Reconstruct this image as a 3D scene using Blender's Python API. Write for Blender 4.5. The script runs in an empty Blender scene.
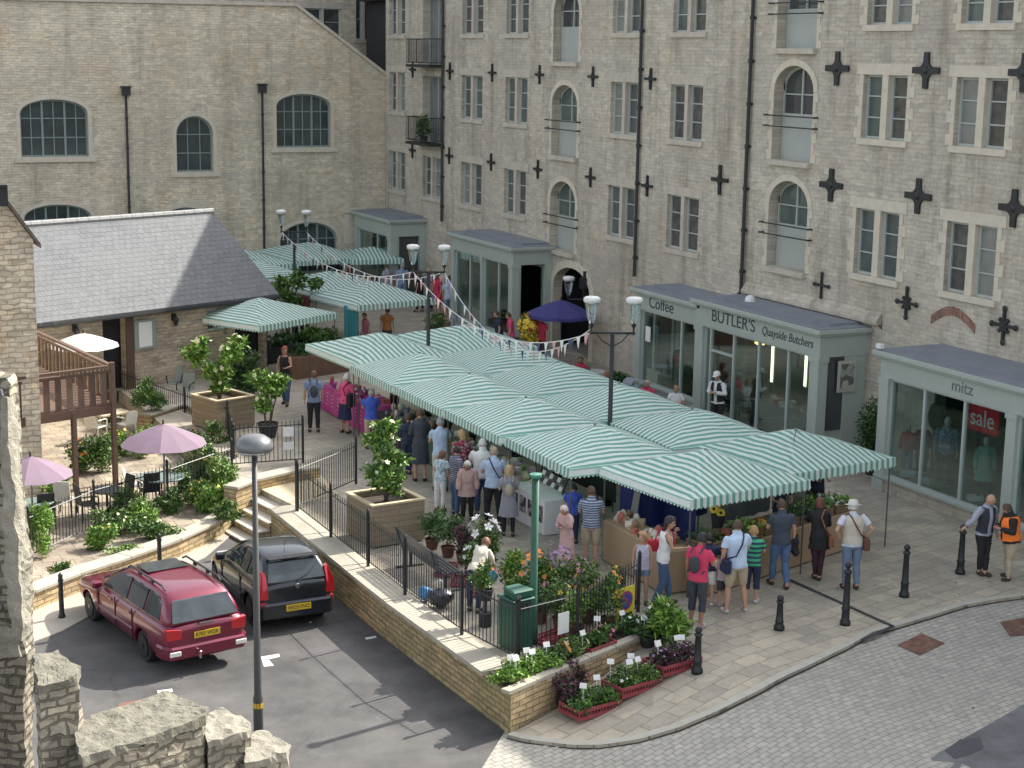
import bpy, bmesh, math, random
import numpy as np
from mathutils import Vector, Matrix
random.seed(7)
C = bpy.context.scene.collection
R = math.radians
# ------------------------------------------------------------ camera model (also used to lay things out in plan)
F=1650.; CXP,CYP=512,384; H=11.2
th=R(11.3); rl=R(0.9); yaw=R(26.0)
fw=Vector((math.sin(yaw)*math.cos(th), math.cos(yaw)*math.cos(th), -math.sin(th)))
r0=Vector((math.cos(yaw),-math.sin(yaw),0.)); u0=Vector((math.sin(yaw)*math.sin(th), math.cos(yaw)*math.sin(th), math.cos(th)))
rt=math.cos(rl)*r0+math.sin(rl)*u0; up=-math.sin(rl)*r0+math.cos(rl)*u0
def ray(px,py): return fw+rt*((px-CXP)/F)+up*((CYP-py)/F)
def P(px,py,z=0.):
    d=ray(px,py); t=(z-H)/d.z; return Vector((d.x*t,d.y*t,z))
def PX(px,py,x):
    d=ray(px,py); t=x/d.x; return Vector((x,d.y*t,H+d.z*t))
def PY(px,py,y):
    d=ray(px,py); t=y/d.y; return Vector((d.x*t,y,H+d.z*t))
def PP(px,py,O,N):
    d=ray(px,py); c=Vector((0,0,H)); t=(O-c).dot(N)/d.dot(N); return c+d*t
def pj(p):
    v=Vector(p)-Vector((0,0,H)); D=v.dot(fw); return CXP+F*v.dot(rt)/D, CYP-F*v.dot(up)/D
def ss(t): t=max(0.,min(1.,t)); return t*t*(3-2*t)
def g(x,y=0): return -.74*(1-ss((x-12.)/5.5))
def G(px,py):
    z=0.
    for _ in range(25): q=P(px,py,z); z=g(q.x)
    return Vector((q.x,q.y,z))
def zat(x,y,py):           # height of the point above (x,y) seen at image row py
    lo,hi=-2.,12.
    for _ in range(40):
        m=(lo+hi)/2
        if pj((x,y,m))[1]>py: lo=m
        else: hi=m
    return lo
# ------------------------------------------------------------ materials
MATS={}
def nd(nt,t,**k):
    n=nt.nodes.new(t)
    for a,b in k.items():
        if a[0]=='_': setattr(n,a[1:],b)
    return n
def base(name):
    m=bpy.data.materials.new(name); m.use_nodes=True; nt=m.node_tree
    return m,nt,nt.nodes['Principled BSDF']
def rgb(c): return (c[0],c[1],c[2],1)
def mat(name,col,rough=.7,metal=0.,var=.18,scale=6.,bump=0.,bscale=40.,spec=None,coat=0.,emis=None,alpha=None):
    if name in MATS: return MATS[name]
    m,nt,b=base(name); L=nt.links
    tc=nd(nt,'ShaderNodeTexCoord'); no=nd(nt,'ShaderNodeTexNoise'); no.inputs['Scale'].default_value=scale; no.inputs['Detail'].default_value=5
    L.new(tc.outputs['Object'],no.inputs['Vector'])
    mx=nd(nt,'ShaderNodeMix'); mx.data_type='RGBA'
    mx.inputs[6].default_value=rgb([c*(1-var) for c in col]); mx.inputs[7].default_value=rgb([min(1,c*(1+var)) for c in col])
    L.new(no.outputs['Fac'],mx.inputs[0]); L.new(mx.outputs[2],b.inputs['Base Color'])
    b.inputs['Roughness'].default_value=rough; b.inputs['Metallic'].default_value=metal
    if spec is not None: b.inputs['Specular IOR Level'].default_value=spec
    if coat: b.inputs['Coat Weight'].default_value=coat; b.inputs['Coat Roughness'].default_value=.05
    if emis: b.inputs['Emission Color'].default_value=rgb(col); b.inputs['Emission Strength'].default_value=emis
    if bump:
        n2=nd(nt,'ShaderNodeTexNoise'); n2.inputs['Scale'].default_value=bscale; n2.inputs['Detail'].default_value=6
        L.new(tc.outputs['Object'],n2.inputs['Vector'])
        bp=nd(nt,'ShaderNodeBump'); bp.inputs['Strength'].default_value=bump; bp.inputs['Distance'].default_value=.02
        L.new(n2.outputs['Fac'],bp.inputs['Height']); L.new(bp.outputs['Normal'],b.inputs['Normal'])
    MATS[name]=m; return m
def masonry(name,axis,c1,c2,mortar,bw,rh,ms=.012,bump=.6,rub=0.,rot=0.,rough=.9,patch=.35,big=None,squash=1.,dirt=(.08,.08,.07),dirtamt=.35,offs=.5,vm=.75,fine=.2,streak=0.,ochre=0.):
    """coursed masonry in a vertical or horizontal plane. axis 'yz','xz','xy'"""
    if name in MATS: return MATS[name]
    m,nt,b=base(name); L=nt.links
    tc=nd(nt,'ShaderNodeTexCoord')
    mp=nd(nt,'ShaderNodeMapping'); mp.inputs['Rotation'].default_value=(0,0,rot); L.new(tc.outputs['Object'],mp.inputs['Vector'])
    sp=nd(nt,'ShaderNodeSeparateXYZ'); L.new(mp.outputs[0],sp.inputs[0])
    cb=nd(nt,'ShaderNodeCombineXYZ')
    a={'yz':('Y','Z'),'xz':('X','Z'),'xy':('X','Y')}[axis]
    L.new(sp.outputs[a[0]],cb.inputs['X']); L.new(sp.outputs[a[1]],cb.inputs['Y'])
    # wobble the courses
    nw=nd(nt,'ShaderNodeTexNoise'); nw.inputs['Scale'].default_value=2.2; nw.inputs['Detail'].default_value=3
    L.new(cb.outputs[0],nw.inputs['Vector'])
    sb=nd(nt,'ShaderNodeVectorMath',_operation='SUBTRACT'); L.new(nw.outputs['Color'],sb.inputs[0]); sb.inputs[1].default_value=(.5,.5,.5)
    sc=nd(nt,'ShaderNodeVectorMath',_operation='SCALE'); L.new(sb.outputs[0],sc.inputs[0]); sc.inputs['Scale'].default_value=.05+rub*.25
    ad=nd(nt,'ShaderNodeVectorMath',_operation='ADD'); L.new(cb.outputs[0],ad.inputs[0]); L.new(sc.outputs[0],ad.inputs[1])
    br=nd(nt,'ShaderNodeTexBrick'); br.offset=offs; br.squash=squash; br.squash_frequency=3
    L.new(ad.outputs[0],br.inputs['Vector'])
    br.inputs['Scale'].default_value=1.; br.inputs['Brick Width'].default_value=bw; br.inputs['Row Height'].default_value=rh
    br.inputs['Mortar Size'].default_value=ms; br.inputs['Mortar Smooth'].default_value=.4; br.inputs['Bias'].default_value=0.
    br.inputs['Color1'].default_value=rgb(c1); br.inputs['Color2'].default_value=rgb(c2); br.inputs['Mortar'].default_value=rgb(mortar)
    # second stone scale for rubble variety: voronoi cells tint
    vo=nd(nt,'ShaderNodeTexVoronoi'); vo.inputs['Scale'].default_value=1/(bw*.95)
    st=nd(nt,'ShaderNodeVectorMath',_operation='MULTIPLY'); st.inputs[1].default_value=(1,bw/rh*.9,1)
    L.new(ad.outputs[0],st.inputs[0]); L.new(st.outputs[0],vo.inputs['Vector'])
    sv=nd(nt,'ShaderNodeSeparateColor'); L.new(vo.outputs['Color'],sv.inputs[0])
    m1=nd(nt,'ShaderNodeMix'); m1.data_type='RGBA'; m1.blend_type='MULTIPLY'; m1.inputs[0].default_value=vm
    rp=nd(nt,'ShaderNodeValToRGB'); rp.color_ramp.elements[0].color=(.62,.60,.58,1); rp.color_ramp.elements[1].color=(1.25,1.2,1.12,1)
    L.new(sv.outputs[0],rp.inputs[0]); L.new(br.outputs['Color'],m1.inputs[6]); L.new(rp.outputs[0],m1.inputs[7])
    # broad weathering
    n2=nd(nt,'ShaderNodeTexNoise'); n2.inputs['Scale'].default_value=.35; n2.inputs['Detail'].default_value=8; n2.inputs['Roughness'].default_value=.65
    L.new(tc.outputs['Object'],n2.inputs['Vector'])
    r2=nd(nt,'ShaderNodeValToRGB'); r2.color_ramp.elements[0].position=.38; r2.color_ramp.elements[1].position=.68
    L.new(n2.outputs['Fac'],r2.inputs[0])
    m2=nd(nt,'ShaderNodeMix'); m2.data_type='RGBA'
    ma=nd(nt,'ShaderNodeMath',_operation='MULTIPLY'); ma.inputs[1].default_value=dirtamt; L.new(r2.outputs[0],ma.inputs[0])
    L.new(ma.outputs[0],m2.inputs[0]); L.new(m1.outputs[2],m2.inputs[6]); m2.inputs[7].default_value=rgb(dirt)
    n3=nd(nt,'ShaderNodeTexNoise'); n3.inputs['Scale'].default_value=9; n3.inputs['Detail'].default_value=8
    L.new(tc.outputs['Object'],n3.inputs['Vector'])
    r3=nd(nt,'ShaderNodeValToRGB'); r3.color_ramp.elements[0].color=(1-fine,1-fine,1-fine,1); r3.color_ramp.elements[1].color=(1+fine,1+fine,1+fine,1)
    L.new(n3.outputs['Fac'],r3.inputs[0])
    m3=nd(nt,'ShaderNodeMix'); m3.data_type='RGBA'; m3.blend_type='MULTIPLY'; m3.inputs[0].default_value=1
    srcc=m2.outputs[2]
    if ochre:
        no_=nd(nt,'ShaderNodeTexNoise'); no_.inputs['Scale'].default_value=.9; no_.inputs['Detail'].default_value=6; no_.inputs['Roughness'].default_value=.7; mpo=nd(nt,'ShaderNodeMapping'); mpo.inputs['Location'].default_value=(7,3,11); L.new(tc.outputs['Object'],mpo.inputs['Vector']); L.new(mpo.outputs[0],no_.inputs['Vector'])
        ro=nd(nt,'ShaderNodeValToRGB'); ro.color_ramp.elements[0].position=.52; ro.color_ramp.elements[1].position=.72; ro.color_ramp.elements[1].color=(ochre,ochre,ochre,1); L.new(no_.outputs['Fac'],ro.inputs[0])
        mo=nd(nt,'ShaderNodeMix'); mo.data_type='RGBA'; mo.blend_type='MULTIPLY'; L.new(ro.outputs[0],mo.inputs[0]); L.new(srcc,mo.inputs[6]); mo.inputs[7].default_value=(1.05,.82,.60,1); srcc=mo.outputs[2]
    if streak:
        mps=nd(nt,'ShaderNodeMapping'); mps.inputs['Scale'].default_value=(1.3,1.3,.16); L.new(tc.outputs['Object'],mps.inputs['Vector']); ns=nd(nt,'ShaderNodeTexNoise'); ns.inputs['Scale'].default_value=1.; ns.inputs['Detail'].default_value=7; ns.inputs['Roughness'].default_value=.65; L.new(mps.outputs[0],ns.inputs['Vector'])
        rs=nd(nt,'ShaderNodeValToRGB'); rs.color_ramp.elements[0].position=.5; rs.color_ramp.elements[1].position=.75; rs.color_ramp.elements[1].color=(streak,streak,streak,1); L.new(ns.outputs['Fac'],rs.inputs[0])
        mz=nd(nt,'ShaderNodeMix'); mz.data_type='RGBA'; mz.blend_type='MULTIPLY'; L.new(rs.outputs[0],mz.inputs[0]); L.new(srcc,mz.inputs[6]); mz.inputs[7].default_value=(.50,.48,.45,1); srcc=mz.outputs[2]
    L.new(srcc,m3.inputs[6]); L.new(r3.outputs[0],m3.inputs[7])
    L.new(m3.outputs[2],b.inputs['Base Color']); b.inputs['Roughness'].default_value=rough
    b.inputs['Specular IOR Level'].default_value=.25
    bp=nd(nt,'ShaderNodeBump'); bp.inputs['Strength'].default_value=bump; bp.inputs['Distance'].default_value=.03
    iv=nd(nt,'ShaderNodeMath',_operation='SUBTRACT'); iv.inputs[0].default_value=1; L.new(br.outputs['Fac'],iv.inputs[1])
    a2=nd(nt,'ShaderNodeMath',_operation='MULTIPLY_ADD'); L.new(n3.outputs['Fac'],a2.inputs[0]); a2.inputs[1].default_value=.7; L.new(iv.outputs[0],a2.inputs[2])
    a3=nd(nt,'ShaderNodeMath',_operation='MULTIPLY_ADD'); L.new(sv.outputs[1],a3.inputs[0]); a3.inputs[1].default_value=.5; L.new(a2.outputs[0],a3.inputs[2])
    L.new(a3.outputs[0],bp.inputs['Height']); L.new(bp.outputs['Normal'],b.inputs['Normal'])
    MATS[name]=m; return m
def glass(name,tint=(.8,.9,.88),mixf=.25):
    if name in MATS: return MATS[name]
    m=bpy.data.materials.new(name); m.use_nodes=True; nt=m.node_tree; nt.nodes.clear(); L=nt.links
    o=nd(nt,'ShaderNodeOutputMaterial'); mx=nd(nt,'ShaderNodeMixShader'); t=nd(nt,'ShaderNodeBsdfTransparent'); gl=nd(nt,'ShaderNodeBsdfGlossy')
    t.inputs[0].default_value=rgb(tint); gl.inputs['Roughness'].default_value=.03; gl.inputs[0].default_value=(.9,.95,.95,1)
    lw=nd(nt,'ShaderNodeLayerWeight'); lw.inputs[0].default_value=.5
    ma=nd(nt,'ShaderNodeMath',_operation='MULTIPLY_ADD'); L.new(lw.outputs['Fresnel'],ma.inputs[0]); ma.inputs[1].default_value=.35; ma.inputs[2].default_value=mixf*.35
    L.new(ma.outputs[0],mx.inputs[0]); L.new(t.outputs[0],mx.inputs[1]); L.new(gl.outputs[0],mx.inputs[2]); L.new(mx.outputs[0],o.inputs[0])
    MATS[name]=m; return m
def stripes(name,cols,axis,period,duty=.5,rough=.75,noise=.0,transl=0.,wob=0.):
    """two-colour stripes in object space along axis"""
    if name in MATS: return MATS[name]
    m,nt,b=base(name); L=nt.links
    tc=nd(nt,'ShaderNodeTexCoord'); sp=nd(nt,'ShaderNodeSeparateXYZ')
    L.new(tc.outputs['Object'],sp.inputs[0])
    ma=nd(nt,'ShaderNodeMath',_operation='MULTIPLY'); ma.inputs[1].default_value=1/period; L.new(sp.outputs[axis],ma.inputs[0])
    ad=nd(nt,'ShaderNodeMath',_operation='ADD'); L.new(ma.outputs[0],ad.inputs[0]); ad.inputs[1].default_value=100.25
    if wob:
        no=nd(nt,'ShaderNodeTexNoise'); no.inputs['Scale'].default_value=1.1; no.inputs['Detail'].default_value=2; L.new(tc.outputs['Object'],no.inputs['Vector'])
        w2=nd(nt,'ShaderNodeMath',_operation='MULTIPLY_ADD'); w2.inputs[1].default_value=wob; L.new(no.outputs['Fac'],w2.inputs[0]); L.new(ma.outputs[0],w2.inputs[2]); L.new(w2.outputs[0],ad.inputs[0])
    fr=nd(nt,'ShaderNodeMath',_operation='FRACT'); L.new(ad.outputs[0],fr.inputs[0])
    gt=nd(nt,'ShaderNodeMath',_operation='GREATER_THAN'); gt.inputs[1].default_value=duty; L.new(fr.outputs[0],gt.inputs[0])
    mx=nd(nt,'ShaderNodeMix'); mx.data_type='RGBA'; L.new(gt.outputs[0],mx.inputs[0])
    mx.inputs[6].default_value=rgb(cols[0]); mx.inputs[7].default_value=rgb(cols[1])
    n3=nd(nt,'ShaderNodeTexNoise'); n3.inputs['Scale'].default_value=3; n3.inputs['Detail'].default_value=5; L.new(tc.outputs['Object'],n3.inputs['Vector'])
    r3=nd(nt,'ShaderNodeValToRGB'); r3.color_ramp.elements[0].color=(.82,.83,.82,1); r3.color_ramp.elements[1].color=(1.08,1.08,1.08,1); L.new(n3.outputs['Fac'],r3.inputs[0])
    m3=nd(nt,'ShaderNodeMix'); m3.data_type='RGBA'; m3.blend_type='MULTIPLY'; m3.inputs[0].default_value=1
    L.new(mx.outputs[2],m3.inputs[6]); L.new(r3.outputs[0],m3.inputs[7]); L.new(m3.outputs[2],b.inputs['Base Color'])
    b.inputs['Roughness'].default_value=rough
    if transl:
        tr=nd(nt,'ShaderNodeBsdfTranslucent'); L.new(m3.outputs[2],tr.inputs[0]); ms=nd(nt,'ShaderNodeMixShader'); ms.inputs[0].default_value=transl
        L.new(b.outputs[0],ms.inputs[1]); L.new(tr.outputs[0],ms.inputs[2]); L.new(ms.outputs[0],nt.nodes['Material Output'].inputs[0])
    MATS[name]=m; return m
def checks(name,c1,c2,c3,s=.07):
    if name in MATS: return MATS[name]
    m,nt,b=base(name); L=nt.links
    tc=nd(nt,'ShaderNodeTexCoord'); vo=nd(nt,'ShaderNodeTexVoronoi'); vo.inputs['Scale'].default_value=1/s; L.new(tc.outputs['Object'],vo.inputs['Vector'])
    sv=nd(nt,'ShaderNodeSeparateColor'); L.new(vo.outputs['Color'],sv.inputs[0])
    rp=nd(nt,'ShaderNodeValToRGB'); rp.color_ramp.interpolation='CONSTANT'; e=rp.color_ramp.elements; e[0].color=rgb(c1); e[1].position=.45; e[1].color=rgb(c2); n=e.new(.75); n.color=rgb(c3)
    L.new(sv.outputs[0],rp.inputs[0]); L.new(rp.outputs[0],b.inputs['Base Color']); b.inputs['Roughness'].default_value=.85
    MATS[name]=m; return m
# ------------------------------------------------------------ mesh builder
def rotm(rx=0,ry=0,rz=0): return Matrix.Rotation(rz,3,'Z')@Matrix.Rotation(ry,3,'Y')@Matrix.Rotation(rx,3,'X')
class MB:
    def __init__(s): s.v=[]; s.f=[]; s.m=[]
    def add(s,vs,fs,mi=0):
        o=len(s.v); s.v+= [tuple(v) for v in vs]; s.f+=[tuple(i+o for i in f) for f in fs]; s.m+=[mi]*len(fs); return s
    def box(s,c,sz,rz=0.,mi=0,rx=0.,ry=0.):
        M=rotm(rx,ry,rz); c=Vector(c); h=Vector(sz)/2
        vs=[c+M@Vector((x*h.x,y*h.y,z*h.z)) for x in(-1,1) for y in(-1,1) for z in(-1,1)]
        return s.add(vs,[(0,1,3,2),(4,6,7,5),(0,4,5,1),(2,3,7,6),(0,2,6,4),(1,5,7,3)],mi)
    def bb(s,x0,x1,y0,y1,z0,z1,mi=0): return s.box(((x0+x1)/2,(y0+y1)/2,(z0+z1)/2),(abs(x1-x0),abs(y1-y0),abs(z1-z0)),0,mi)
    def tube(s,pts,r,n=8,mi=0,cap=True):
        pts=[Vector(p) for p in pts]; k=len(pts); rs=r if isinstance(r,(list,tuple)) else [r]*k
        vs=[];ref=None
        for i,p in enumerate(pts):
            d=(pts[min(i+1,k-1)]-pts[max(i-1,0)]).normalized()
            if ref is None: ref=Vector((0,0,1)) if abs(d.z)<.9 else Vector((1,0,0))
            a=d.cross(ref).normalized(); b=a.cross(d).normalized(); ref=b
            for j in range(n):
                t=2*math.pi*j/n; vs.append(p+(a*math.cos(t)+b*math.sin(t))*rs[i])
        fs=[(i*n+j,i*n+(j+1)%n,(i+1)*n+(j+1)%n,(i+1)*n+j) for i in range(k-1) for j in range(n)]
        if cap: fs+=[tuple(range(n-1,-1,-1)),tuple((k-1)*n+j for j in range(n))]
        return s.add(vs,fs,mi)
    def lathe(s,prof,c=(0,0,0),n=16,mi=0,sx=1.,sy=1.,M=None):
        c=Vector(c); vs=[]
        for r,z in prof:
            for j in range(n):
                t=2*math.pi*j/n; p=Vector((r*math.cos(t)*sx,r*math.sin(t)*sy,z)); vs.append(c+(M@p if M else p))
        k=len(prof); fs=[(i*n+j,i*n+(j+1)%n,(i+1)*n+(j+1)%n,(i+1)*n+j) for i in range(k-1) for j in range(n)]
        fs+=[tuple(range(n-1,-1,-1)),tuple((k-1)*n+j for j in range(n))]
        return s.add(vs,fs,mi)
    def ell(s,c,r,n=12,k=8,mi=0,M=None):
        pr=[(max(1e-3,math.sin(math.pi*i/k)),-math.cos(math.pi*i/k)) for i in range(k+1)]
        c=Vector(c); vs=[];
        for a,z in pr:
            for j in range(n):
                t=2*math.pi*j/n; p=Vector((a*math.cos(t)*r[0],a*math.sin(t)*r[1],z*r[2])); vs.append(c+(M@p if M else p))
        fs=[(i*n+j,i*n+(j+1)%n,(i+1)*n+(j+1)%n,(i+1)*n+j) for i in range(k) for j in range(n)]
        fs+=[tuple(range(n-1,-1,-1)),tuple(k*n+j for j in range(n))]
        return s.add(vs,fs,mi)
    def prism(s,poly,z0,z1,mi=0):          # horizontal polygon, z0/z1 numbers or lists
        n=len(poly); a=z0 if isinstance(z0,list) else [z0]*n; b=z1 if isinstance(z1,list) else [z1]*n
        vs=[(p[0],p[1],a[i]) for i,p in enumerate(poly)]+[(p[0],p[1],b[i]) for i,p in enumerate(poly)]
        fs=[tuple(range(n-1,-1,-1)),tuple(range(n,2*n))]+[(i,(i+1)%n,(i+1)%n+n,i+n) for i in range(n)]
        return s.add(vs,fs,mi)
    def ext(s,pts,off,mi=0):               # planar polygon extruded by vector
        n=len(pts); off=Vector(off); vs=[Vector(p) for p in pts]+[Vector(p)+off for p in pts]
        fs=[tuple(range(n-1,-1,-1)),tuple(range(n,2*n))]+[(i,(i+1)%n,(i+1)%n+n,i+n) for i in range(n)]
        return s.add(vs,fs,mi)
    def quads(s,A,mi):                      # numpy (n,4,3)
        n=len(A); o=len(s.v); s.v+=[tuple(p) for p in A.reshape(-1,3).tolist()]; s.f+=[(o+4*i,o+4*i+1,o+4*i+2,o+4*i+3) for i in range(n)]; s.m+= list(mi) if hasattr(mi,'__len__') else [mi]*n
        return s
    def build(s,name,mats,parent=None,smooth=False,local=False,recalc=True,bevel=0.):
        off=Vector((0,0,0))
        if parent is not None and not local:
            q=parent
            while q: off+=q.location; q=q.parent
        me=bpy.data.meshes.new(name); me.from_pydata([tuple(Vector(v)-off) for v in s.v],[],s.f)
        if not isinstance(mats,(list,tuple)): mats=[mats]
        for m in mats: me.materials.append(m)
        if len(mats)>1: me.polygons.foreach_set('material_index',s.m)
        if recalc:
            bm=bmesh.new(); bm.from_mesh(me); bmesh.ops.recalc_face_normals(bm,faces=bm.faces)
            if bevel: bmesh.ops.bevel(bm,geom=[e for e in bm.edges if e.calc_face_angle(0)>.6],offset=bevel,segments=1,affect='EDGES')
            bm.to_mesh(me); bm.free()
        if smooth: me.polygons.foreach_set('use_smooth',[True]*len(me.polygons))
        me.update(); o=bpy.data.objects.new(name,me); C.objects.link(o)
        if parent is not None: o.parent=parent
        return o
def tag(o,label=None,cat=None,group=None,kind=None):
    if label: o['label']=label
    if cat: o['category']=cat
    if group: o['group']=group
    if kind: o['kind']=kind
    return o
def thing(name,label,cat,loc=(0,0,0),rz=0.,group=None):
    o=bpy.data.objects.new(name,None); C.objects.link(o); o.location=loc; o.rotation_euler=(0,0,rz); o.empty_display_size=.2
    return tag(o,label,cat,group)
def copy_tree(o,parent=None):
    c=o.copy(); C.objects.link(c); c.parent=parent
    for ch in list(o.children): copy_tree(ch,c)
    return c
def text(name,s,size,mt,parent,loc,rot,extr=.004,sx=1.,shear=0.,label=None):
    cu=bpy.data.curves.new(name,'FONT'); cu.body=s; cu.size=size; cu.extrude=extr; cu.align_x='CENTER'; cu.align_y='CENTER'; cu.shear=shear
    t=bpy.data.objects.new('tmp',cu); C.objects.link(t); dg=bpy.context.evaluated_depsgraph_get(); me=bpy.data.meshes.new_from_object(t.evaluated_get(dg))
    bpy.data.objects.remove(t); me.materials.clear(); me.materials.append(mt); me.name=name
    o=bpy.data.objects.new(name,me); C.objects.link(o); o.parent=parent; o.location=loc; o.rotation_euler=rot; o.scale=(sx,1,1)
    if label: o['label']=label
    return o
# frame on a vertical plane: u along, v up, d outwards
class FR:
    def __init__(s,O,U,N): s.O=Vector(O); s.U=Vector(U).normalized(); s.N=Vector(N).normalized()
    def p(s,u,v,d=0.): return s.O+s.U*u+Vector((0,0,v))+s.N*d
    def box(s,mb,u0,u1,v0,v1,d0,d1,mi=0):
        c=[s.p(u,v,d) for u in(u0,u1) for v in(v0,v1) for d in(d0,d1)]
        return mb.add(c,[(0,1,3,2),(4,6,7,5),(0,4,5,1),(2,3,7,6),(0,2,6,4),(1,5,7,3)],mi)
def arch(ua,ub,vs,rise,n=12):          # points from left spring to right spring
    c=(ua+ub)/2; a=(ub-ua)/2; return [(c-a*math.cos(math.pi*i/n),vs+rise*math.sin(math.pi*i/n)) for i in range(n+1)]
def wall(mb,fr,u0,u1,v0,v1,ops,depth=.25,mi=0,top=None):
    """wall face with real openings. ops: (ua,ub,va,vb,rise). top: optional f(u) upper profile breakpoints list [(u,v)]"""
    us=sorted(set([u0,u1]+[o[0] for o in ops]+[o[1] for o in ops])); vs=sorted(set([v0,v1]+[o[2] for o in ops]+[o[3] for o in ops]))
    for i in range(len(us)-1):
        for j in range(len(vs)-1):
            a,b,c,d=us[i],us[i+1],vs[j],vs[j+1]; cu,cv=(a+b)/2,(c+d)/2
            if any(o[0]<cu<o[1] and o[2]<cv<o[3] for o in ops): continue
            mb.add([fr.p(a,c),fr.p(b,c),fr.p(b,d),fr.p(a,d)],[(0,1,2,3)],mi)
    for (a,b,c,d,r) in ops:
        out=[(a,c),(b,c)]
        if r>0:
            ar=arch(a,b,d-r,r)
            out+= ar[::-1]
            n=len(ar); m=n//2
            for i in range(m): mb.add([fr.p(a,d),fr.p(*ar[i]),fr.p(*ar[i+1])],[(0,1,2)],mi)
            for i in range(m,n-1): mb.add([fr.p(b,d),fr.p(*ar[i]),fr.p(*ar[i+1])],[(0,1,2)],mi)
        else: out+=[(b,d),(a,d)]
        k=len(out); V=[fr.p(*q) for q in out]+[fr.p(q[0],q[1],-depth) for q in out]
        mb.add(V,[(i,(i+1)%k,(i+1)%k+k,i+k) for i in range(k)],mi)
# foliage ---------------------------------------------------
RNG=np.random.default_rng(11)
def leafquads(cen,size,rng=RNG,aspect=1.9,upb=.3):
    n=len(cen); d=rng.normal(size=(n,3)); d[:,2]=d[:,2]*.7+upb; d/=np.linalg.norm(d,axis=1)[:,None]
    e=rng.normal(size=(n,3)); e-= (e*d).sum(1)[:,None]*d; e/=np.linalg.norm(e,axis=1)[:,None]
    s=size*(.6+.8*rng.random(n))[:,None]
    a=cen; b=cen+d*s*.5*aspect*.5+e*s*.42; c=cen+d*s*aspect*.5*1.0; f=cen+d*s*.25*aspect-e*s*.42
    c=cen+d*s*aspect
    return np.stack([a,b,c,f],1)
def blob(cen,rad,n,clumps=7,spread=.55,rng=RNG):
    cen=np.array(cen,float); rad=np.array(rad,float)
    d=rng.normal(size=(clumps,3)); d/=np.linalg.norm(d,axis=1)[:,None]; cc=cen+d*rad*(.35+.5*rng.random((clumps,1)))
    idx=rng.integers(0,clumps,n); q=rng.normal(size=(n,3)); q/=np.linalg.norm(q,axis=1)[:,None]
    return cc[idx]+q*rad*spread*(rng.random((n,1))**.45)
# ------------------------------------------------------------ materials used widely
cream1,cream2=(.47,.42,.33),(.32,.29,.235); mort=(.34,.31,.26)
M_fac=masonry('limestone_coursed_x','yz',(.60,.56,.47),(.53,.49,.41),(.46,.425,.355),.32,.12,.010,.5,rub=.2,dirt=(.36,.325,.275),dirtamt=.6,vm=.45,fine=.12,streak=.9,ochre=.3,squash=.7)
M_back=masonry('limestone_rubble_y','xz',(.80,.73,.58),(.70,.635,.505),(.64,.58,.46),.30,.115,.014,.8,rub=.4,dirt=(.40,.35,.27),dirtamt=.5,vm=.5,fine=.15,streak=.8,ochre=.5,squash=.7)
M_slw=masonry('slate_house_stone','xz',(.56,.48,.37),(.44,.385,.30),(.38,.34,.27),.34,.12,.014,.7,rub=.1,dirt=(.2,.17,.13))
M_ret=masonry('retaining_brick_stone','yz',(.56,.41,.22),(.42,.32,.19),(.26,.21,.13),.34,.11,.014,.8,rub=.06,dirt=(.13,.15,.07),dirtamt=.6)
M_retx=masonry('retaining_front_stone','xz',(.56,.42,.24),(.43,.33,.21),(.27,.22,.14),.34,.11,.014,.8,rub=.06,dirt=(.13,.15,.08),dirtamt=.3)
M_rub=masonry('old_rubble','xz',(.40,.365,.29),(.27,.25,.205),(.15,.135,.11),.24,.12,.02,1.0,rub=1.,dirt=(.16,.15,.12),dirtamt=.55)
M_rubr=masonry('old_rubble_r','yz',(.5,.46,.37),(.34,.31,.26),(.22,.2,.17),.33,.16,.02,1.0,rub=.9,dirt=(.15,.13,.11),dirtamt=.4)
M_ash=mat('dressed_stone',(.60,.54,.435),.85,var=.2,scale=4,bump=.3,bscale=25)
M_ashd=mat('dressed_stone_grey',(.50,.455,.375),.85,var=.3,scale=3,bump=.3,bscale=25)
M_cop=mat('coping_stone',(.40,.37,.295),.9,var=.25,scale=2,bump=.3,bscale=20)
M_green=mat('sage_paint',(.38,.43,.385),.5,var=.1,scale=3)
M_greend=mat('sage_paint_dull',(.26,.31,.28),.5,var=.1,scale=3)
M_win=mat('window_paint',(.42,.46,.43),.5,var=.1)
M_door=mat('door_paint',(.38,.41,.375),.5,var=.12)
M_pane=mat('dark_window_glass',(.045,.055,.06),.05,var=.6,scale=.8,spec=.9)
M_panel=mat('pale_window_glass',(.16,.18,.18),.08,var=.5,scale=1.2,spec=.9)
M_lead=mat('lead_roof',(.22,.24,.27),.6,var=.25,scale=1.5)
M_iron=mat('black_iron',(.018,.02,.022),.5,var=.3)
M_pipe=mat('pipe_iron',(.03,.03,.034),.6,var=.3)
M_dark=mat('dark_interior',(.03,.03,.032),.9,var=.3)
M_wood=mat('brown_wood',(.10,.06,.045),.75,var=.3,scale=9)
M_white=mat('white_paint',(.75,.75,.73),.5,var=.06)
M_glass=glass('shop_glass')
M_lampg=glass('lamp_glass',(.82,.86,.87),.7)
M_soil=mat('soil',(.05,.035,.025),.95,var=.4,scale=30,bump=.5)
LG=[mat('leaf_mid',(.07,.15,.03),.5,var=.3,scale=3),mat('leaf_light',(.17,.27,.05),.5,var=.25,scale=3),mat('leaf_dark',(.03,.075,.022),.55,var=.3,scale=3)]
LB=[mat('leaf_bright',(.13,.27,.03),.5,var=.25),mat('leaf_bright_l',(.24,.38,.06),.5,var=.2),LG[0]]
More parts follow.
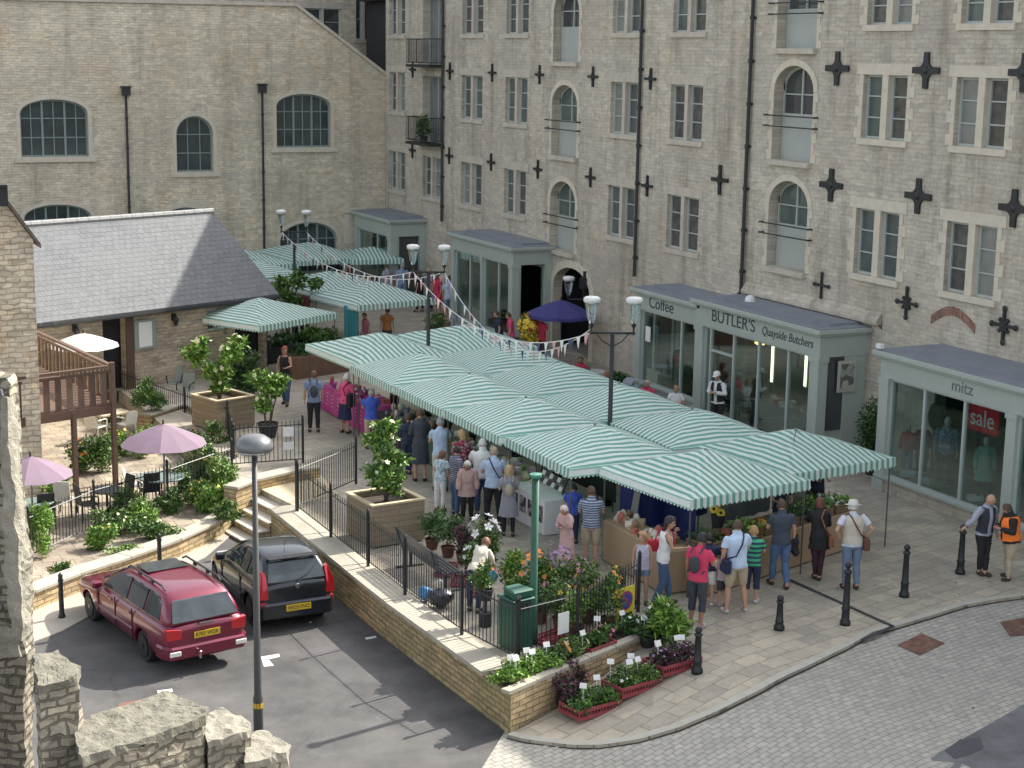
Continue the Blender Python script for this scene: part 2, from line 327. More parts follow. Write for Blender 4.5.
FL={'white':mat('petal_white',(.8,.8,.76),.6,var=.05),'pink':mat('petal_pink',(.55,.16,.28),.6),'mauve':mat('petal_mauve',(.36,.2,.40),.6),
    'orange':mat('petal_orange',(.72,.26,.04),.6),'yellow':mat('petal_yellow',(.75,.55,.06),.6),'red':mat('petal_red',(.5,.04,.05),.6),'plum':mat('leaf_plum',(.09,.025,.05),.6),'cream':mat('petal_cream',(.72,.68,.45),.6)}
# ------------------------------------------------------------ ground
def asphalt(name,c):
    m=mat(name,c,.88,var=.25,scale=1.2,bump=.35,bscale=90); nt=m.node_tree; L=nt.links; b=nt.nodes['Principled BSDF']; src=b.inputs['Base Color'].links[0].from_socket
    tc=nd(nt,'ShaderNodeTexCoord'); v=nd(nt,'ShaderNodeTexVoronoi'); v.feature='DISTANCE_TO_EDGE'; v.inputs['Scale'].default_value=.35; n=nd(nt,'ShaderNodeTexNoise'); n.inputs['Scale'].default_value=3; n.inputs['Detail'].default_value=6
    mx=nd(nt,'ShaderNodeMix'); mx.data_type='RGBA'; mx.inputs[0].default_value=.12; L.new(tc.outputs['Object'],mx.inputs[6]); L.new(tc.outputs['Object'],n.inputs['Vector']); L.new(n.outputs['Color'],mx.inputs[7]); L.new(mx.outputs[2],v.inputs['Vector'])
    r=nd(nt,'ShaderNodeValToRGB'); r.color_ramp.elements[0].position=.0; r.color_ramp.elements[0].color=(.78,.78,.78,1); r.color_ramp.elements[1].position=.006; r.color_ramp.elements[1].color=(1,1,1,1); L.new(v.outputs['Distance'],r.inputs[0])
    n2=nd(nt,'ShaderNodeTexNoise'); n2.inputs['Scale'].default_value=.55; n2.inputs['Detail'].default_value=9; n2.inputs['Roughness'].default_value=.7; L.new(tc.outputs['Object'],n2.inputs['Vector'])
    r2=nd(nt,'ShaderNodeValToRGB'); r2.color_ramp.elements[0].position=.35; r2.color_ramp.elements[0].color=(.62,.61,.60,1); r2.color_ramp.elements[1].position=.62; r2.color_ramp.elements[1].color=(1.25,1.22,1.18,1); L.new(n2.outputs['Fac'],r2.inputs[0])
    n4=nd(nt,'ShaderNodeTexNoise'); n4.inputs['Scale'].default_value=60; L.new(tc.outputs['Object'],n4.inputs['Vector']); r4=nd(nt,'ShaderNodeValToRGB'); r4.color_ramp.elements[0].color=(.7,.7,.7,1); r4.color_ramp.elements[1].color=(1.3,1.3,1.3,1); L.new(n4.outputs['Fac'],r4.inputs[0])
    s=src
    for q in(r,r2,r4):
        mm_=nd(nt,'ShaderNodeMix'); mm_.data_type='RGBA'; mm_.blend_type='MULTIPLY'; mm_.inputs[0].default_value=1; L.new(s,mm_.inputs[6]); L.new(q.outputs[0],mm_.inputs[7]); s=mm_.outputs[2]
    L.new(s,b.inputs['Base Color']); return m
M_asph=asphalt('asphalt',(.092,.090,.090))
M_pave=masonry('pavement_slabs','xy',(.50,.445,.345),(.37,.34,.28),(.22,.20,.165),.62,.40,.012,.25,rot=R(-14),dirt=(.24,.22,.185),dirtamt=.5,vm=.4)
M_plaza=masonry('plaza_slabs','xy',(.46,.41,.32),(.36,.33,.275),(.23,.21,.175),.62,.40,.012,.25,rot=R(-14),dirt=(.24,.215,.18),dirtamt=.5,vm=.35)
M_sett=masonry('road_setts','xy',(.43,.41,.36),(.365,.35,.31),(.20,.19,.165),.22,.14,.011,.35,rot=R(-12),dirt=(.27,.26,.23),dirtamt=.5,rub=.06,vm=.3)
M_conc=mat('path_concrete',(.40,.365,.30),.9,var=.18,scale=1.5,bump=.2)
def sheet(name,rows,mt,skirt=0.):
    mb=MB(); n=len(rows[0]); V=[p for r in rows for p in r]
    mb.add(V,[(i*n+j,i*n+j+1,(i+1)*n+j+1,(i+1)*n+j) for i in range(len(rows)-1) for j in range(n-1)])
    if skirt:
        r=rows[0]; mb.add(list(r)+[(p[0],p[1],p[2]-skirt) for p in r],[(i,i+1,n+i+1,n+i) for i in range(n-1)])
    o=mb.build(name,mt,recalc=False)
    return tag(o,kind='structure')
A=400
sheet('ground',[[(-A,-60,-.8),(A,-60,-.8)],[(-A,A*1.5,-.8),(A,A*1.5,-.8)]],M_asph)
# market floor (plaza), sits above
bedL=[Vector((12.25,24.95,0)),Vector((13.6,25.45,0)),Vector((15.0,26.05,0)),Vector((16.3,26.75,0)),Vector((17.6,27.4,0))]
mb=MB(); poly=[(12.2,38.2),(12.2,30.),(12.4,25.1),(16.3,26.8),(17.6,27.4),(34,27.6),(34,76),(11.9,76),(11.9,40.6),(12.4,40.2),(12.65,38.2)]
mb.prism(poly,-.9,0.); tag(mb.build('plaza_paving',M_plaza),kind='structure')
# pavement between kerb and bed wall / plaza
kp=[(508,735),(524,739),(545,742),(572,745),(600,745),(640,739),(680,727),(720,710),(760,690),(805,667),(850,645),(872,632),(893,627),(930,616),(965,605),(1000,599),(1040,594),(1120,585)]
K=[G(*p) for p in kp]
def inner(k,t):
    seg=bedL+[Vector((x,27.5,0)) for x in(19,21,23,25,27,29,31,34)]; f=t*(len(seg)-1); i=min(int(f),len(seg)-2); return seg[i].lerp(seg[i+1],f-i)
rows=[]; NR=14; NC=60
def kl(t): f=t*(len(K)-1); i=min(int(f),len(K)-2); return K[i].lerp(K[i+1],f-i)
for r in range(NR+1):
    row=[]
    for c in range(NC+1):
        t=c/NC; a=kl(t); b=inner(0,t**1.0); q=a.lerp(b,r/NR); z=g(q.x); row.append((q.x,q.y,z+.006 if z>-.004 else z+.002))
    rows.append(row)
sheet('pavement',rows,M_pave,skirt=.06)
mb=MB()
for c in range(NC*2):     # kerb edging stones, dark joint line
    a=kl(c/NC/2); b=kl((c+1)/NC/2); d=(b-a).normalized(); nn=Vector((-d.y,d.x,0))
    for q0,q1,m,h in((-.015,.16,0,.012),(-.06,-.02,1,-.045)):
        V=[a+nn*q0,b+nn*q0,b+nn*q1,a+nn*q1]; V=[Vector((v.x,v.y,g(v.x)+h)) for v in V]; mb.add(V,[(0,1,2,3)],m)
tag(mb.build('kerb_edge',[mat('kerb_stone',(.42,.40,.34),.9,var=.2),mat('gutter_dark',(.03,.03,.03),.9)],recalc=False),kind='structure')
def setz(x,y=0): return g(x)-.056
rows=[]
for i in range(41):
    y=-6+34*i/40; xl=12.35-(25.3-y)*.83; row=[]
    for j in range(61):
        t=j/60; x=xl+(60-xl)*(t**1.7); row.append((x,y,setz(x)))
    rows.append(row)
sheet('road_setts',rows,M_sett)
# asphalt road patch bottom right
a=P(905,772,-.05);b=P(1040,695,-.05); rows=[]
for i in range(7):
    row=[]
    for j in range(11):
        q=a.lerp(b,-.5+2.5*j/10)+Vector((.3,-1,0))*i*1.2; row.append((q.x,q.y,setz(q.x)+.006))
    rows.append(row)
sheet('side_road_asphalt',rows,asphalt('asphalt_grey',(.13,.133,.14)))
def flat(name,pxs,z,mt,dz=.01,kind='structure'):
    V=[]
    for p in pxs:
        q=G(*p) if z is None else P(p[0],p[1],z); V.append((q.x,q.y,(setz(q.x) if z is None else z)+dz))
    mb=MB(); mb.add(V,[tuple(range(len(V)))]); return tag(mb.build(name,mt,recalc=False),kind=kind)
M_brickp=masonry('red_patch','xy',(.24,.12,.085),(.17,.09,.07),(.12,.09,.07),.16,.1,.01,.3,rot=R(-12))
flat('brick_patch',[(897,643),(922,631),(945,641),(920,653)],None,M_brickp)
flat('brick_patch',[(1000,620),(1030,614),(1045,632),(1010,634)],None,M_brickp)
flat('road_stain',[(945,748),(960,737),(980,735),(984,745),(970,752),(955,756)],None,mat('stain',(.06,.063,.068),.85),.012)
# slot drain across pavement
mb=MB(); 
for (p,q) in(((789,580),(893,627)),((893,627),(862,641))):
    a=G(*p);b=G(*q);d=(b-a).normalized();nn=Vector((-d.y,d.x,0))*.055
    mb.add([Vector((v.x,v.y,g(v.x)+.016)) for v in(a-nn,b-nn,b+nn,a+nn)],[(0,1,2,3)])
tag(mb.build('drain_channel',mat('drain_dark',(.035,.035,.035),.8),recalc=False),kind='structure')
# concrete path by garden wall
z=-.8
mb=MB(); pts=[P(-40,640,z),P(35,606,z),P(130,572,z),P(238,527,z),P(262,520,z),P(282,533,z),P(232,535,z),P(205,558,z),P(120,600,z),P(62,632,z),P(-40,670,z)]
mb.prism([(p.x,p.y) for p in pts],-.85,-.775); tag(mb.build('concrete_path',M_conc),kind='structure')
# bay markings
mb=MB()
for quad in([(261,657),(279,654),(280,657),(262,661)],[(262,661),(268,659),(274,666),(264,667)],[(365,638),(376,636),(376.5,638),(366,640)],[(157,691),(172,689),(173,692),(158,694)],[(62,618),(70,622),(68,625),(61,621)]):
    mb.add([(q.x,q.y,-.793) for q in(P(a,b,-.8) for a,b in quad)],[(0,1,2,3)])
tag(mb.build('bay_markings',mat('road_white',(.6,.6,.58),.8,var=.3),recalc=False),kind='structure')
mb=MB(); mb.add([(q.x,q.y,-.795) for q in(P(a,b,-.8) for a,b in [(112,712),(122,703),(150,698),(156,702),(140,708),(118,716)])],[(0,1,2,3,4,5)])
tag(mb.build('worn_red_marking',mat('worn_red',(.20,.085,.06),.9,var=.5,scale=25),recalc=False),kind='structure')
# garden terrace floor
mb=MB(); mb.prism([(-6,33),(5.6,35.5),(11.4,39.9),(11.85,40.6),(11.85,57),(-6,53)],-.9,-.42); tag(mb.build('garden_terrace',masonry('garden_slabs','xy',(.40,.34,.26),(.30,.26,.21),(.16,.14,.11),.45,.45,.014,.3,dirt=(.16,.14,.11))),kind='structure')
# ------------------------------------------------------------ retaining wall and bed
rw=thing('retaining_wall','tan stone retaining wall with pale coping beside the parked cars, carrying the railings','wall',(12.2,31,-.8))
mb=MB(); pl=[(12.0,38.2),(12.02,30.),(12.25,24.98),(12.45,25.1),(12.3,30),(12.3,38.2)]
mb.prism([(12.02,38.2),(12.02,30.7),(12.26,24.97),(12.5,25.2),(12.4,30.7),(12.4,38.2)],-.82,-.02); mb.build('wall_body',M_ret,rw)
mb=MB(); ys=[38.25-(38.25-26.0)*i/14 for i in range(15)]
def xo(y): return 12.02 if y>30.7 else 12.02+(30.7-y)/5.7*.22
for i in range(14):
    y0,y1=ys[i],ys[i+1]; mb.prism([(xo(y0)-.05,y0-.006),(xo(y1)-.05,y1+.006),(xo(y1)+.6,y1+.006),(xo(y0)+.6,y0-.006)],-.02,.06+.004*(i%3))
mb.build('coping',M_cop,rw)
bw=thing('flower_bed_wall','low stone bed wall at the corner of the pavement, planted with bedding flowers','wall',(14,25.6,-.75))
mb=MB(); o=[(12.26,24.97),(15.2,26.17),(16.5,26.78)]; d=Vector((.38,-.9,0)).normalized()
mb.prism([(12.26,24.97),(16.5,26.78),(16.42,26.98),(12.35,25.22)],-.8,.0); mb.build('wall_body',M_retx,bw)
mb=MB()
for i in range(6):
    a=Vector((12.2,24.93,0)).lerp(Vector((16.52,26.77,0)),i/6+.002);b=Vector((12.2,24.93,0)).lerp(Vector((16.52,26.77,0)),(i+1)/6-.002); n=Vector((-.39,.92,0))
    mb.prism([(v.x,v.y) for v in(a,b,b+n*.2,a+n*.2)],0.,.065)
mb.build('coping',M_cop,bw)
mb=MB(); mb.prism([(12.35,25.2),(16.4,26.95),(16.2,27.5),(12.75,26.3),(12.3,26.3)],0.01,.045); mb.build('soil',M_soil,bw)
# steps
st=thing('stone_steps','flight of pale stone steps climbing from the car park to the market','steps',(11.5,39.3,-.8))
A0=P(258,488,0);B0=P(294,506,0); dn=Vector((-(A0-B0).y,(A0-B0).x,0)).normalized()
if dn.x>0: dn=-dn
for i in range(4):
    zt=-.0-.19*i; a=A0+dn*.33*i;b=B0+dn*.33*i; mb=MB()
    mb.prism([(v.x,v.y) for v in(a,b,b+dn*.35,a+dn*.35)],-.82,zt-.19); mb.prism([(v.x,v.y) for v in(a-dn*.0,b-dn*.0,b+dn*.38,a+dn*.38)],zt-.188,zt-.15,1)
    mb.build('step',[M_retx,M_ash],st)
mb=MB(); L0=P(352,470,0);L1=P(330,468,0)
mb.prism([(v.x,v.y) for v in(A0,B0,P(338,494,0),P(320,474,0),P(290,480,0))],0.006,.012); tag(mb.build('step_landing',mat('landing_stone',(.55,.46,.30),.9,var=.12)),kind='structure')
# garden wall
def wallrun(name,label,pxs,ztop,h,th,mt,mc,cop=.08,zb=None):
    pts=[P(p[0],p[1],ztop) for p in pxs]; t=thing(name,label,'wall',(pts[0].x,pts[0].y,ztop-h))
    L=[];Rr=[]
    for i,p in enumerate(pts):
        d=(pts[min(i+1,len(pts)-1)]-pts[max(i-1,0)]).normalized(); n=Vector((-d.y,d.x,0)); 
        if n.y<0:n=-n
        L.append(p);Rr.append(p+n*th)
    mb=MB(); mc_=MB()
    for i in range(len(pts)-1):
        a,b,c,d=L[i],L[i+1],Rr[i+1],Rr[i]
        mb.prism([(v.x,v.y) for v in(a,b,c,d)],ztop-h,ztop-cop); 
        dd=(b-a).normalized(); n=Vector((-dd.y,dd.x,0)); n=n if n.y>0 else -n
        mc_.prism([(v.x,v.y) for v in(a-n*.05,b-n*.05,c+n*.04,d+n*.04)],ztop-cop+.001,ztop+.003*(i%2))
    mb.build('wall_body',mt,t); mc_.build('coping',mc,t,bevel=.012); return t
wallrun('garden_wall','low curved cream stone wall with pale coping in front of the cafe garden',[(-30,612),(34,590),(80,572),(130,556),(180,538),(215,522),(238,508)],-.32,.5,.38,M_retx,M_cop)
wallrun('side_wall','low stone wall with pale coping between the garden and the steps',[(236,487),(256,479),(290,471),(320,466)],.32,.75,.38,M_retx,M_cop)
wallrun('inner_bed_wall','stone planting box wall inside the cafe garden near the pale planter',[(150,414),(185,403),(207,416)],.15,.6,.5,M_retx,M_cop)
# ------------------------------------------------------------ sky / light / camera
SUN_EL,SUN_AZ=R(40),R(13)      # azimuth measured from +X toward +Y
w=bpy.data.worlds.new('World'); bpy.context.scene.world=w; w.use_nodes=True; nt=w.node_tree
sk=nt.nodes.new('ShaderNodeTexSky'); sk.sky_type='NISHITA'; sk.sun_disc=False; sk.sun_elevation=SUN_EL; sk.sun_rotation=math.pi/2-SUN_AZ; sk.air_density=1.; sk.dust_density=3.; sk.ozone_density=1.
bg=nt.nodes['Background']; bg.inputs[1].default_value=.15; hs=nt.nodes.new('ShaderNodeHueSaturation'); hs.inputs['Saturation'].default_value=.38; nt.links.new(sk.outputs[0],hs.inputs['Color']); nt.links.new(hs.outputs[0],bg.inputs[0])
sl=bpy.data.lights.new('Sun','SUN'); sl.energy=3.5; sl.angle=R(.6); sl.color=(1,.95,.86); so=bpy.data.objects.new('sun',sl); C.objects.link(so)
sd=Vector((math.cos(SUN_AZ)*math.cos(SUN_EL),math.sin(SUN_AZ)*math.cos(SUN_EL),math.sin(SUN_EL))); so.rotation_euler=(-sd).to_track_quat('-Z','Y').to_euler()
cam=bpy.data.cameras.new('Camera'); co=bpy.data.objects.new('camera',cam); C.objects.link(co); bpy.context.scene.camera=co
cam.sensor_width=36; cam.lens=F/1024*36; cam.clip_end=3000; cam.clip_start=.5
Mx=Matrix((rt,up,-fw)).transposed().to_4x4(); Mx.translation=Vector((0,0,H)); co.matrix_world=Mx
sc=bpy.context.scene; sc.view_settings.view_transform='Standard'; sc.view_settings.look='None'; sc.view_settings.exposure=1.30; sc.view_settings.gamma=1
sc.render.resolution_x=1024; sc.render.resolution_y=768
# ------------------------------------------------------------ right-hand warehouse
XF=29.2
wh=thing('stone_warehouse','long four storey limestone warehouse along the right side with iron wall crosses','building',(29.2,42,0))
FF=FR((XF,0,0),(0,1,0),(-1,0,0))
wins=[]   # ya,yb,za,zb,style
for (a,b) in((71.6,73.55),(63.1,65.2),(58.9,60.9),(50.3,52.2),(46.1,48.1)):
    for (c,d) in((4.85,6.65),(8.5,10.3),(12.0,13.7)): wins.append((a,b,c,d))
wins.append((67.4,69.4,4.85,6.65))
for (a,b) in((35.9,37.8),(32.05,33.95),(28.2,30.1),(24.4,26.3)):
    for (c,d) in((5.25,7.1),(9.05,10.8),(12.15,13.7)): wins.append((a,b,c,d))
doors=[(54.7,56.75,3.85,6.5),(54.7,56.75,7.45,10.1),(54.7,56.75,10.95,13.55),(40.1,42.1,4.95,7.6),(40.1,42.1,8.2,11.0),(40.1,42.1,11.5,13.8)]
balc=[(67.3,69.5,7.3,10.2),(67.3,69.5,10.7,13.7)]
ops=[w_+(0,) for w_ in wins]+[d_+(.75,) for d_ in doors]+[b_+(0,) for b_ in balc]
ar_y0=PX(590,300,XF).y; ar_y1=PX(553,300,XF).y; ar_z=PX(572,268,XF).z
ops.append((ar_y0,ar_y1,0.02,ar_z,.9))
grd=[(62.6,65.4),(57.0,62.2),(47.3,49.9),(43.6,46.7),(37.2,43.0),(26.5,34.0)]
for (a,b) in grd: ops.append((a,b,.35 if a>60 or a<48 and a>47 else .02,3.0,0))
mb=MB(); wall(mb,FF,8,74,0,13.85,ops,.38)
mb.build('wall',M_fac,wh,recalc=False)
mb=MB(); mb.bb(29.75,42,8,78,3.3,13.6); mb.bb(34,34.3,8,78,0,3.3); mb.bb(29.2,42,7.6,8,0,13.6)
for y in(34.6,43.3,47.0,50.3,57,62.4,66): mb.bb(29.6,34,y-.06,y+.06,0,3.3)
mb.bb(29.25,42,8,78,13.62,13.84)
mb.build('inner_core',M_dark,wh)
mb=MB(); mb.bb(33.8,33.98,20,43.2,.03,3.28); mb.bb(29.6,33.7,34.66,34.7,.03,3.25); mb.bb(29.6,33.7,43.2,43.23,.03,3.25); mb.build('shop_back_wall',mat('shop_wall',(.26,.22,.17),.8,var=.3),wh)
mb=MB(); mb.prism([(29.1,7.8),(35.5,7.8),(35.5,78),(29.1,78)],[13.85,17.2,17.2,13.85],[13.95,17.3,17.3,13.95])
mb.build('roof',M_lead,wh)
mb=MB(); mb.bb(29.21,42,53,78,13.86,16.1); mb.build('added_shadow_block',M_fac,wh)  # unseen block added above the eaves to cast shadow on the slate roof
rr=random.Random(3)
paneA=[mat('pane_mid',(.075,.09,.09),.05,var=.7,scale=1.1,spec=.9),mat('pane_greenish',(.09,.12,.11),.06,var=.5,scale=1.3,spec=.9),mat('pane_curtain',(.22,.23,.21),.12,var=.4,scale=2,spec=.8),mat('pane_stuff',(.085,.085,.08),.08,var=.9,scale=4,spec=.8)]
def window_pair(par,fr,a,b,c,d,depth=.2,mull=.2,bars=3,surround=True,big=False,hue=None):
    f=MB(); pn=MB(); m=(a+b)/2
    for (p,q) in((a,m-mull/2),(m+mull/2,b)):
        t=.065
        fr.box(f,p,p+t,c,d,-depth,-depth+.06); fr.box(f,q-t,q,c,d,-depth,-depth+.06); fr.box(f,p+t,q-t,c,c+t,-depth,-depth+.06); fr.box(f,p+t,q-t,d-t,d,-depth,-depth+.06)
        for k in range(1,bars): z=c+(d-c)*k/bars; fr.box(f,p+t,q-t,z-.018,z+.018,-depth+.004,-depth+.05)
    o=f.build('window',M_win if hue is None else hue,par)
    for (p,q) in((a,m-mull/2),(m+mull/2,b)):
        pn=MB(); fr.box(pn,p+.03,q-.03,c+.03,d-.03,-depth-.03,-depth+.01); pn.build('pane',rr.choice(paneA),o)
    if surround:
        s=MB(); fr.box(s,m-mull/2,m+mull/2,c,d,-depth-.02,.012)
        e=.22 if not big else .3
        fr.box(s,a-e,b+e,d+.002,d+.30,.002,.022); fr.box(s,a-.12,b+.12,c-.17,c-.002,.002,.07)
        if big:
            for k in range(6):
                z0=c+(d-c)*k/6; w_=.16 if k%2 else .3; fr.box(s,a-w_,a-.001,z0+.004,z0+(d-c)/6-.004,.002,.018); fr.box(s,b+.001,b+w_,z0+.004,z0+(d-c)/6-.004,.002,.018)
        s.build('stone_surround',M_ash if big else M_ashd,o)
    return o
for (a,b,c,d) in wins: window_pair(wh,FF,a,b,c,d,big=a<44,mull=.26 if a<44 else .2)
def door_arched(par,fr,a,b,c,d,rise=.75,depth=.36,big=False,rails=True):
    f=MB(); fr.box(f,a+.02,b-.02,c+.0,c+(d-c)*.47,-depth,-depth+.05)
    zt=c+(d-c)*.47; t=.07
    for u in(a+.03,(a+b)/2-t/2,b-.03-t): fr.box(f,u,u+t,zt,d-rise*.35 if u!=(a+b)/2-t/2 else d-.05,-depth,-depth+.05)
    fr.box(f,a+.05,b-.05,zt,zt+t,-depth+.01,-depth+.06); fr.box(f,a+.05,b-.05,zt+.62,zt+.66,-depth+.01,-depth+.06)
    pa=arch(a,b,d-rise,rise,12); pb=arch(a+.09,b-.09,d-rise,rise-.09,12)
    for i in range(12): V=[fr.p(*pa[i],-depth+.01),fr.p(*pa[i+1],-depth+.01),fr.p(*pb[i+1],-depth+.01),fr.p(*pb[i],-depth+.01)]; f.ext(V,fr.N*.04)
    o=f.build('loading_door',M_door,par)
    p=MB(); V=[fr.p(a+.03,zt,-depth-.02),fr.p(b-.03,zt,-depth-.02)]+[fr.p(u,v,-depth-.02) for u,v in arch(a+.03,b-.03,d-rise,rise-.03,12)[::-1]]; p.ext(V,fr.N*.02); p.build('pane',M_pane if rr.random()<.5 else paneA[1],o)
    s=MB(); fr.box(s,a-.05,b+.05,c-.16,c-.002,-.3,.14); s.build('ledge',M_ashd,o)
    s=MB(); pa=arch(a-.001,b+.001,d-rise,rise,14); pb=arch(a-.2,b+.2,d-rise,rise+.2,14)
    for i in range(14): V=[fr.p(*pa[i],.003),fr.p(*pa[i+1],.003),fr.p(*pb[i+1],.003),fr.p(*pb[i],.003)]; s.ext(V,fr.N*.02)
    for k in range(7):
        z0=c+(d-rise-c)*k/7; z1=c+(d-rise-c)*(k+1)/7-.01; w_=.14 if k%2 else .24; fr.box(s,a-w_,a-.001,z0,z1,.003,.02); fr.box(s,b+.001,b+w_,z0,z1,.003,.02)
    s.build('stone_surround',M_ash,o)
    if rails:
        s=MB()
        for z in(c+1.0,c+1.32): s.tube([fr.p(a-.25,z,.16),fr.p(b+.25,z,.16)],.022,6); 
        for u in(a-.25,b+.25):
            for z in(c+1.0,c+1.32): s.tube([fr.p(u,z,0),fr.p(u,z,.18)],.03,6)
        s.build('iron_rail',M_iron,o)
    return o
for i,(a,b,c,d) in enumerate(doors): door_arched(wh,FF,a,b,c,d,rails=i in(0,1,3,4,5))
for (a,b,c,d) in balc:
    f=MB(); FF.box(f,a,a+.08,c,d,-.37,-.3); FF.box(f,b-.08,b,c,d,-.37,-.3); FF.box(f,(a+b)/2-.04,(a+b)/2+.04,c,d,-.37,-.3); FF.box(f,a,b,d-.08,d,-.36,-.29)
    o=f.build('balcony_door',M_door,wh); p=MB(); FF.box(p,a+.05,b-.05,c,d-.05,-.4,-.35); p.build('pane',M_panel,o)
    s=MB(); FF.box(s,a-.2,b+.2,c-.12,c,0.001,.75); 
    for z in(c+.08,c+1.1):
        s.tube([FF.p(a-.17,z,.02),FF.p(a-.17,z,.72),FF.p(b+.17,z,.72),FF.p(b+.17,z,.02)],.022,6)
    for k in range(22): u=a-.17+(b-a+.34)*k/21; s.tube([FF.p(u,c+.08,.72),FF.p(u,c+1.1,.72)],.011,5)
    for k in range(1,6):
        for u in(a-.17,b+.17): s.tube([FF.p(u,c+.08,.72*k/6),FF.p(u,c+1.1,.72*k/6)],.011,5)
    s.build('balcony',M_iron,wh)
q=thing('potted_shrub','dark shrub standing on the lower iron balcony','shrub',(28.8,68.4,7.3))
mb=MB(); mb.lathe([(.14,0),(.18,.28),(.16,.28)],(28.8,68.4,7.3),12); mb.build('pot',M_dark,q)
mb=MB(); mb.quads(leafquads(blob((28.8,68.4,8.0),(.3,.55,.5),500),.09),RNG.integers(0,3,500)); mb.build('foliage',LG,q,recalc=False)
# wall crosses (pattress plates)
def cross(y,z,s,style):
    mb=MB()
    if style==0:   # plain plus with slightly flared ends
        FF.box(mb,y-.055*s,y+.055*s,z-.38*s,z+.38*s,.02,.07); FF.box(mb,y-.38*s,y+.38*s,z-.05*s,z+.05*s,.022,.075)
        mb.ext([FF.p(y+.14*s*a,z+.14*s*b,.02) for a,b in((1,0),(0,1),(-1,0),(0,-1))],FF.N*.07)
    else:          # curved four-armed star with concave fillets
        pts=[]
        R1=.45*s; w_=.078*s
        for k in range(4):
            a=math.pi/2*k; ca,sa=math.cos(a),math.sin(a)
            loc=[(R1,-w_),(R1,w_)]+[(w_*1.0+(.26*s-w_)*(1-math.sin(t))+.0,w_+(.26*s-w_)*(1-math.cos(t))) for t in [math.pi/2*j/5 for j in range(6)]][1:-1]
            pts+=[(p*ca-q_*sa,p*sa+q_*ca) for p,q_ in loc]
        mb.ext([FF.p(y+p*1.04,z+q_*.92,.02) for p,q_ in pts],FF.N*.05)
        mb.ell(FF.p(y,z,.07),(.05,.09*s,.09*s),8,6)
    mb.build('wall_cross',M_iron,wh)
for y in(70.6,66.4,62.1,57.8,53.5,49.4):
    cross(y,10.45,.95,0); cross(y,6.82,.95,0)
cross(44.85,7.36,1.25,0)
for y in(39.0,35.15,31.5,27.6):
    cross(y,10.95,1.15,1); cross(y,7.64,1.15,1)
def starx(y,z,s):
    mb=MB()
    for a in(0,90,45,135) if s>1 else (0,90):
        c_,s_=math.cos(R(a)),math.sin(R(a)); V=[(-.36*s,-.035*s),(.36*s,-.035*s),(.36*s,.035*s),(-.36*s,.035*s)]
        if a in(45,135): V=[(p*.55,q_) for p,q_ in V]
        mb.ext([FF.p(y+p*c_-q_*s_,z+p*s_+q_*c_,.02+.002*(a/45)) for p,q_ in V],FF.N*.05)
    for a in(0,90,180,270): mb.ell(FF.p(y+.36*s*math.cos(R(a)),z+.36*s*math.sin(R(a)),.05),(.04,.07*s,.07*s),8,5)
    mb.build('wall_cross',M_iron,wh)
starx(39.2,4.7,.95);starx(35.35,4.72,1.1);starx(31.55,4.68,1.2)
for y,z0 in((67.05,3.9),(50.0,3.6),(43.3,3.95)):
    mb=MB(); mb.tube([(XF-.1,y,13.8),(XF-.1,y,z0)],.058,8)
    for k in range(9):
        z=z0+.6+k*1.3
        if z<13.6: mb.tube([(XF-.1,y,z),(XF-.1,y,z+.12)],.08,8); mb.box((XF-.03,y,z+.06),(.07,.2,.05))
    if z0==3.95: mb.tube([(XF-.1,y,z0),(XF-.25,y+.1,z0-.2),(XF-.35,y+.5,z0-.25)],.055,8)
    mb.build('drainpipe',M_pipe,wh)
mb=MB(); mb.ext([(XF-.003,36.4,3.95),(XF-.2,36.4,3.95),(XF-.2,36.4,4.05),(XF-.003,36.4,4.3)],(0,6.75,0)); mb.build('weathered_ledge',M_fac,wh)
M_rb=masonry('brick_arch','yz',(.32,.15,.11),(.24,.13,.10),(.3,.25,.2),.09,.2,.01,.4)
def brickarch(y0,y1,z,h):
    mb=MB(); n=10; pa=[(y0+(y1-y0)*i/n,z+h*math.sin(math.pi*i/n)) for i in range(n+1)]
    for i in range(n): mb.ext([FF.p(pa[i][0],pa[i][1],.003),FF.p(pa[i+1][0],pa[i+1][1],.003),FF.p(pa[i+1][0],pa[i+1][1]+.24,.003),FF.p(pa[i][0],pa[i][1]+.24,.003)],FF.N*.012)
    mb.build('relieving_arch',M_rb,wh)
a=PX(975,332,XF);b=PX(931,322,XF); brickarch(a.y,b.y,a.z-.05,.35)
a=PX(882,330,XF);b=PX(852,312,XF); brickarch(a.y,b.y,a.z,.25)
# archway surround and gate
mb=MB(); a,b=ar_y0,ar_y1; pa=arch(a-.001,b+.001,ar_z-.9,.9,12); pb=arch(a-.3,b+.3,ar_z-.9,1.2,12)
for i in range(12): mb.ext([FF.p(*pa[i],.003),FF.p(*pa[i+1],.003),FF.p(*pb[i+1],.003),FF.p(*pb[i],.003)],FF.N*.03)
FF.box(mb,a-.3,a-.001,0,ar_z-.9,.003,.03); FF.box(mb,b+.001,b+.3,0,ar_z-.9,.003,.03); mb.build('archway_surround',M_ash,wh)
# flush ground-floor windows
def flushwin(a,b,c,d,n,name='shop_window'):
    f=MB(); FF.box(f,a,b,d-.5,d,-.1,.05); FF.box(f,a,b,c,c+.12,-.1,.06)
    for i in range(n+1): u=a+(b-a-.14)*i/n; FF.box(f,u,u+.14,c+.12,d-.5,-.1,.055)
    o=f.build(name,M_green,wh); p=MB(); FF.box(p,a+.05,b-.05,c+.1,d-.45,-.08,-.05); p.build('pane',M_pane,o); return o
flushwin(62.6,65.4,.35,3.0,2); flushwin(47.3,49.9,.35,3.0,2)
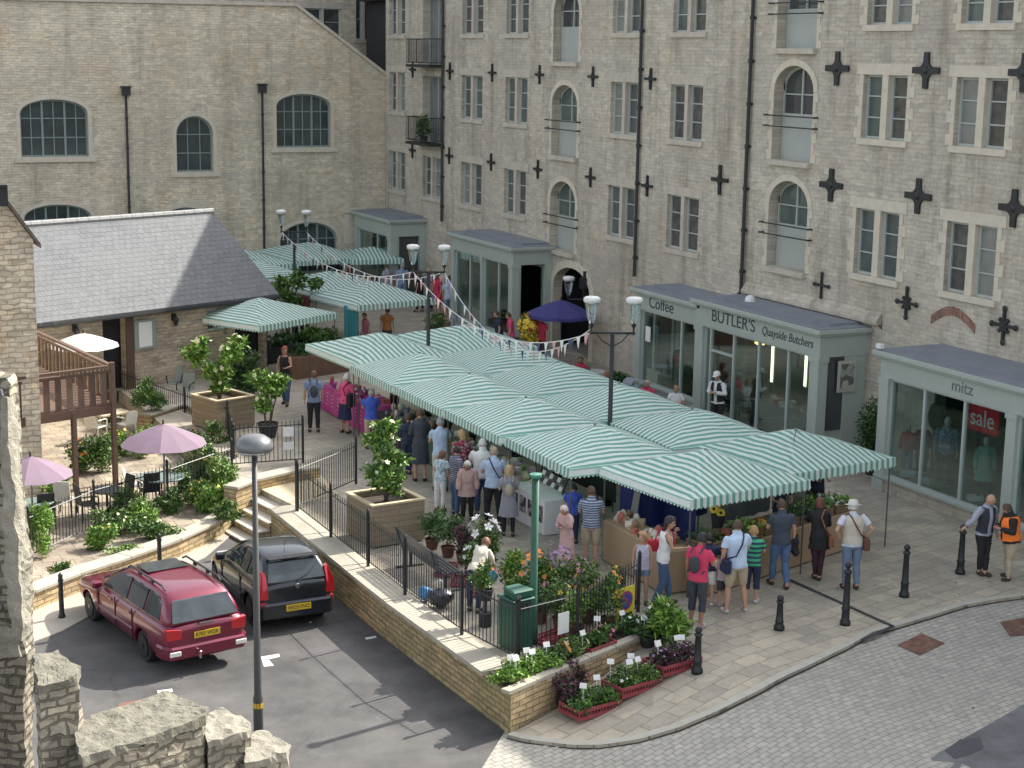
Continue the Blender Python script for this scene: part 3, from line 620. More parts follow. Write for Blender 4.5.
# ------------------------------------------------------------ shopfronts
M_txt=mat('sign_dark',(.045,.06,.06),.6); M_txtf=mat('sign_faint',(.13,.16,.15),.6)
def shopfront(label,y0,y1,xf,ztop,fas,piers,mulls,riser,rmat,transom=None,sideopen=False,name='shopfront'):
    """front plane at x=xf between y0<y1, near side wall faces -Y"""
    t=thing(name,label,'shopfront',(xf,(y0+y1)/2,0)); f=FR((xf,0,0),(0,1,0),(-1,0,0)); s=FR((0,y0,0),(1,0,0),(0,-1,0))
    mb=MB(); mb.bb(xf,XF-.002,y0,y1,ztop-fas,ztop-.1)
    mb.build('fascia',M_green,t)
    mb=MB(); mb.bb(xf-.2,XF-.003,y0-.2,y1+.14,ztop-.098,ztop+.02); mb.bb(xf-.12,XF-.003,y0-.12,y1+.08,ztop-.17,ztop-.1); mb.build('cornice',M_green,t,bevel=.01)
    mb=MB(); mb.bb(xf-.12,XF-.004,y0-.12,y1+.08,ztop+.021,ztop+.05); mb.bb(xf+.5,XF-.004,y0+.3,y1-.3,ztop+.05,ztop+.12)
    mb.build('roof',M_lead,t)
    for (a,b) in piers:
        mb=MB(); mb.bb(xf-.02,xf+.3,a,b,.0,ztop-fas); mb.bb(xf-.06,xf+.32,a-.03,b+.03,0,.3); mb.bb(xf-.05,xf+.32,a-.03,b+.03,ztop-fas-.14,ztop-fas-.001); mb.build('pier',M_green,t)
    if riser:
        mb=MB(); mb.bb(xf+.03,xf+.3,y0+.05,y1,.0,riser); o=mb.build('stall_riser',rmat,t); mb=MB(); mb.bb(xf-.05,xf+.3,y0+.0,y1,riser+.001,riser+.07); mb.build('sill',M_green,o)
    pr=sorted(piers); 
    for i in range(len(pr)-1):
        a,b=pr[i][1],pr[i+1][0]; w_=MB(); zt=ztop-fas
        zz=riser+.07 if riser else .03
        w_.bb(xf+.08,xf+.16,a,b,zz,zz+.06); w_.bb(xf+.08,xf+.16,a,b,zt-.06,zt)
        for m_ in [a+.03,b-.03]+[m_ for m_ in mulls if a<m_<b]: w_.bb(xf+.07,xf+.17,m_-.035,m_+.035,zz,zt)
        if transom: 
            for (ta,tb) in transom:
                if a<=ta<b: w_.bb(xf+.08,xf+.16,ta,tb,zt-.75,zt-.68)
        o=w_.build('shop_window',M_win,t); p=MB(); p.bb(xf+.115,xf+.125,a+.03,b-.03,zz+.03,zt-.03); p.build('pane',M_glass,o)
    return t,f,s
yv=lambda px,py,x: PX(px,py,x).y
# sale shop
xs=27.42
pL=(yv(886,430,xs),yv(877,430,xs)); pR=(yv(1014,460,xs),yv(1004,460,xs))
sale,fs,ss_=shopfront('grey green boutique shopfront with mannequins and a red sale poster','dummy' and 20.5,pL[1],xs,3.72,.68,[pL,pR,(20.5,20.8),(24.2,24.5)],[yv(920,430,xs),yv(960,440,xs),27.],.34,M_fac)
text('lettering','mitz',.42,M_txtf,sale,(xs-.006-xs,PX(962,393,xs).y-sale.location.y,3.32),(R(90),0,R(-90)),sx=1.1)
sg=thing('sale_poster','red poster reading sale hanging inside the boutique window','poster',PX(984,418,xs+.2))
c_=PX(984,418,xs+.16); 
mb=MB(); mb.box(c_,(.02,1.06,.74)); mb.build('board',mat('sale_red',(.70,.02,.04),.5,var=.05),sg)
text('lettering','sale',.6,M_white,sg,(-.056,0,-.03),(R(90),0,R(-90)),sx=.95)
mb=MB(); mb.bb(27.5,34,20.5,34.1,.34,.4); mb.bb(30.2,30.3,20.5,34,.4,3.2); tag(mb.build('shop_floor',mat('shop_floor_dark',(.10,.085,.07),.7)),kind='structure')
# butcher
xb=27.55; zt=3.8
pl=(yv(702,380,xb),yv(692,380,xb)); pr_=(yv(823,400,xb),yv(809,400,xb))
by0=PX(821,330,xb).y; by1=PX(697,303,xb).y
but,fb,sb_=shopfront('grey green butcher shopfront with a dark lettered fascia and lit counter','x' and by0,by1,xb,zt,.78,[(by0,by0+.42),(by1-.42,by1)],[yv(707,380,xb),yv(730,380,xb),yv(755,380,xb),yv(784,400,xb)],.0,M_fac,transom=[(yv(730,380,xb),yv(707,380,xb))])
text('lettering',"BUTLER'S",.52,M_txt,but,(-.008,PX(733,322,xb).y-but.location.y,3.4),(R(90),0,R(-90)),sx=1.12)
text('lettering',"Quayside Butchers",.36,M_txt,but,(-.008,PX(787,338,xb).y-but.location.y,3.36),(R(90),0,R(-90)),sx=.92,shear=.15)
mb=MB(); f2=sb_; f2.box(mb,xb+.05,xb+.26,0.02,zt-.80,-.25,-.05); f2.box(mb,xb+.9,XF-.01,0,zt-.78,-.12,-.02); f2.box(mb,xb+.3,xb+.9,0,.9,-.2,-.1); mb.build('side_panel',M_green,but)
mb=MB(); f2.box(mb,xb+.2,xb+.92,.9,zt-.78,-.18,-.06); mb.build('side_window',M_pane,but)
pc=PY(846,376,by0); pt=thing('framed_picture','pale framed picture on the side wall of the butcher shop','picture',pc)
mb=MB(); mb.box(pc+Vector((0,-.03,0)),(.62,.04,.9)); mb.build('frame',mat('frame_cream',(.45,.44,.38),.6),pt); mb=MB(); mb.box(pc+Vector((0,-.055,0)),(.46,.02,.72)); mb.build('print',checks('print',(.3,.32,.28),(.12,.13,.12),(.38,.38,.33),.2),pt)
# butcher interior
mb=MB(); mb.bb(27.7,34,by0,by1,.0,.02); tag(mb.build('shop_floor',mat('tiles_dark',(.12,.11,.1),.5)),kind='structure')
ct=thing('meat_counter','butcher counter piled with red meat behind the shop glass','counter',(28.6,39.2,0))
mb=MB(); mb.bb(28.3,29.1,37.6,41.2,0,.95); mb.build('cabinet',mat('cabinet',(.2,.2,.2),.4),ct)
for i in range(46):
    mb=MB(); x=28.35+.7*rr.random(); y=37.7+3.4*rr.random(); mb.ell((x,y,1.0+.05*rr.random()),(.1,.14,.07),8,5); mb.build('meat_joint',mat(['meat_red','meat_pale','tray_white'][i%3],[(.35,.06,.05),(.5,.3,.24),(.6,.6,.56)][i%3],.4),ct)
for px,py in((772,364),(805.5,368)):
    q=PX(px,py,28.9); o=thing('strip_light','','strip light',q); o['label']='glowing white strip light inside the butcher shop, '+('left of the two' if px<780 else 'right of the two, by the corner pier')
    mb=MB(); mb.tube([q+Vector((0,.0,.55)),q+Vector((0,0,-.55))],.035,8); mb.build('tube',mat('tube_glow',(1,.85,.55),.4,emis=2.2),o)
    mb=MB(); mb.box(q+Vector((.05,0,0)),(.04,.08,1.2)); mb.build('fitting',M_white,o)
o=thing('ceiling_lamp','warm glowing lamp near the top of the butcher window','lamp',PX(760,343,28.6)); mb=MB(); mb.ell(PX(760,343,28.6),(.16,.2,.07),10,6); mb.build('bulb',mat('warm_glow',(1,.6,.25),.4,emis=1.6),o); mb=MB(); mb.bb(28.55,28.65,PX(760,343,28.6).y-.03,PX(760,343,28.6).y+.03,2.9,3.3); mb.build('stem',M_iron,o)
# coffee shop
xc=27.75; cy1=PX(636,300,xc).y; cy0=by1+.05
cof,fc,sc_=shopfront('grey green cafe shopfront with dark Coffee lettering on its fascia','x' and cy0,cy1,xc,3.6,.68,[(cy1-.35,cy1),(cy0,cy0+.3)],[yv(679,340,xc)],.4,M_green)
text('lettering','Coffee',.55,M_txt,cof,(-.008,PX(661,314,xc).y-cof.location.y,3.23),(R(90),0,R(-90)),sx=1.05)
mb=MB(); q=PX(648,334,xc-.02); mb.box(q,(.02,.3,.5)); tag(mb.build('notice',M_white),'white paper notice stuck in the cafe window under the Coffee sign','notice')
mb=MB(); mb.bb(27.9,34,cy0,cy1,0,.02); tag(mb.build('shop_floor',M_dark),kind='structure')
# far shopfronts
f2_,_,s2=shopfront('grey green shopfront beside the archway with a dark flat roof','x' and PX(513,262,27.5).y,62.3,27.5,3.95,.68,[(PX(513,262,27.5).y,PX(513,262,27.5).y+.35),(59.2,59.4),(62.0,62.3)],[57.9,60.6],.4,M_green)
y0_=PX(513,262,27.5).y; mb=MB(); s2.box(mb,27.82,27.86,0,3.25,-.3,-.02); s2.box(mb,28.9,29.19,0,3.27,-.3,0); s2.box(mb,27.85,28.9,0,.5,-.25,-.05); mb.build('side_panel',M_green,f2_)
mb=MB(); s2.box(mb,27.85,28.9,.5,3.27,-.2,-.17); mb.build('side_window',M_glass,f2_)
y0_=PX(391,228,27.5).y
f1_,_,s1=shopfront('grey green shopfront tucked in the far corner against the old mill','x' and y0_,73.7,27.5,3.8,.75,[(y0_,y0_+.4),(73.3,73.7)],[y0_+1.9],.4,M_green)
mb=MB(); s1.box(mb,27.82,27.9,0,3.03,-.3,-.02); s1.box(mb,28.9,29.19,0,3.05,-.3,0); mb.build('side_panel',M_green,f1_)
mb=MB(); s1.box(mb,27.9,28.9,0.02,3.05,-.25,-.2); mb.build('side_door',M_pane,f1_)
# ------------------------------------------------------------ old mill (end wall)
ml=thing('old_mill','tall pale rubble stone mill closing the far end, with arched multi pane windows','building',(15,74,0))
FB=FR((0,74,0),(1,0,0),(0,-1,0))
mops=[(12.3,15.2,6.5,8.98,.6),(19.1,20.8,5.75,8.25,.8),(23.8,26.45,6.8,9.25,.55),(12.3,15.2,2.4,4.42,.55),(18.35,20.5,2.0,4.15,.6),(23.9,26.75,.9,3.3,.85)]
mb=MB(); wall(mb,FB,-14,29.19,0,10.1,mops,.3); mb.add([FB.p(-14,10.1),FB.p(29.19,10.1),FB.p(24.75,13.2),FB.p(-14,12.95)],[(0,1,2,3)])
mb.build('wall',M_back,ml,recalc=False)
mb=MB(); mb.bb(-14,29.19,74.42,74.8,0,10.1); mb.build('inner_core',M_dark,ml)
mb=MB(); mb.ext([FB.p(-14,12.95,-.5),FB.p(24.75,13.2,-.5),FB.p(29.19,10.1,-.5),FB.p(29.19,9.9,-.5),FB.p(-14,9.9,-.5)],(0,.06,0)); mb.build('wall_back',M_dark,ml)
mb=MB(); mb.ext([FB.p(-14,12.952,.1),FB.p(24.78,13.202,.1),FB.p(24.78,13.36,.1),FB.p(-14,13.11,.1)],(0,.62,0)); mb.ext([FB.p(24.78,13.2,.1),FB.p(29.19,10.102,.1),FB.p(29.19,10.28,.1),FB.p(24.78,13.37,.1)],(0,.62,0)); mb.build('coping',M_ashd,ml)
def millwin(a,b,c,d,rise,nx,nz):
    f=MB(); dep=.25; t=.07
    pa=arch(a,b,d-rise,rise,14); pb=arch(a+.09,b-.09,d-rise,rise-.09,14)
    for i in range(14): f.ext([FB.p(*pa[i],-dep),FB.p(*pa[i+1],-dep),FB.p(*pb[i+1],-dep),FB.p(*pb[i],-dep)],FB.N*.06)
    FB.box(f,a,a+t,c,d-rise,-dep,-dep+.06); FB.box(f,b-t,b,c,d-rise,-dep,-dep+.06); FB.box(f,a+t,b-t,c,c+t,-dep,-dep+.06)
    cu=(a+b)/2; hw=(b-a)/2
    for i in range(1,nx):
        u=a+(b-a)*i/nx; h=d-rise+rise*math.sqrt(max(0,1-((u-cu)/hw)**2))-.03; wd=.045 if (nx==6 and i%2==0) else .02
        FB.box(f,u-wd,u+wd,c+t,h,-dep+.004,-dep+.055)
    for k in range(1,nz): z=c+(d-c)*k/nz; FB.box(f,a+t,b-t,z-.022,z+.022,-dep+.006,-dep+.05)
    o=f.build('window',mat('mill_window_paint',(.22,.28,.27),.5),ml)
    p=MB(); V=[FB.p(a+.03,c+.03,-dep-.02),FB.p(b-.03,c+.03,-dep-.02)]+[FB.p(u,v,-dep-.02) for u,v in arch(a+.03,b-.03,d-rise,rise-.03,14)[::-1]]; p.ext(V,FB.N*.02); p.build('pane',mat('mill_pane',(.05,.065,.065),.07,var=.7,scale=2,spec=.9),o)
    s=MB(); pa=arch(a-.001,b+.001,d-rise,rise,14); pb=arch(a-.17,b+.17,d-rise,rise+.17,14)
    for i in range(14): s.ext([FB.p(*pa[i],.003),FB.p(*pa[i+1],.003),FB.p(*pb[i+1],.003),FB.p(*pb[i],.003)],FB.N*.02)
    FB.box(s,a-.17,a-.001,c,d-rise,.003,.02); FB.box(s,b+.001,b+.17,c,d-rise,.003,.02)
    FB.box(s,a-.3,b+.3,c-.22,c-.002,.003,.12); s.build('stone_surround',M_ash,o)
for k,(m_,nx,nz) in enumerate(zip(mops,(6,3,6,6,4,6),(3,3,3,3,3,3))): millwin(*m_,nx,nz)
for x,zt_ in((16.87,9.2),(23.1,9.35)):
    mb=MB(); mb.tube([(x,73.88,zt_),(x,73.88,.1)],.055,8)
    for k in range(6): mb.tube([(x,73.88,zt_-1-k*1.3),(x,73.88,zt_-1.1-k*1.3)],.075,8)
    o=mb.build('drainpipe',M_pipe,ml); mb=MB(); mb.box((x,73.84,zt_+.12),(.34,.28,.34)); mb.box((x,73.84,zt_+.33),(.42,.34,.07)); mb.build('hopper_head',M_pipe,o)
mb=MB(); FB.box(mb,22.0,29.0,3.75,3.95,.003,.06)
mb=MB(); FB.box(mb,27.0,28.7,3.7,3.9,.003,.1); FB.box(mb,27.1,28.3,2.2,3.68,.003,.03); mb.build('blocked_doorway',M_ash,ml)
# higher block behind
bk=thing('rear_block','upper storeys of a stone block rising behind the sloping mill coping','building',(28,80,0))
F3=FR((0,80,0),(1,0,0),(0,-1,0)); q1=PY(304,8,80);q2=PY(341,36,80)
q3=PY(356,2,80);q4=PY(371,40,80)
mb=MB(); wall(mb,F3,10,31.8,8,22,[(q1.x,q2.x,q2.z,q1.z,0),(q3.x,q4.x,q4.z,q3.z+1.2,0)],.3)
mb.build('wall',M_back,bk,recalc=False); mb=MB(); mb.bb(10,31.8,80.42,80.8,8,22); mb.bb(31.8,32.2,74.4,80.8,8,22); mb.build('inner_core',M_dark,bk)
window_pair(bk,F3,q1.x,q2.x,q2.z,q1.z,mull=.1,bars=2); window_pair(bk,F3,q3.x,q4.x,q4.z,q3.z+1.2,mull=.14,bars=3)
mr=MB(); mr.bb(-14,27,74.9,80,11.2,11.3); mr.build('flat_roof',mat('slate_dark',(.12,.12,.13),.7),bk)
# ------------------------------------------------------------ slate roofed building
M_slate=masonry('slate_tiles','xy',(.135,.145,.152),(.115,.122,.13),(.07,.075,.08),.26,.19,.012,.5,rough=.55,dirt=(.16,.165,.17),dirtamt=.5,offs=.5,vm=.3)
ze=2.65; E=P(279,294,ze); EL=P(30,324.3,ze); e=(EL-E).normalized(); n=Vector((e.y,-e.x,0)); n=n if n.y>0 else -n
best=None
for i in range(200):
    t=1+i*.05
    q=E+n*t; z=zat(q.x,q.y,211.5); px=pj((q.x,q.y,z))[0]
    if best is None or abs(px-213)<best[0]: best=(abs(px-213),t,z)
_,tr,zr=best
print('slate run',tr,'ridge z',zr,'err',best[0])
L=(EL-E).length+3
sb=thing('slate_building','low stone outbuilding with a long pale grey slate roof','building',(E.x,E.y,0),math.atan2(-e.y,-e.x))
# local frame: +X towards right end (-e), +Y away (n)
ov=.25
mb=MB(); mb.add([(0,0,ze),(0,tr,zr),(-L,tr,zr),(-L,0,ze)],[(0,1,2,3)]); mb.add([(0,0,ze-.09),(0,tr,zr-.09),(-L,tr,zr-.09),(-L,0,ze-.09)],[(0,1,2,3)]); mb.add([(0,0,ze),(-L,0,ze),(-L,0,ze-.09),(0,0,ze-.09)],[(0,1,2,3)]); mb.add([(0,0,ze),(0,tr,zr),(0,tr,zr-.09),(0,0,ze-.09)],[(0,1,2,3)])
mb.add([(0,2*tr,ze),(0,tr,zr),(-L,tr,zr),(-L,2*tr,ze)],[(0,1,2,3)])
mb.build('roof',M_slate,sb,local=True,recalc=False)
rg=MB(); k=0; x=0
while x>-L: rg.tube([(x-.005,tr,zr+.02),(x-.44,tr,zr+.02)],.11,8); x-=.45
rg.build('ridge_tiles',mat('ridge_pale',(.30,.30,.29),.7,var=.2),sb,local=True)
FS=FR((0,0.3,0),(1,0,0),(0,-1,0))
def sbl(px,py,off=.3): # pixel -> local on front wall
    O=Vector((E.x,E.y,0))+n*off; q=PP(px,py,O,-n); d=q-Vector((E.x,E.y,0)); return d.dot(-e),q.z
u1,v1=sbl(104,372);u2,v2=sbl(125,318)
u3,v3=sbl(208,332);u4,v4=sbl(228,318)
mb=MB(); wall(mb,FS,-L,-.3,0,ze+.05,[(u1,u2,0.02,2.5,0),(u3,u4,v3,2.35,0),(u4+.3,-.5,.02,2.4,0)],.3); mb.build('wall',M_slw,sb,local=True,recalc=False)
mb=MB(); mb.bb(-.35,-.3,.3,2*tr-.3,0,ze); mb.add([(-.3,.3,ze),(-.3,2*tr-.3,ze),(-.3,tr,zr-.15)],[(0,1,2)]); mb.bb(-L,-.4,.75,.9,0,ze); mb.build('end_wall',M_dark,sb,local=True)
o=MB(); FS.box(o,u3,u4,v3,v3+.08,-.25,-.15);FS.box(o,u3,u4,2.27,2.35,-.25,-.15);FS.box(o,u3,u3+.08,v3,2.35,-.25,-.15);FS.box(o,u4-.08,u4,v3,2.35,-.25,-.15);FS.box(o,(u3+u4)/2-.04,(u3+u4)/2+.04,v3,2.35,-.25,-.15)
w_=o.build('window',M_white,sb,local=True); o=MB(); FS.box(o,u3,u4,v3,2.35,-.3,-.24); o.build('pane',M_pane,w_,local=True)
o=MB(); FS.box(o,u2,u2+.3,0,2.5,.0,.05); o.build('door_post',M_wood,sb,local=True)
o=MB(); FS.box(o,-L,0,ze-.16,ze-.1,.2,.36); o.build('gutter',M_dark,sb,local=True)
a_,b_=sbl(144,334); o=MB(); FS.box(o,a_-.42,a_+.42,b_-.5,b_+.5,.02,.08); nb=o.build('notice_board',M_greend,sb,local=True); o=MB(); FS.box(o,a_-.26,a_+.26,b_-.42,b_+.42,.085,.095); o.build('notice',M_white,nb,local=True)
for px,py in((172,319),(73,330)):
    a_,b_=sbl(px,py); o=MB(); FS.box(o,a_-.04,a_+.04,b_-.05,b_+.2,.01,.2); o.lathe([(.05,-.2),(.11,0.02),(.02,.14)],FS.p(a_,b_,.22),8); o.build('wall_lantern',M_iron,sb,local=True)
# ------------------------------------------------------------ gabled building at far left
YG=43.; gb=thing('gable_building','narrow view of an old rubble stone gable at the left edge','building',(0,YG,0))
g0=PY(-70,100,YG);g1=PY(33,236,YG); g2=PY(-160,225,YG)
mb=MB(); mb.ext([(g2.x,YG,-.5),(g1.x,YG,-.5),(g1.x,YG,g1.z-.1),(g0.x,YG,g0.z-.1),(g2.x,YG,g2.z-.1)],(0,9,0)); mb.build('wall',masonry('gable_rubble','xz',(.78,.70,.55),(.60,.53,.41),(.5,.44,.34),.34,.14,.014,1.,rub=.5,dirt=(.36,.32,.25),dirtamt=.5,ochre=.8),gb)
mb=MB(); h1=PY(40,244,YG)
mb.ext([(g0.x,YG-.15,g0.z+.05),(h1.x,YG-.15,h1.z+.02),(h1.x,YG-.15,h1.z-.1),(g0.x,YG-.15,g0.z-.08)],(0,9.3,0)); mb.ext([(g0.x,YG-.15,g0.z+.05),(g2.x,YG-.15,g2.z+.02),(g2.x,YG-.15,g2.z-.1),(g0.x,YG-.15,g0.z-.08)],(0,9.3,0)); mb.build('roof',mat('stone_tiles_dark',(.14,.12,.1),.9,var=.4,bump=.6,bscale=10),gb)
q=PY(3,196,YG-.3); mb=MB(); mb.box(q,(.2,.25,.5)); mb.box(q+Vector((-.08,0,.25)),(.34,.32,.08)); mb.build('chimney_stub',M_dark,gb)
# ------------------------------------------------------------ ruined walls in the foreground
from mathutils import noise
def rough(o,cut=5,amp=.03,sc=3.):
    me=o.data; bm=bmesh.new(); bm.from_mesh(me); bmesh.ops.triangulate(bm,faces=[f for f in bm.faces if len(f.verts)>4])
    for _ in range(cut):
        es=[e_ for e_ in bm.edges if e_.calc_length()>.12]
        if not es: break
        bmesh.ops.subdivide_edges(bm,edges=es,cuts=1,use_grid_fill=True)
    bm.normal_update()
    for v in bm.verts:
        nv=noise.noise_vector(v.co*sc); n2=noise.noise_vector(v.co*sc*3.1); v.co+=nv*amp*1.6+n2*amp*.7
    bm.to_mesh(me); bm.free(); me.update(); return o
rw_=thing('ruined_wall','broken rubble wall stepping down to the right in the bottom left foreground','wall',P(150,760,2))
M_moss=mat('mossy_stone_top',(.17,.16,.125),.95,var=.6,scale=9,bump=1.,bscale=30)
M_capst=mat('pale_cap_stone',(.27,.25,.20),.95,var=.5,scale=8,bump=1.,bscale=35)
chunks=[([(34,655),(56,650),(79,668),(77,676),(38,684)],3.9,M_moss),([(78,722),(120,708),(166,692),(204,708),(203,717),(150,735),(84,756)],3.2,M_moss),([(203,716),(221,707),(250,723),(247,730),(208,741)],2.9,M_capst),([(243,738),(263,730),(289,745),(287,752),(247,762)],2.6,M_capst)]
for px,z,cm in chunks:
    pp=[P(a,b,z) for a,b in px]; cx=sum((p.x for p in pp))/len(pp); cy=sum((p.y for p in pp))/len(pp)
    mb=MB(); mb.prism([(p.x,p.y) for p in pp],-.9,z-.1); o=mb.build('rubble_course',M_rub,rw_); rough(o,7,.03,4.)
    mb=MB(); mb.prism([(cx+(p.x-cx)*1.05,cy+(p.y-cy)*1.05) for p in pp],z-.11,z); o=mb.build('cap_stone',cm,rw_); rough(o,6,.025,5)
Nn=Vector((-math.sin(yaw+.1),-math.cos(yaw+.1),0)); On=Vector((0,0,H))+ray(20,560)*20
pier=thing('ruined_pier','tall old rubble pier with pale quoins cropped by the left edge','wall',(On.x,On.y,0))
def blk(pxs,dep,mt,nm,fwd=0.):
    V=[PP(a,b,On,Nn)+Nn*fwd for a,b in pxs]; mb=MB(); mb.ext(V,-Nn*dep); o=mb.build(nm,mt,pier); rough(o,7,.025,4.5)
blk([(-60,372),(4,378),(9,386),(12,470),(22,560),(25,660),(24,690),(24,1200),(-60,1200)],.3,M_rub,'rubble_core')
blk([(3,395),(10,398),(14,470),(22,560),(25,640),(14,640),(8,560),(4,470)],.3,M_capst,'quoin_strip',.08)
blk([(-30,440),(8,440),(9,462),(-30,470)],.3,M_capst,'quoin_strip',.07)
blk([(-30,500),(11,505),(13,528),(-30,530)],.3,M_capst,'quoin_strip',.07)
blk([(-30,620),(20,628),(22,655),(-30,665)],.3,M_capst,'quoin_strip',.07)
mb=MB(); V=[PP(a,b,On,Nn)+Nn*.25 for a,b in((3,600),(4,1000))]; mb.tube(V,.055,8); mb.build('rusty_pipe',mat('rust_pipe',(.22,.09,.055),.8,var=.4,scale=10),pier)
V=[PP(a,b,On,Nn) for a,b in((-20,384),(4,388),(6,394),(3,397),(-20,394))]; mb=MB(); mb.ext([v+Nn*.1 for v in V],-Nn*.3); mb.build('lead_flashing',mat('dark_flash',(.12,.12,.12),.5),pier)
# ------------------------------------------------------------ railings
def fence(name,label,pts,h=1.15,sp=.115,posts=None,group=None,rail=.12):
    """pts: ground points; a post at each"""
    t=thing(name,label,'railing',tuple(pts[0]),group=group)
    for p in pts:
        mb=MB(); mb.box(p+Vector((0,0,h/2+.04)),(.055,.055,h+.08)); mb.lathe([(.001,h+.2),(.035,h+.15),(.045,h+.12),(.02,h+.08)][::-1],p,8); mb.build('post',M_iron,t)
    for a,b in zip(pts[:-1],pts[1:]):
        mb=MB(); d=b-a; L_=math.hypot(d.x,d.y); k=max(2,int(L_/sp)); ang=math.atan2(d.y,d.x)
        for z in(rail,h-.1): mb.tube([a+Vector((0,0,z)),b+Vector((0,0,z))],.016,4)
        for i in range(1,k): q=a+d*(i/k); mb.tube([q+Vector((0,0,rail-.02)),q+Vector((0,0,h)),q+Vector((0,0,h+.05))],[.010,.010,.001],4)
        mb.build('railing_panel',M_iron,t)
    return t
zc=.065
fp=[(296,511),(330,537),(368,566),(411,594),(460,635),(516,663)]
FP=[P(a,b,zc) for a,b in fp]
for p in FP[:5]: p.x=12.5+(.02 if p.y>30 else .12)
FP[5]=P(516,663,.05)
fence('iron_railing','black iron railing on the retaining wall coping above the cars',FP,1.13)
g1_=[FP[5],P(577,646,.02),P(638,612,.0)]
fence('iron_railing','short black iron railing between the corner post and the yellow no parking sign',[FP[5]+Vector((.06,.03,0)),g1_[1],g1_[2]],1.13)
fence('iron_railing','black iron gate panel standing across the top of the stone steps',[FP[0]+Vector((0,.07,0)),P(356,484,0)],1.13)
fence('iron_railing','black iron railing with two white notices behind the low wall',[P(232,468,.0),P(303,463,.0)],1.2)
for k,(px,py) in enumerate(((287.5,430.5),(287.5,444.5))):
    q=P(303,463,0).lerp(P(232,468,0),.2); z=zat(q.x,q.y,py+1); mb=MB(); mb.box((q.x-.02,q.y-.04,z),(.30,.02,.22 if k else .26),math.atan2(0,1)); 
    tag(mb.build('notice',M_white),('upper' if k==0 else 'lower')+' white notice tied to the railing behind the low wall','notice')
fence('iron_railing','thin black railing running round the cafe garden behind its curved wall',[P(30,560,-.36),P(95,530,-.36),P(168,508,-.36),P(232,484,-.3)],1.1,.13)
fence('iron_railing','thin black railing beside the wooden planter at the back of the garden',[P(118,400,-.4),P(185,425,-.4),P(228,440,-.2),P(234,466,-.2)],1.05,.13)
for i,(a,b,h_) in enumerate(((62,618,1.0),(160,573,.95))):
    q=P(a,b,-.79); t=thing('parking_post','',  'post',q); t['label']='thin black post on the path edge, '+('left of the maroon car bonnet' if i==0 else 'behind the maroon car bonnet')
    mb=MB(); mb.lathe([(.075,0),(.075,.06),(.055,.12),(.05,h_*.8),(.065,h_*.84),(.045,h_*.9),(.055,h_*.96),(.01,h_+.02)],q,10); mb.build('shaft',M_iron,t,smooth=True)
# bollards
def bollard(px,py,topy,label,hh=None):
    q=G(px,py); h=hh or zat(q.x,q.y,topy)-q.z
    t=thing('bollard',label,'bollard',q,group='black cast iron bollards along the pavement edge')
    mb=MB(); s=h; mb.lathe([(.11,0),(.11,.08),(.085,.12),(.08,.24*s),(.095,.26*s),(.075,.29*s),(.058,.8*s),(.08,.82*s),(.08,.85*s),(.045,.875*s)],q,14); mb.build('shaft',M_iron,t,smooth=True)
    mb=MB(); mb.ell((q.x,q.y,q.z+.935*s),(.068,.068,.068*1.05),12,8); mb.build('knob',M_iron,t,smooth=True)
bollard(697,673,627,'black bollard nearest the front, beside the crates of plants')
bollard(779,630,596,'short black bollard between the shoppers and the kerb')
bollard(845,625,561,'black bollard in front of the man in the pale sun hat')
bollard(904,597,544,'black bollard between the man in the sun hat and the man leaning on a bollard')
bollard(960,574,524,'black bollard with the older man\'s hand resting on it')
# ------------------------------------------------------------ lamps
def lantern(mbG,mbI,mbW,c,s=1.):
    # inverted tapered glass bowl with white lid
    mbG.lathe([(.06*s,-.62*s),(.13*s,-.45*s),(.21*s,-.02*s),(.225*s,.02*s)],c,12); mbW.lathe([(.245*s,.02*s),(.25*s,.13*s),(.20*s,.17*s),(.06*s,.19*s),(.01,.2*s)],c,12)
    mbI.lathe([(.03*s,-.75*s),(.07*s,-.66*s),(.07*s,-.62*s)],c,10)
def doublelamp(x,y,zb,pxs,label,s=1.):
    q=Vector((x,y,0)); t=thing('street_lamp',label,'street lamp',q)
    cb=zat(x,y,pxs[0]); tops=[]
    mb=MB(); mb.lathe([(.13,0),(.13,.5),(.09,.6),(.065,1.0),(.05,cb)],q,12); mb.build('post',M_iron,t,smooth=True)
    d=Vector((math.cos(yaw),-math.sin(yaw),0)); arm=pxs[1]/pj((x,y,cb))[0]
    a=.62*s; mb=MB(); mb.tube([q+d*(-a)+Vector((0,0,cb)),q+d*a+Vector((0,0,cb))],.03,8)
    for sg_ in(-1,1): 
        c=q+d*a*sg_+Vector((0,0,cb)); mb.tube([c,c+Vector((0,0,.12))],.025,8); mb.ell(c,(.05,.05,.05),8,6)
        mb.tube([q+Vector((0,0,cb-.35)),q+d*sg_*.25+Vector((0,0,cb-.2)),q+d*sg_*.4+Vector((0,0,cb-.02))],.015,6)
    mb.build('cross_arm',M_iron,t,smooth=True)
    for sg_ in(-1,1):
        c=q+d*a*sg_+Vector((0,0,cb+.12+.75*s)); A_,B_,C_=MB(),MB(),MB(); lantern(A_,B_,C_,c,s)
        o=A_.build('lantern',M_lampg,t,smooth=True); B_.build('lantern_base',M_iron,o); C_.build('lantern_lid',M_white,o,smooth=True)
    return q,d,cb,a
LP={}
LP[2]=doublelamp(20.0,35.35,0,(333,.6),'double headed street lamp rising through the main striped canopies near the cafe',.85)
LP[1]=doublelamp(19.85,46.7,0,(272,.6),'double headed street lamp at the middle of the market, behind the left canopies',.78)
LP[3]=doublelamp(20.6,62.0,0,(232,.6),'furthest double headed street lamp near the old mill',.8)
q=PX(566,305,XF); t=thing('wall_lamp','bracket lamp with a white lid on the warehouse wall beside the archway','wall lamp',PX(586,285,XF))
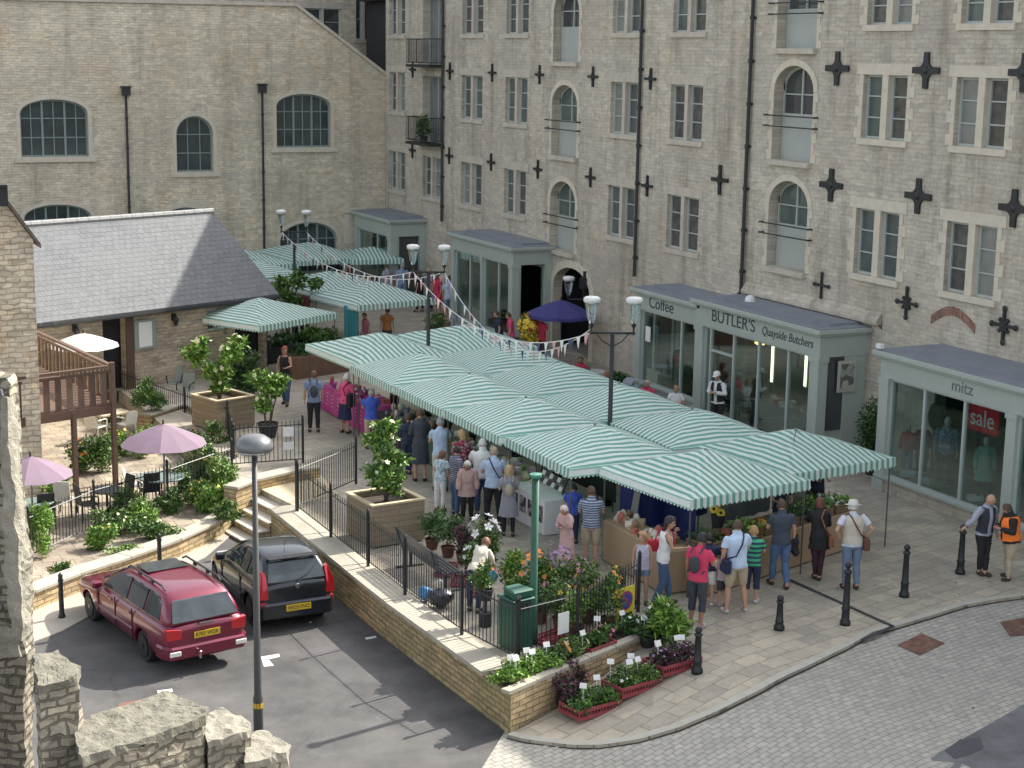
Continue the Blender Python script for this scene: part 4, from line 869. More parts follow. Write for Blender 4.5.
w0=PX(586,286,XF); mb=MB(); mb.box(w0+Vector((-.06,0,0)),(.1,.1,1.1)); mb.box(w0+Vector((-.12,0,.1)),(.2,.26,.4)); mb.tube([w0+Vector((-.1,0,-.5)),w0+Vector((-.6,.2,-.5))],.03,6); mb.build('bracket',M_iron,t)
A_,B_,C_=MB(),MB(),MB(); lantern(A_,B_,C_,w0+Vector((-.6,.25,.2)),.9); o=A_.build('lantern',M_lampg,t,smooth=True); B_.build('lantern_base',M_iron,o); C_.build('lantern_lid',M_white,o,smooth=True)
mb=MB(); mb.box(PX(880,346,xs-.1),(.12,.2,.12)); tag(mb.build('security_light',M_white),'small white security light on the corner of the boutique roof','security light')
q=PX(750,302,28.4); q.z=3.95; mb=MB(); mb.ell(q,(.16,.16,.16),10,8); mb.lathe([(.17,-.1),(.17,-.02)],q,10); tag(mb.build('dome_camera',M_white,smooth=True),'white dome camera on the flat roof of the butcher shop','camera')
# tall car park lamp
q=P(259,765,-.8); q.z=-.8; zt=zat(q.x,q.y,444)
t=thing('car_park_lamp','tall dark lamp post with a flat oval head beside the parked cars','street lamp',q)
mb=MB(); mb.lathe([(.085,0),(.085,1.2),(.065,1.3),(.042,zt+.8)],q,12); mb.build('post',mat('lamp_post',(.05,.052,.05),.5),t,smooth=True)
mb=MB(); mb.lathe([(.05,-.1),(.31,-.1),(.32,-.03),(.28,.07),(.18,.14),(.05,.17)],(q.x,q.y,zt+.8-.8),18); mb.build('lamp_head',mat('lamp_head_m',(.16,.165,.17),.3,metal=.3),t,smooth=True)
mb=MB(); mb.lathe([(.26,-.15),(.31,-.1)],(q.x,q.y,zt),18); mb.build('diffuser',M_lampg,t,smooth=True)
mb=MB(); mb.lathe([(.088,0),(.088,.09)],(q.x,q.y,q.z+1.05),10); mb.build('yellow_band',mat('band_y',(.5,.32,.02),.5),t)
# bunting
def bunting(a,b,sag,n,label):
    t=thing('bunting',label,'bunting',a,group='strings of red white and blue bunting')
    def f(u): p=a.lerp(b,u); p.z-=sag*4*u*(1-u); return p
    mb=MB(); mb.tube([f(i/20) for i in range(21)],.012,4); mb.build('string',M_white,t)
    ms=[M_white,mat('pennant_pink',(.6,.35,.36),.8),M_white,mat('pennant_navy',(.06,.08,.18),.8)]
    for i in range(n):
        u=(i+.5)/n; p=f(u); d=(f(u+.01)-p).normalized(); hw=.10
        mb=MB(); V=[p-d*hw,p+d*hw,p+Vector((.03*math.sin(i*3),.02,-.30))]; nn=d.cross(Vector((0,0,1)))*.004
        mb.ext(V,nn); mb.build('pennant',ms[i%4],t)
def lampend(k,s): q,d,cb,a=LP[k]; return q+d*a*s+Vector((0,0,cb))
bunting(lampend(1,-1),lampend(2,-1),1.0,26,'bunting string from the left arm of the middle lamp to the main canopy lamp')
bunting(lampend(1,1),lampend(2,-1)+Vector((0,.1,.05)),1.35,26,'bunting string from the right arm of the middle lamp, crossing to the main canopy lamp')
bunting(lampend(3,-1),lampend(1,-1),.75,26,'bunting string from the left arm of the furthest lamp to the middle lamp')
bunting(lampend(3,1),lampend(1,1),.85,26,'bunting string from the right arm of the furthest lamp to the middle lamp')
# ------------------------------------------------------------ market stalls
SG,SW=(.20,.48,.385),(.86,.95,.90)
M_can=stripes('canopy_stripe',(SG,SW),'Y',.175,.46,transl=.35,wob=.25)
M_canf=stripes('canopy_stripe_pale',((.22,.44,.36),SW),'Y',.175,.46,transl=.35,wob=.25)
NST=[0]
M_vw=mat('canopy_white',(.76,.82,.77),.8,var=.1); M_vg=mat('canopy_green',SG,.8)
def stall(x,y,rz,label,w=1.63,d=1.63,ze=2.16,zp=2.68,m=M_can,val=.24,legs=True,sl=False):
    """canopy: stripes run along local X; pole frame below"""
    t=thing('market_stall',label,'market stall',(x,y,0),rz,group='green and white striped market stalls')
    N_=14; vs=[];rs=random.Random(int(x*91+y*7))
    ph=rs.random()*6
    for i in range(N_+1):
        for j in range(N_+1):
            u=-1+2*i/N_; v=-1+2*j/N_; r_=max(abs(u),abs(v)); rr_=math.hypot(u,v)/1.0
            k=.75*r_**1.05+.25*min(1,(rr_/1.2))**1.3
            k=k if r_<1 else 1-.10*(1-abs(abs(u)-abs(v)) )*0
            edge=.0 if r_<1 else 0
            z=zp-(zp-ze)*k*(1.0) - .05*(1-min(1,abs(abs(u)-abs(v))*2.2))*0 + (.03*math.sin(u*4+ph)*math.cos(v*3.3+ph)+.014*math.sin(u*11+v*5+ph*2))*(1-r_**4)
            if r_>=.999: z-=.03*math.sin(math.pi*(u if abs(v)>.999 else v)+ph)*0
            # edges sag between poles
            s_=(1-min(abs(u),abs(v))**2) if r_>.6 else 0
            z+=.0-.0*s_
            vs.append((u*w,v*d,z))
    fs=[(i*(N_+1)+j,(i+1)*(N_+1)+j,(i+1)*(N_+1)+j+1,i*(N_+1)+j+1) for i in range(N_) for j in range(N_)]
    mb=MB(); mb.add(vs,fs)
    o=mb.build('canopy',m,t,smooth=True,local=True,recalc=False)
    idx=lambda i,j:vs[i*(N_+1)+j]
    mv=MB()
    def strip(P_):  # valance with scallops, k pieces per segment
        for a,b in zip(P_[:-1],P_[1:]):
            a=Vector(a);b=Vector(b)
            for k in range(2):
                p=a.lerp(b,k/2);q_=a.lerp(b,(k+1)/2); m_=a.lerp(b,(k+.5)/2); o_=Vector((p.x,p.y,0)).normalized()*.02
                mv.add([p,q_,q_+o_-Vector((0,0,val*.8)),m_+o_-Vector((0,0,val)),p+o_-Vector((0,0,val*.8))],[(0,1,2,3,4)])
    strip([idx(0,j) for j in range(N_+1)]); mv.build('valance',m,t,local=True,recalc=False); mv.v=[];mv.f=[];mv.m=[]; strip([idx(N_,j) for j in range(N_+1)]); mv.build('valance',m,t,local=True,recalc=False)
    for j_ in(0,N_):
        mv.v=[];mv.f=[];mv.m=[]; strip([idx(i,j_) for i in range(N_+1)]); o_=mv.build('side_valance',M_vw,t,local=True,recalc=False)
        mb=MB(); sy=-1 if j_==0 else 1; mb.tube([Vector(idx(i,j_))+Vector((0,sy*.012,-.012)) for i in range(N_+1)],.014,4); mb.tube([Vector(idx(i,j_))+Vector((0,sy*.03,-val*.75)) for i in range(N_+1)],.012,4); mb.build('green_binding',M_vg,o_,local=True)
    if legs:
        for sx in(-1,1):
            for sy in(-1,1):
                mb=MB(); mb.tube([(sx*(w-.08),sy*(d-.08),0),(sx*(w-.08),sy*(d-.08),ze-.02)],.018,8); mb.build('pole',mat('pole_steel',(.12,.125,.125),.5,metal=.4),t,local=True)
        mb=MB()
        for sx in(-1,1): mb.tube([(sx*(w-.08),-d+.08,ze-.05),(sx*(w-.08),d-.08,ze-.05)],.02,6); mb.tube([(-w+.08,sx*(d-.08),ze-.052),(w-.08,sx*(d-.08),ze-.052)],.02,6)
        for sx in(-1,1):
            for sy in(-1,1): mb.tube([(0,0,zp-.03),(sx*(w-.08),sy*(d-.08),ze-.05)],.015,5)
        mb.tube([(0,0,zp-.02),(0,0,zp+.05)],.03,6)
        mb.build('frame',mat('grey_steel',(.25,.26,.26),.4,metal=.6),t,local=True)
    return t
a0=R(2)
col1=[(18.15,43.3),(18.2,39.95),(18.25,36.6),(18.35,33.15)]
col2=[(21.2,43.9),(21.25,40.6),(21.3,37.2),(21.5,33.9)]
nm1=['seller of the left row nearest the pink stall','second market stall of the front row counted from the pink stall','third market stall of the front row, above the man in the white shirt','front row market stall above the card rack']
nm1=['striped market stall in the front row next to the pink cloth stall','striped market stall in the front row above the man in the blue shirt','striped market stall in the front row above the white haired man in a white shirt','striped market stall in the front row above the rack of cards']
nm2=['striped market stall in the back row, furthest of those with its peak showing','striped market stall in the back row behind the stall above the blue shirt man','striped market stall in the back row beside the street lamp','striped market stall in the back row facing the butcher shop door']
for (x,y),l in zip(col1,nm1): stall(x,y,R(0),l,1.53,1.66)
for (x,y),l in zip(col2,nm2): stall(x,y,R(0),l,1.53,1.66)
stall(18.35,47.0,R(90+4),'striped market stall over the pink cloth table at the far left end',1.95,1.65)
stall(21.5,47.6,R(90+4),'striped market stall behind the one over the pink cloth table',1.95,1.6)
stall(19.4,30.0,R(90+7),'nearest striped market stall, above the shoppers in the red shirt and blue shirt',1.6,1.68)
stall(22.5,30.95,R(90+7),'right hand end striped market stall, above the vegetable crates',1.6,1.66)
# far group
stall(17.2,55.6,R(-62),'lone striped stall standing against the slate roofed building',1.9,1.95,2.1,2.65)
stall(22.2,57.6,R(100),'striped stall beyond the leafy planters, with a teal cloth hanging at its corner',1.75,1.7,2.2,2.75,M_canf)
stall(21.9,61.3,R(100),'pale striped stall just behind the one with the teal cloth',1.7,1.7,2.2,2.7,M_canf)
stall(20.0,65.5,R(10),'pale striped stall partly hidden behind the slate roof',1.7,1.8,2.2,2.7,M_canf)
stall(20.9,70.2,R(95),'striped stall against the mill wall, left of the arched window',2.3,1.7,2.15,2.6)
stall(24.4,71.3,R(95),'striped stall under the arched mill window',2.3,1.7,2.15,2.7)
stall(27.0,70.3,R(80),'striped stall in front of the far corner shopfront',1.6,1.2,2.1,2.5)
# tables, counters and goods -----------------------------------------------------------
def table(name,label,x0,x1,y0,y1,h,mt,goods=None,n=40,cat='stall table',rz=0,size=.09,gl=None):
    t=thing(name,label,cat,((x0+x1)/2,(y0+y1)/2,0),rz); hx,hy=(x1-x0)/2,(y1-y0)/2
    mb=MB(); mb.bb(-hx,hx,-hy,hy,.02,h); mb.build('cloth',mt,t,local=True,bevel=.02)
    r_=random.Random(int(x0*10+y0))
    if goods:
        for k in range(n):
            mb=MB(); x=r_.uniform(-hx+.08,hx-.08); y=r_.uniform(-hy+.08,hy-.08); s_=size*r_.uniform(.6,1.4)
            if r_.random()<.5: mb.box((x,y,h+s_*.6),(s_*2,s_*1.5,s_*1.2),r_.random())
            else: mb.lathe([(s_*.6,0),(s_*.8,s_),(s_*.5,s_*1.6),(s_*.3,s_*1.9)],(x,y,h+.002),8)
            mb.build(gl or 'goods',r_.choice(goods),t,local=True)
    return t
def mm(*c): return [mat('good_%02d%02d%02d'%tuple(int(v*99) for v in k),k,.7) for k in c]
G1=mm((.55,.1,.25),(.6,.5,.5),(.3,.05,.2),(.7,.6,.6),(.4,.12,.1)); G2=mm((.5,.35,.2),(.6,.55,.45),(.3,.18,.1),(.45,.15,.1),(.7,.68,.6)); G3=mm((.1,.1,.12),(.35,.2,.12),(.2,.25,.3),(.55,.5,.4))
M_pink=checks('pink_cloth',(.52,.06,.27),(.55,.09,.30),(.50,.06,.25),.5)
pk=table('craft_table','craft table with a bright pink cloth at the left end of the market',17.1,18.0,45.0,49.0,.85,M_pink,G1,50)
mb=MB()
for i in range(8):
    for k in range(4): mb.box((-.456,-1.7+.5*i+.03*k,.65-.12*k),(.01,.12,.03),mi=0)
mb.build('white_lettering_cards',mat('pink_pale',(.72,.42,.55),.7),pk,local=True)
M_tan=mat('tan_cloth',(.36,.26,.16),.85,var=.12,scale=3)
table('stall_table','stall table of dark goods under the front row beside the pink cloth',17.3,18.3,41.6,44.6,.8,M_dark,G3,40)
table('stall_table','stall table of baked goods under the front row, behind the man in the blue shirt',17.4,18.4,38.2,41.2,.8,mat('green_cloth',(.08,.12,.09),.8),G2,40)
table('stall_table','stall table with a buff cloth and flowers, behind the white haired shoppers',17.5,18.5,34.9,37.8,.8,mat('buff_cloth',(.42,.36,.26),.8),mm((.5,.3,.4),(.6,.6,.5),(.2,.3,.12),(.6,.55,.3)),50)
table('stall_counter','long tan cloth counter facing the fence, by the man in the striped shirt',17.6,18.3,28.6,31.3,.95,M_tan,G2,36)
# front counter, slightly rotated
d5=math.atan2(29.7-28.4,22.3-18.3)
c5=Vector((20.9,29.35,0)); t5=thing('stall_counter','tan cloth counter in front of the queue, topped with produce crates','stall table',c5,d5)
mb=MB(); mb.bb(-2.85,2.7,-.35,.35,.02,.92); mb.build('cloth',M_tan,t5,local=True,bevel=.02)
def crate(par_or_pos,rz,label,size,mats,kind,seed,group='produce crates on the front counter'):
    t=thing('produce_crate',label,'crate',par_or_pos,rz,group=group); w_,d_,h_=size; mt=mat('crate_wood',(.20,.13,.075),.85,var=.3)
    mb=MB()
    for k in range(3):
        z=.02+h_*(k+.1)/3
        mb.bb(-w_/2,w_/2,-d_/2,-d_/2+.015,z,z+h_*.26); mb.bb(-w_/2,w_/2,d_/2-.015,d_/2,z,z+h_*.26); mb.bb(-w_/2,-w_/2+.015,-d_/2+.016,d_/2-.016,z,z+h_*.26); mb.bb(w_/2-.015,w_/2,-d_/2+.016,d_/2-.016,z,z+h_*.26)
    mb.bb(-w_/2+.016,w_/2-.016,-d_/2+.016,d_/2-.016,.0,.03); mb.build('slats',mt,t,local=True)
    rg_=np.random.default_rng(seed)
    if kind=='leaf':
        mb=MB(); cen=np.stack([rg_.uniform(-w_/2,w_/2,260),rg_.uniform(-d_/2,d_/2,260),rg_.uniform(h_*.5,h_+.14,260)],1); mb.quads(leafquads(cen,.075,rg_,1.3),rg_.integers(0,len(mats),260)); mb.build('vegetables',mats,t,local=True,recalc=False)
    else:
        for k in range(20):
            mb=MB(); s_=rg_.uniform(.035,.06); mb.ell((rg_.uniform(-w_/2+.05,w_/2-.05),rg_.uniform(-d_/2+.05,d_/2-.05),h_*.8+rg_.uniform(0,.06)),(s_,s_,s_*.9),8,6); mb.build('fruit',mats[k%len(mats)],t,local=True,smooth=True)
    return t
VE=[mat('cabbage',(.12,.25,.06),.6),mat('lettuce',(.28,.42,.10),.6),LG[0]]; VD=[LG[2],mat('kale',(.035,.09,.04),.6),LG[0]]
RD=[mat('red_fruit',(.30,.05,.03),.4),mat('brown_fruit',(.2,.08,.04),.5)]; YL=[mat('yellow_fruit',(.6,.38,.04),.4),mat('orange_fruit',(.55,.22,.03),.4)]
ux=Vector((math.cos(d5),math.sin(d5),0)); uy=Vector((-ux.y,ux.x,0))
cr=[(-2.4,'leaf',VD,'dark leafy greens'),(-1.75,'fr',RD,'red fruit'),(-1.1,'leaf',VE,'green cabbages'),(-.45,'fr',YL,'yellow and orange fruit'),(.2,'fr',RD,'dark red beetroot'),(.85,'leaf',VD,'dark kale'),(1.5,'leaf',VE,'bright lettuces'),(2.2,'leaf',[VE[1],M_white,VE[0]],'pale cauliflowers')]
for k,(u,kd,mt_,nm) in enumerate(cr):
    tag_=['leftmost','second','third','fourth','fifth','sixth','seventh','rightmost'][k]
    p=c5+ux*u+Vector((0,0,.925)); crate(tuple(p),d5,'%s crate on the tan front counter, filled with %s'%(tag_,nm),(.58,.62,.2),mt_,kd,k)
for k,(u,v,z) in enumerate(((3.1,.6,.55),(3.4,1.3,.4))):
    p=c5+ux*u+uy*v+Vector((0,0,z)); crate(tuple(p),d5,['wooden crate of lettuces on a stand past the right end of the counter','low crate of greens standing behind the right end of the counter'][k],(.7,.6,.22),VE,'leaf',40+k)
    mb=MB(); mb.bb(p.x-.3,p.x+.3,p.y-.25,p.y+.25,0,z-.005); tag(mb.build('crate_stand',M_wood),['wooden stand under the crate of lettuces','wooden stand under the low crate of greens'][k],'stand')
# sunflowers, red bag, tarps
p=c5+ux*(-.9)+uy*.9; t=thing('sunflower_bucket','bucket of yellow sunflowers on the back table of the produce stall','flowers',(p.x,p.y,.9))
mb=MB(); mb.lathe([(.12,0),(.16,.3)],(p.x,p.y,.9),12); mb.build('bucket',M_dark,t)
for k in range(9):
    c=Vector((p.x+rr.uniform(-.25,.25),p.y+rr.uniform(-.2,.2),1.45+rr.uniform(-.2,.25))); mb=MB(); mb.tube([(p.x,p.y,1.1),c],.008,4,1); d_=Vector((-.4,-.8,.3)).normalized()
    Mq=d_.to_track_quat('Z','Y').to_matrix(); mb.lathe([(.1,0),(.06,.02)],c,10,0,M=Mq); mb.lathe([(.04,.02),(.03,.035)],c,8,2,M=Mq); mb.build('sunflower',[FL['yellow'],LG[0],mat('seed_brown',(.06,.03,.01),.9)],t)
def backcloth(name,label,x0,y0,x1,y1,z0,z1,mt):
    a,b=Vector((x0,y0,0)),Vector((x1,y1,0)); mb=MB(); n_=14; d_=(b-a); nn=Vector((-d_.y,d_.x,0)).normalized()
    V=[]
    for i in range(n_+1):
        o_=nn*.05*math.sin(i*1.9); p_=a+d_*i/n_+o_; V+=[(p_.x,p_.y,z0),(p_.x,p_.y,z1)]
    mb.add(V,[(2*i,2*i+2,2*i+3,2*i+1) for i in range(n_)]); mb.add([(v[0]+nn.x*.01,v[1]+nn.y*.01,v[2]) for v in V],[(2*i,2*i+2,2*i+3,2*i+1) for i in range(n_)])
    return tag(mb.build(name,mt,smooth=True),label,'stall sheet')
M_navy=mat('navy_sheet',(.02,.03,.14),.6,var=.4,scale=2)
backcloth('stall_sheet','navy blue sheet hanging behind the tan counter under the front row',19.0,33.0,19.5,28.6+1.9,.4,2.05,M_navy)
backcloth('stall_sheet','dark navy sheet hanging under the nearest stall behind the tan counter',18.6,31.4,20.8,31.9,.6,2.0,M_navy)
backcloth('stall_sheet','grey sheet hung behind the produce crates of the end stall',20.6,31.2,22.6,31.9,.5,1.95,mat('grey_sheet',(.16,.165,.18),.7,var=.3,scale=2))
backcloth('stall_sheet','stone coloured sheet at the back of the right end stall',22.6,31.9,24.2,32.2,.5,1.9,mat('stone_sheet',(.36,.32,.27),.8,var=.1))
backcloth('stall_sheet','dark green sheet closing the back of the front row stalls',19.75,34.5,19.7,45,.3,2.0,mat('dark_green_sheet',(.02,.035,.03),.8))
backcloth('teal_cloth','teal cloth hanging from the corner of the far striped stall',PX(344,320,20.6).x,PX(344,320,20.6).y,20.95,PX(356,320,20.9).y,.9,2.1,mat('teal_cloth',(.04,.25,.26),.7,var=.2))
# card rack
t=thing('card_rack','white display table with a leaning rack of photo cards under the front row','display rack',(17.5,34.2,0))
mb=MB(); mb.bb(17.25,18.0,33.5,35.4,.02,.85); mb.build('table',M_white,t)
for k in range(4): mb=MB(); mb.bb(17.235,17.25,33.6+.45*k,33.92+.45*k,.3,.7); mb.build('picture',checks('pict',(.05,.05,.06),(.35,.3,.28),(.15,.12,.15),.1),t)
mb=MB()
for r_ in range(6):
    for k in range(6): mb.box((17.9+.06*r_,33.95+.2*k,.98+.17*r_),(.02,.15,.12),0,(r_+k)%2,0,.5)
mb.build('cards',[M_white,mat('card_dark',(.06,.06,.07),.6)],t); mb=MB(); mb.tube([(17.9,33.85,.85),(18.3,33.85,1.95)],.02); mb.tube([(17.9,35.05,.85),(18.3,35.05,1.95)],.02); mb.build('frame',M_dark,t)
p=P(645,530,1.0); 
# leaning pale board under stall
q=P(621,560,0); t=thing('price_board','grey leaning board beside the navy sheet under the stall','board',(18.35,31.0,.95)); mb=MB(); mb.box((18.35,31.15,1.35),(.04,.5,.8),R(-20),0,0,.15); mb.build('panel',mat('board_grey',(.25,.24,.22),.7),t); mb=MB(); mb.box((18.32,31.15,1.77),(.05,.54,.04),R(-20)); mb.build('trim',M_wood,t)
# ------------------------------------------------------------ plants
def foliage(mb,c,r,n,size,seed,nm=3,clumps=9,sp=.5,asp=1.9):
    rg=np.random.default_rng(seed); cen=blob(c,r,n,clumps,sp,rg); mb.quads(leafquads(cen,size,rg,asp),rg.integers(0,nm,n)); return mb
def flowers(par,c,r,col,n,size,seed,name='blossom',local=False):
    rg=np.random.default_rng(seed); mb=MB(); c=np.array(c)
    for k in range(n):
        d=rg.normal(size=3); d[2]=abs(d[2])*1.1+.15; d/=np.linalg.norm(d); p=c+d*np.array(r)*rg.uniform(.8,1.08); s=size*rg.uniform(.7,1.2)
        dv=Vector(d); M_=dv.to_track_quat('Z','Y').to_matrix()
        for a in range(5):
            t=a*2*math.pi/5; e1=M_@Vector((math.cos(t),math.sin(t),.25)); e2=M_@Vector((math.cos(t+.5),math.sin(t+.5),.25)); e3=M_@Vector((math.cos(t-.5),math.sin(t-.5),.25))
            p_=Vector(p); mb.add([p_,p_+e3*s*.75,p_+e1*s*1.1,p_+e2*s*.75],[(0,1,2,3)])
    return mb.build(name,FL[col] if isinstance(col,str) else col,par,local=local,recalc=False)
def pot(par,c,r=.14,h=.22,m=None,name='pot'):
    mb=MB(); mb.lathe([(r*.75,0),(r,h),(r*1.06,h),(r*1.06,h+.03),(r*.9,h+.03),(r*.88,h-.02),(.01,h-.03)],c,14); return mb.build(name,m or M_dark,par,smooth=False)
def plant(label,c,r,n,size,cols,seed,pt=None,fl=None,cat='plant',name='potted_plant',clumps=9,group=None,tags=0,sp=.5,asp=1.9):
    c=Vector(c); t=thing(name,label,cat,c,group=group); z=0
    if pt: pot(t,c,pt[0],pt[1],pt[2] if len(pt)>2 else None); z=pt[1]
    mb=MB(); foliage(mb,(c.x,c.y,c.z+z+r[2]*.9),(r[0]*1.12,r[1]*1.12,r[2]*1.05),int(n*1.8),size*.85,seed,3,clumps,sp,asp); mb.build('foliage',cols,t,recalc=False)
    if fl:
        for k,(col,nn,s) in enumerate(fl): flowers(t,(c.x,c.y,c.z+z+r[2]*.9),(r[0],r[1],r[2]*1.05),col,nn,s,seed+k+50)
    for k in range(tags):
        rg=random.Random(seed+k); p=c+Vector((rg.uniform(-r[0],r[0])*.6,rg.uniform(-r[1],r[1])*.6,z+r[2]*1.9+.12)); mb=MB(); mb.box(p,(.13,.012,.10),R(rg.uniform(-40,20)),0,R(-25)); mb.tube([p,p-Vector((0,0,.35))],.006,4); mb.build('plant_label',M_white,t)
    return t
def tree(label,base,trunkh,blobs,n,size,cols,seed,name='small_tree',fl=None,cat='tree'):
    b=Vector(base); t=thing(name,label,cat,b); mb=MB(); rg=random.Random(seed)
    for (dx,dy,dz,r_) in blobs:
        e_=b+Vector((dx,dy,dz)); m_=b+Vector((dx*.3+rg.uniform(-.05,.05),dy*.3,dz*.45)); mb.tube([b,m_,e_],[.035,.026,.008],6)
    mb.build('trunk',mat('bark',(.11,.085,.06),.9,var=.4,scale=20),t,smooth=True)
    mb=MB()
    for k,(dx,dy,dz,r_) in enumerate(blobs): foliage(mb,(b.x+dx,b.y+dy,b.z+dz),(r_,r_,r_*.85),int(n*r_*r_*2.9),size,seed*10+k,3,8,.5)
    mb.build('crown',cols,t,recalc=False)
    if fl:
        for k,(dx,dy,dz,r_) in enumerate(blobs): flowers(t,(b.x+dx,b.y+dy,b.z+dz),(r_,r_,r_),fl[0],fl[1],fl[2],seed+k)
    return t
M_pl=masonry('planter_wood','xz',(.31,.255,.18),(.26,.215,.15),(.14,.10,.06),1.6,.145,.006,.3,rough=.8,dirt=(.2,.16,.1),dirtamt=.3,vm=.3,offs=.3)
M_pl2=masonry('planter_wood_side','yz',(.31,.255,.18),(.26,.215,.15),(.14,.10,.06),1.6,.145,.006,.3,rough=.8,dirt=(.2,.16,.1),dirtamt=.3,vm=.3,offs=.3)
M_trim=mat('planter_trim',(.50,.41,.27),.8,var=.15)
def planter(label,c,s,h,rz):
    t=thing('wooden_planter',label,'planter',c,rz); a=s/2; w_=.05
    for (x0,x1,y0,y1,mm_) in((-a,a,-a,-a+w_,M_pl),(-a,a,a-w_,a,M_pl),(-a+.002,-a+w_,-a+w_,a-w_,M_pl2),(a-w_,a-.002,-a+w_,a-w_,M_pl2)):
        mb=MB(); mb.bb(x0,x1,y0,y1,.04,h); mb.build('side_boards',mm_,t,local=True)
    mb=MB(); mb.bb(-a-.03,a+.03,-a-.03,-a+.09,h,h+.04);mb.bb(-a-.03,a+.03,a-.09,a+.03,h,h+.04);mb.bb(-a-.03,-a+.09,-a+.091,a-.091,h,h+.04);mb.bb(a-.09,a+.03,-a+.091,a-.091,h,h+.04); mb.build('rim',M_trim,t,local=True)
    mb=MB(); mb.bb(-a+w_,a-w_,-a+w_,a-w_,.1,h-.12); mb.build('soil',M_soil,t,local=True)
    mb=MB(); mb.bb(-a+.08,a-.08,-a+.08,a-.08,0,.04); mb.build('plinth',M_dark,t,local=True); return t
cA=Vector((13.75,34.85,0)); planter('large square wooden planter behind the bench, holding a leafy young tree',cA,1.35,1.0,R(6))
tree('leafy young tree with pale tips in the large planter behind the bench',cA+Vector((0,0,.85)),1,[(-.15,0,.75,.42),(.2,.1,1.1,.42),(-.12,.05,1.5,.40),(.15,-.05,.45,.32),(.1,0,1.75,.25)],1000,.085,[LG[0],LB[1],LG[0]],5,fl=('cream',4,.06))
cB=Vector((13.55,47.7,0)); planter('square wooden planter with a white flowering tree near the garden railing',cB,1.35,.95,R(18))
tree('white flowering tree in the planter near the garden railing',cB+Vector((-.1,0,.8)),1,[(-.7,.1,1.35,.42),(-.2,0,.9,.42),(.3,.1,1.35,.4),(.65,.2,1.65,.3),(-.5,0,1.75,.3),(.1,0,.5,.35)],900,.09,LB,6,fl=('cream',6,.07))
q=P(246,412,0); plant('dense dark green bush in a black tub beside the wooden planter',q,(.55,.55,.75),1500,.08,[LG[2],LG[0],LG[2]],71,pt=(.3,.45))
q=P(268,437,0); t=tree('pale tipped young tree in front of the notices on the railing',q,1,[(-.15,0,1.0,.34),(.15,0,1.4,.4),(-.2,.1,1.75,.34),(.4,0,1.65,.3)],900,.085,LB,8,fl=('cream',4,.06)); pot(t,q,.3,.4)
# bench
bx,by=13.25,31.6; t=thing('park_bench','long black slatted metal bench behind the railing','bench',(bx,by,0)); L2=1.15
for k in range(5): mb=MB(); mb.bb(bx+.08+.09*k,bx+.14+.09*k,by-L2,by+L2,.44,.465); mb.build('seat_slat',M_iron,t)
mb=MB()
for k in range(6): mb.box((bx-.0-.022*k,by,.52+.075*k),(.02,2*L2,.062),0,0,0,-.28)
mb.build('backrest',mat('bench_back',(.03,.035,.045),.35),t)
for s_ in(-.85,.85):
    mb=MB(); mb.tube([(bx+.5,by+s_*L2,0.0),(bx-.15,by+s_*L2,0.02)],.03,6); mb.tube([(bx+.2,by+s_*L2,.02),(bx+.2,by+s_*L2,.43)],.035,6); mb.tube([(bx+.5,by+s_*L2,.42),(bx+.02,by+s_*L2,.42),(bx-.14,by+s_*L2,.95)],.022,6); mb.build('leg',M_iron,t)
# bags
def bag(name,label,c,r,m,seed,cat='bag'):
    mb=MB(); mb.ell(c,r,16,10); rg=np.random.default_rng(seed)
    mb.v=[tuple(Vector(v)+noise.noise_vector(Vector(v)*9+Vector((seed,0,0)))*.085) for v in mb.v]; o=mb.build(name,m,smooth=True); return tag(o,label,cat)
q=P(434,606,.06); bag('bin_bag','shiny black plastic bag lying at the foot of the railing',(q.x+.15,q.y,.22),(.26,.2,.18),mat('black_plastic',(.02,.02,.03),.25),1)
q=P(417,600,.06); bag('carrier_bag','crumpled blue carrier bag beside the black plastic bag',(q.x+.2,q.y,.17),(.15,.12,.12),mat('blue_plastic',(.05,.2,.42),.35),2)
bag('carrier_bag','small white carrier bag resting on the black plastic bag',(P(431,600,.06).x+.16,P(431,600,.06).y,.40),(.08,.08,.06),M_white,3)
# bin + pole
M_bin=mat('bin_green',(.02,.095,.06),.55,var=.15); q=Vector((13.35,27.05,0)); t=thing('litter_bin','dark green litter bin behind the corner of the railing','bin',q,R(10))
mb=MB(); mb.bb(-.25,.25,-.25,.25,.02,1.0); mb.build('body',M_bin,t,local=True,bevel=.04); mb=MB(); mb.prism([(-.28,-.28),(.28,-.28),(.28,.28),(-.28,.28)],1.0,1.05); mb.prism([(-.25,-.25),(.25,-.25),(.18,.18),(-.18,.18)],1.05,1.22); mb.build('hood',M_bin,t,local=True,bevel=.03); mb=MB(); mb.bb(-.16,.16,-.262,-.25,.82,.96); mb.build('slot',M_dark,t,local=True)
q=Vector((13.75,27.1,0)); zt=zat(q.x,q.y,474); t=thing('green_pole','tall dark green metal pole rising beside the litter bin','pole',q)
mb=MB(); mb.lathe([(.1,0),(.1,.3),(.075,.4),(.07,zt-.08)],q,14); mb.build('shaft',M_bin,t,smooth=True); mb=MB(); mb.lathe([(.09,zt-.08),(.12,zt-.05),(.12,zt),(.02,zt+.02)],q,14); mb.build('cap',mat('green_cap',(.06,.2,.14),.6),t)
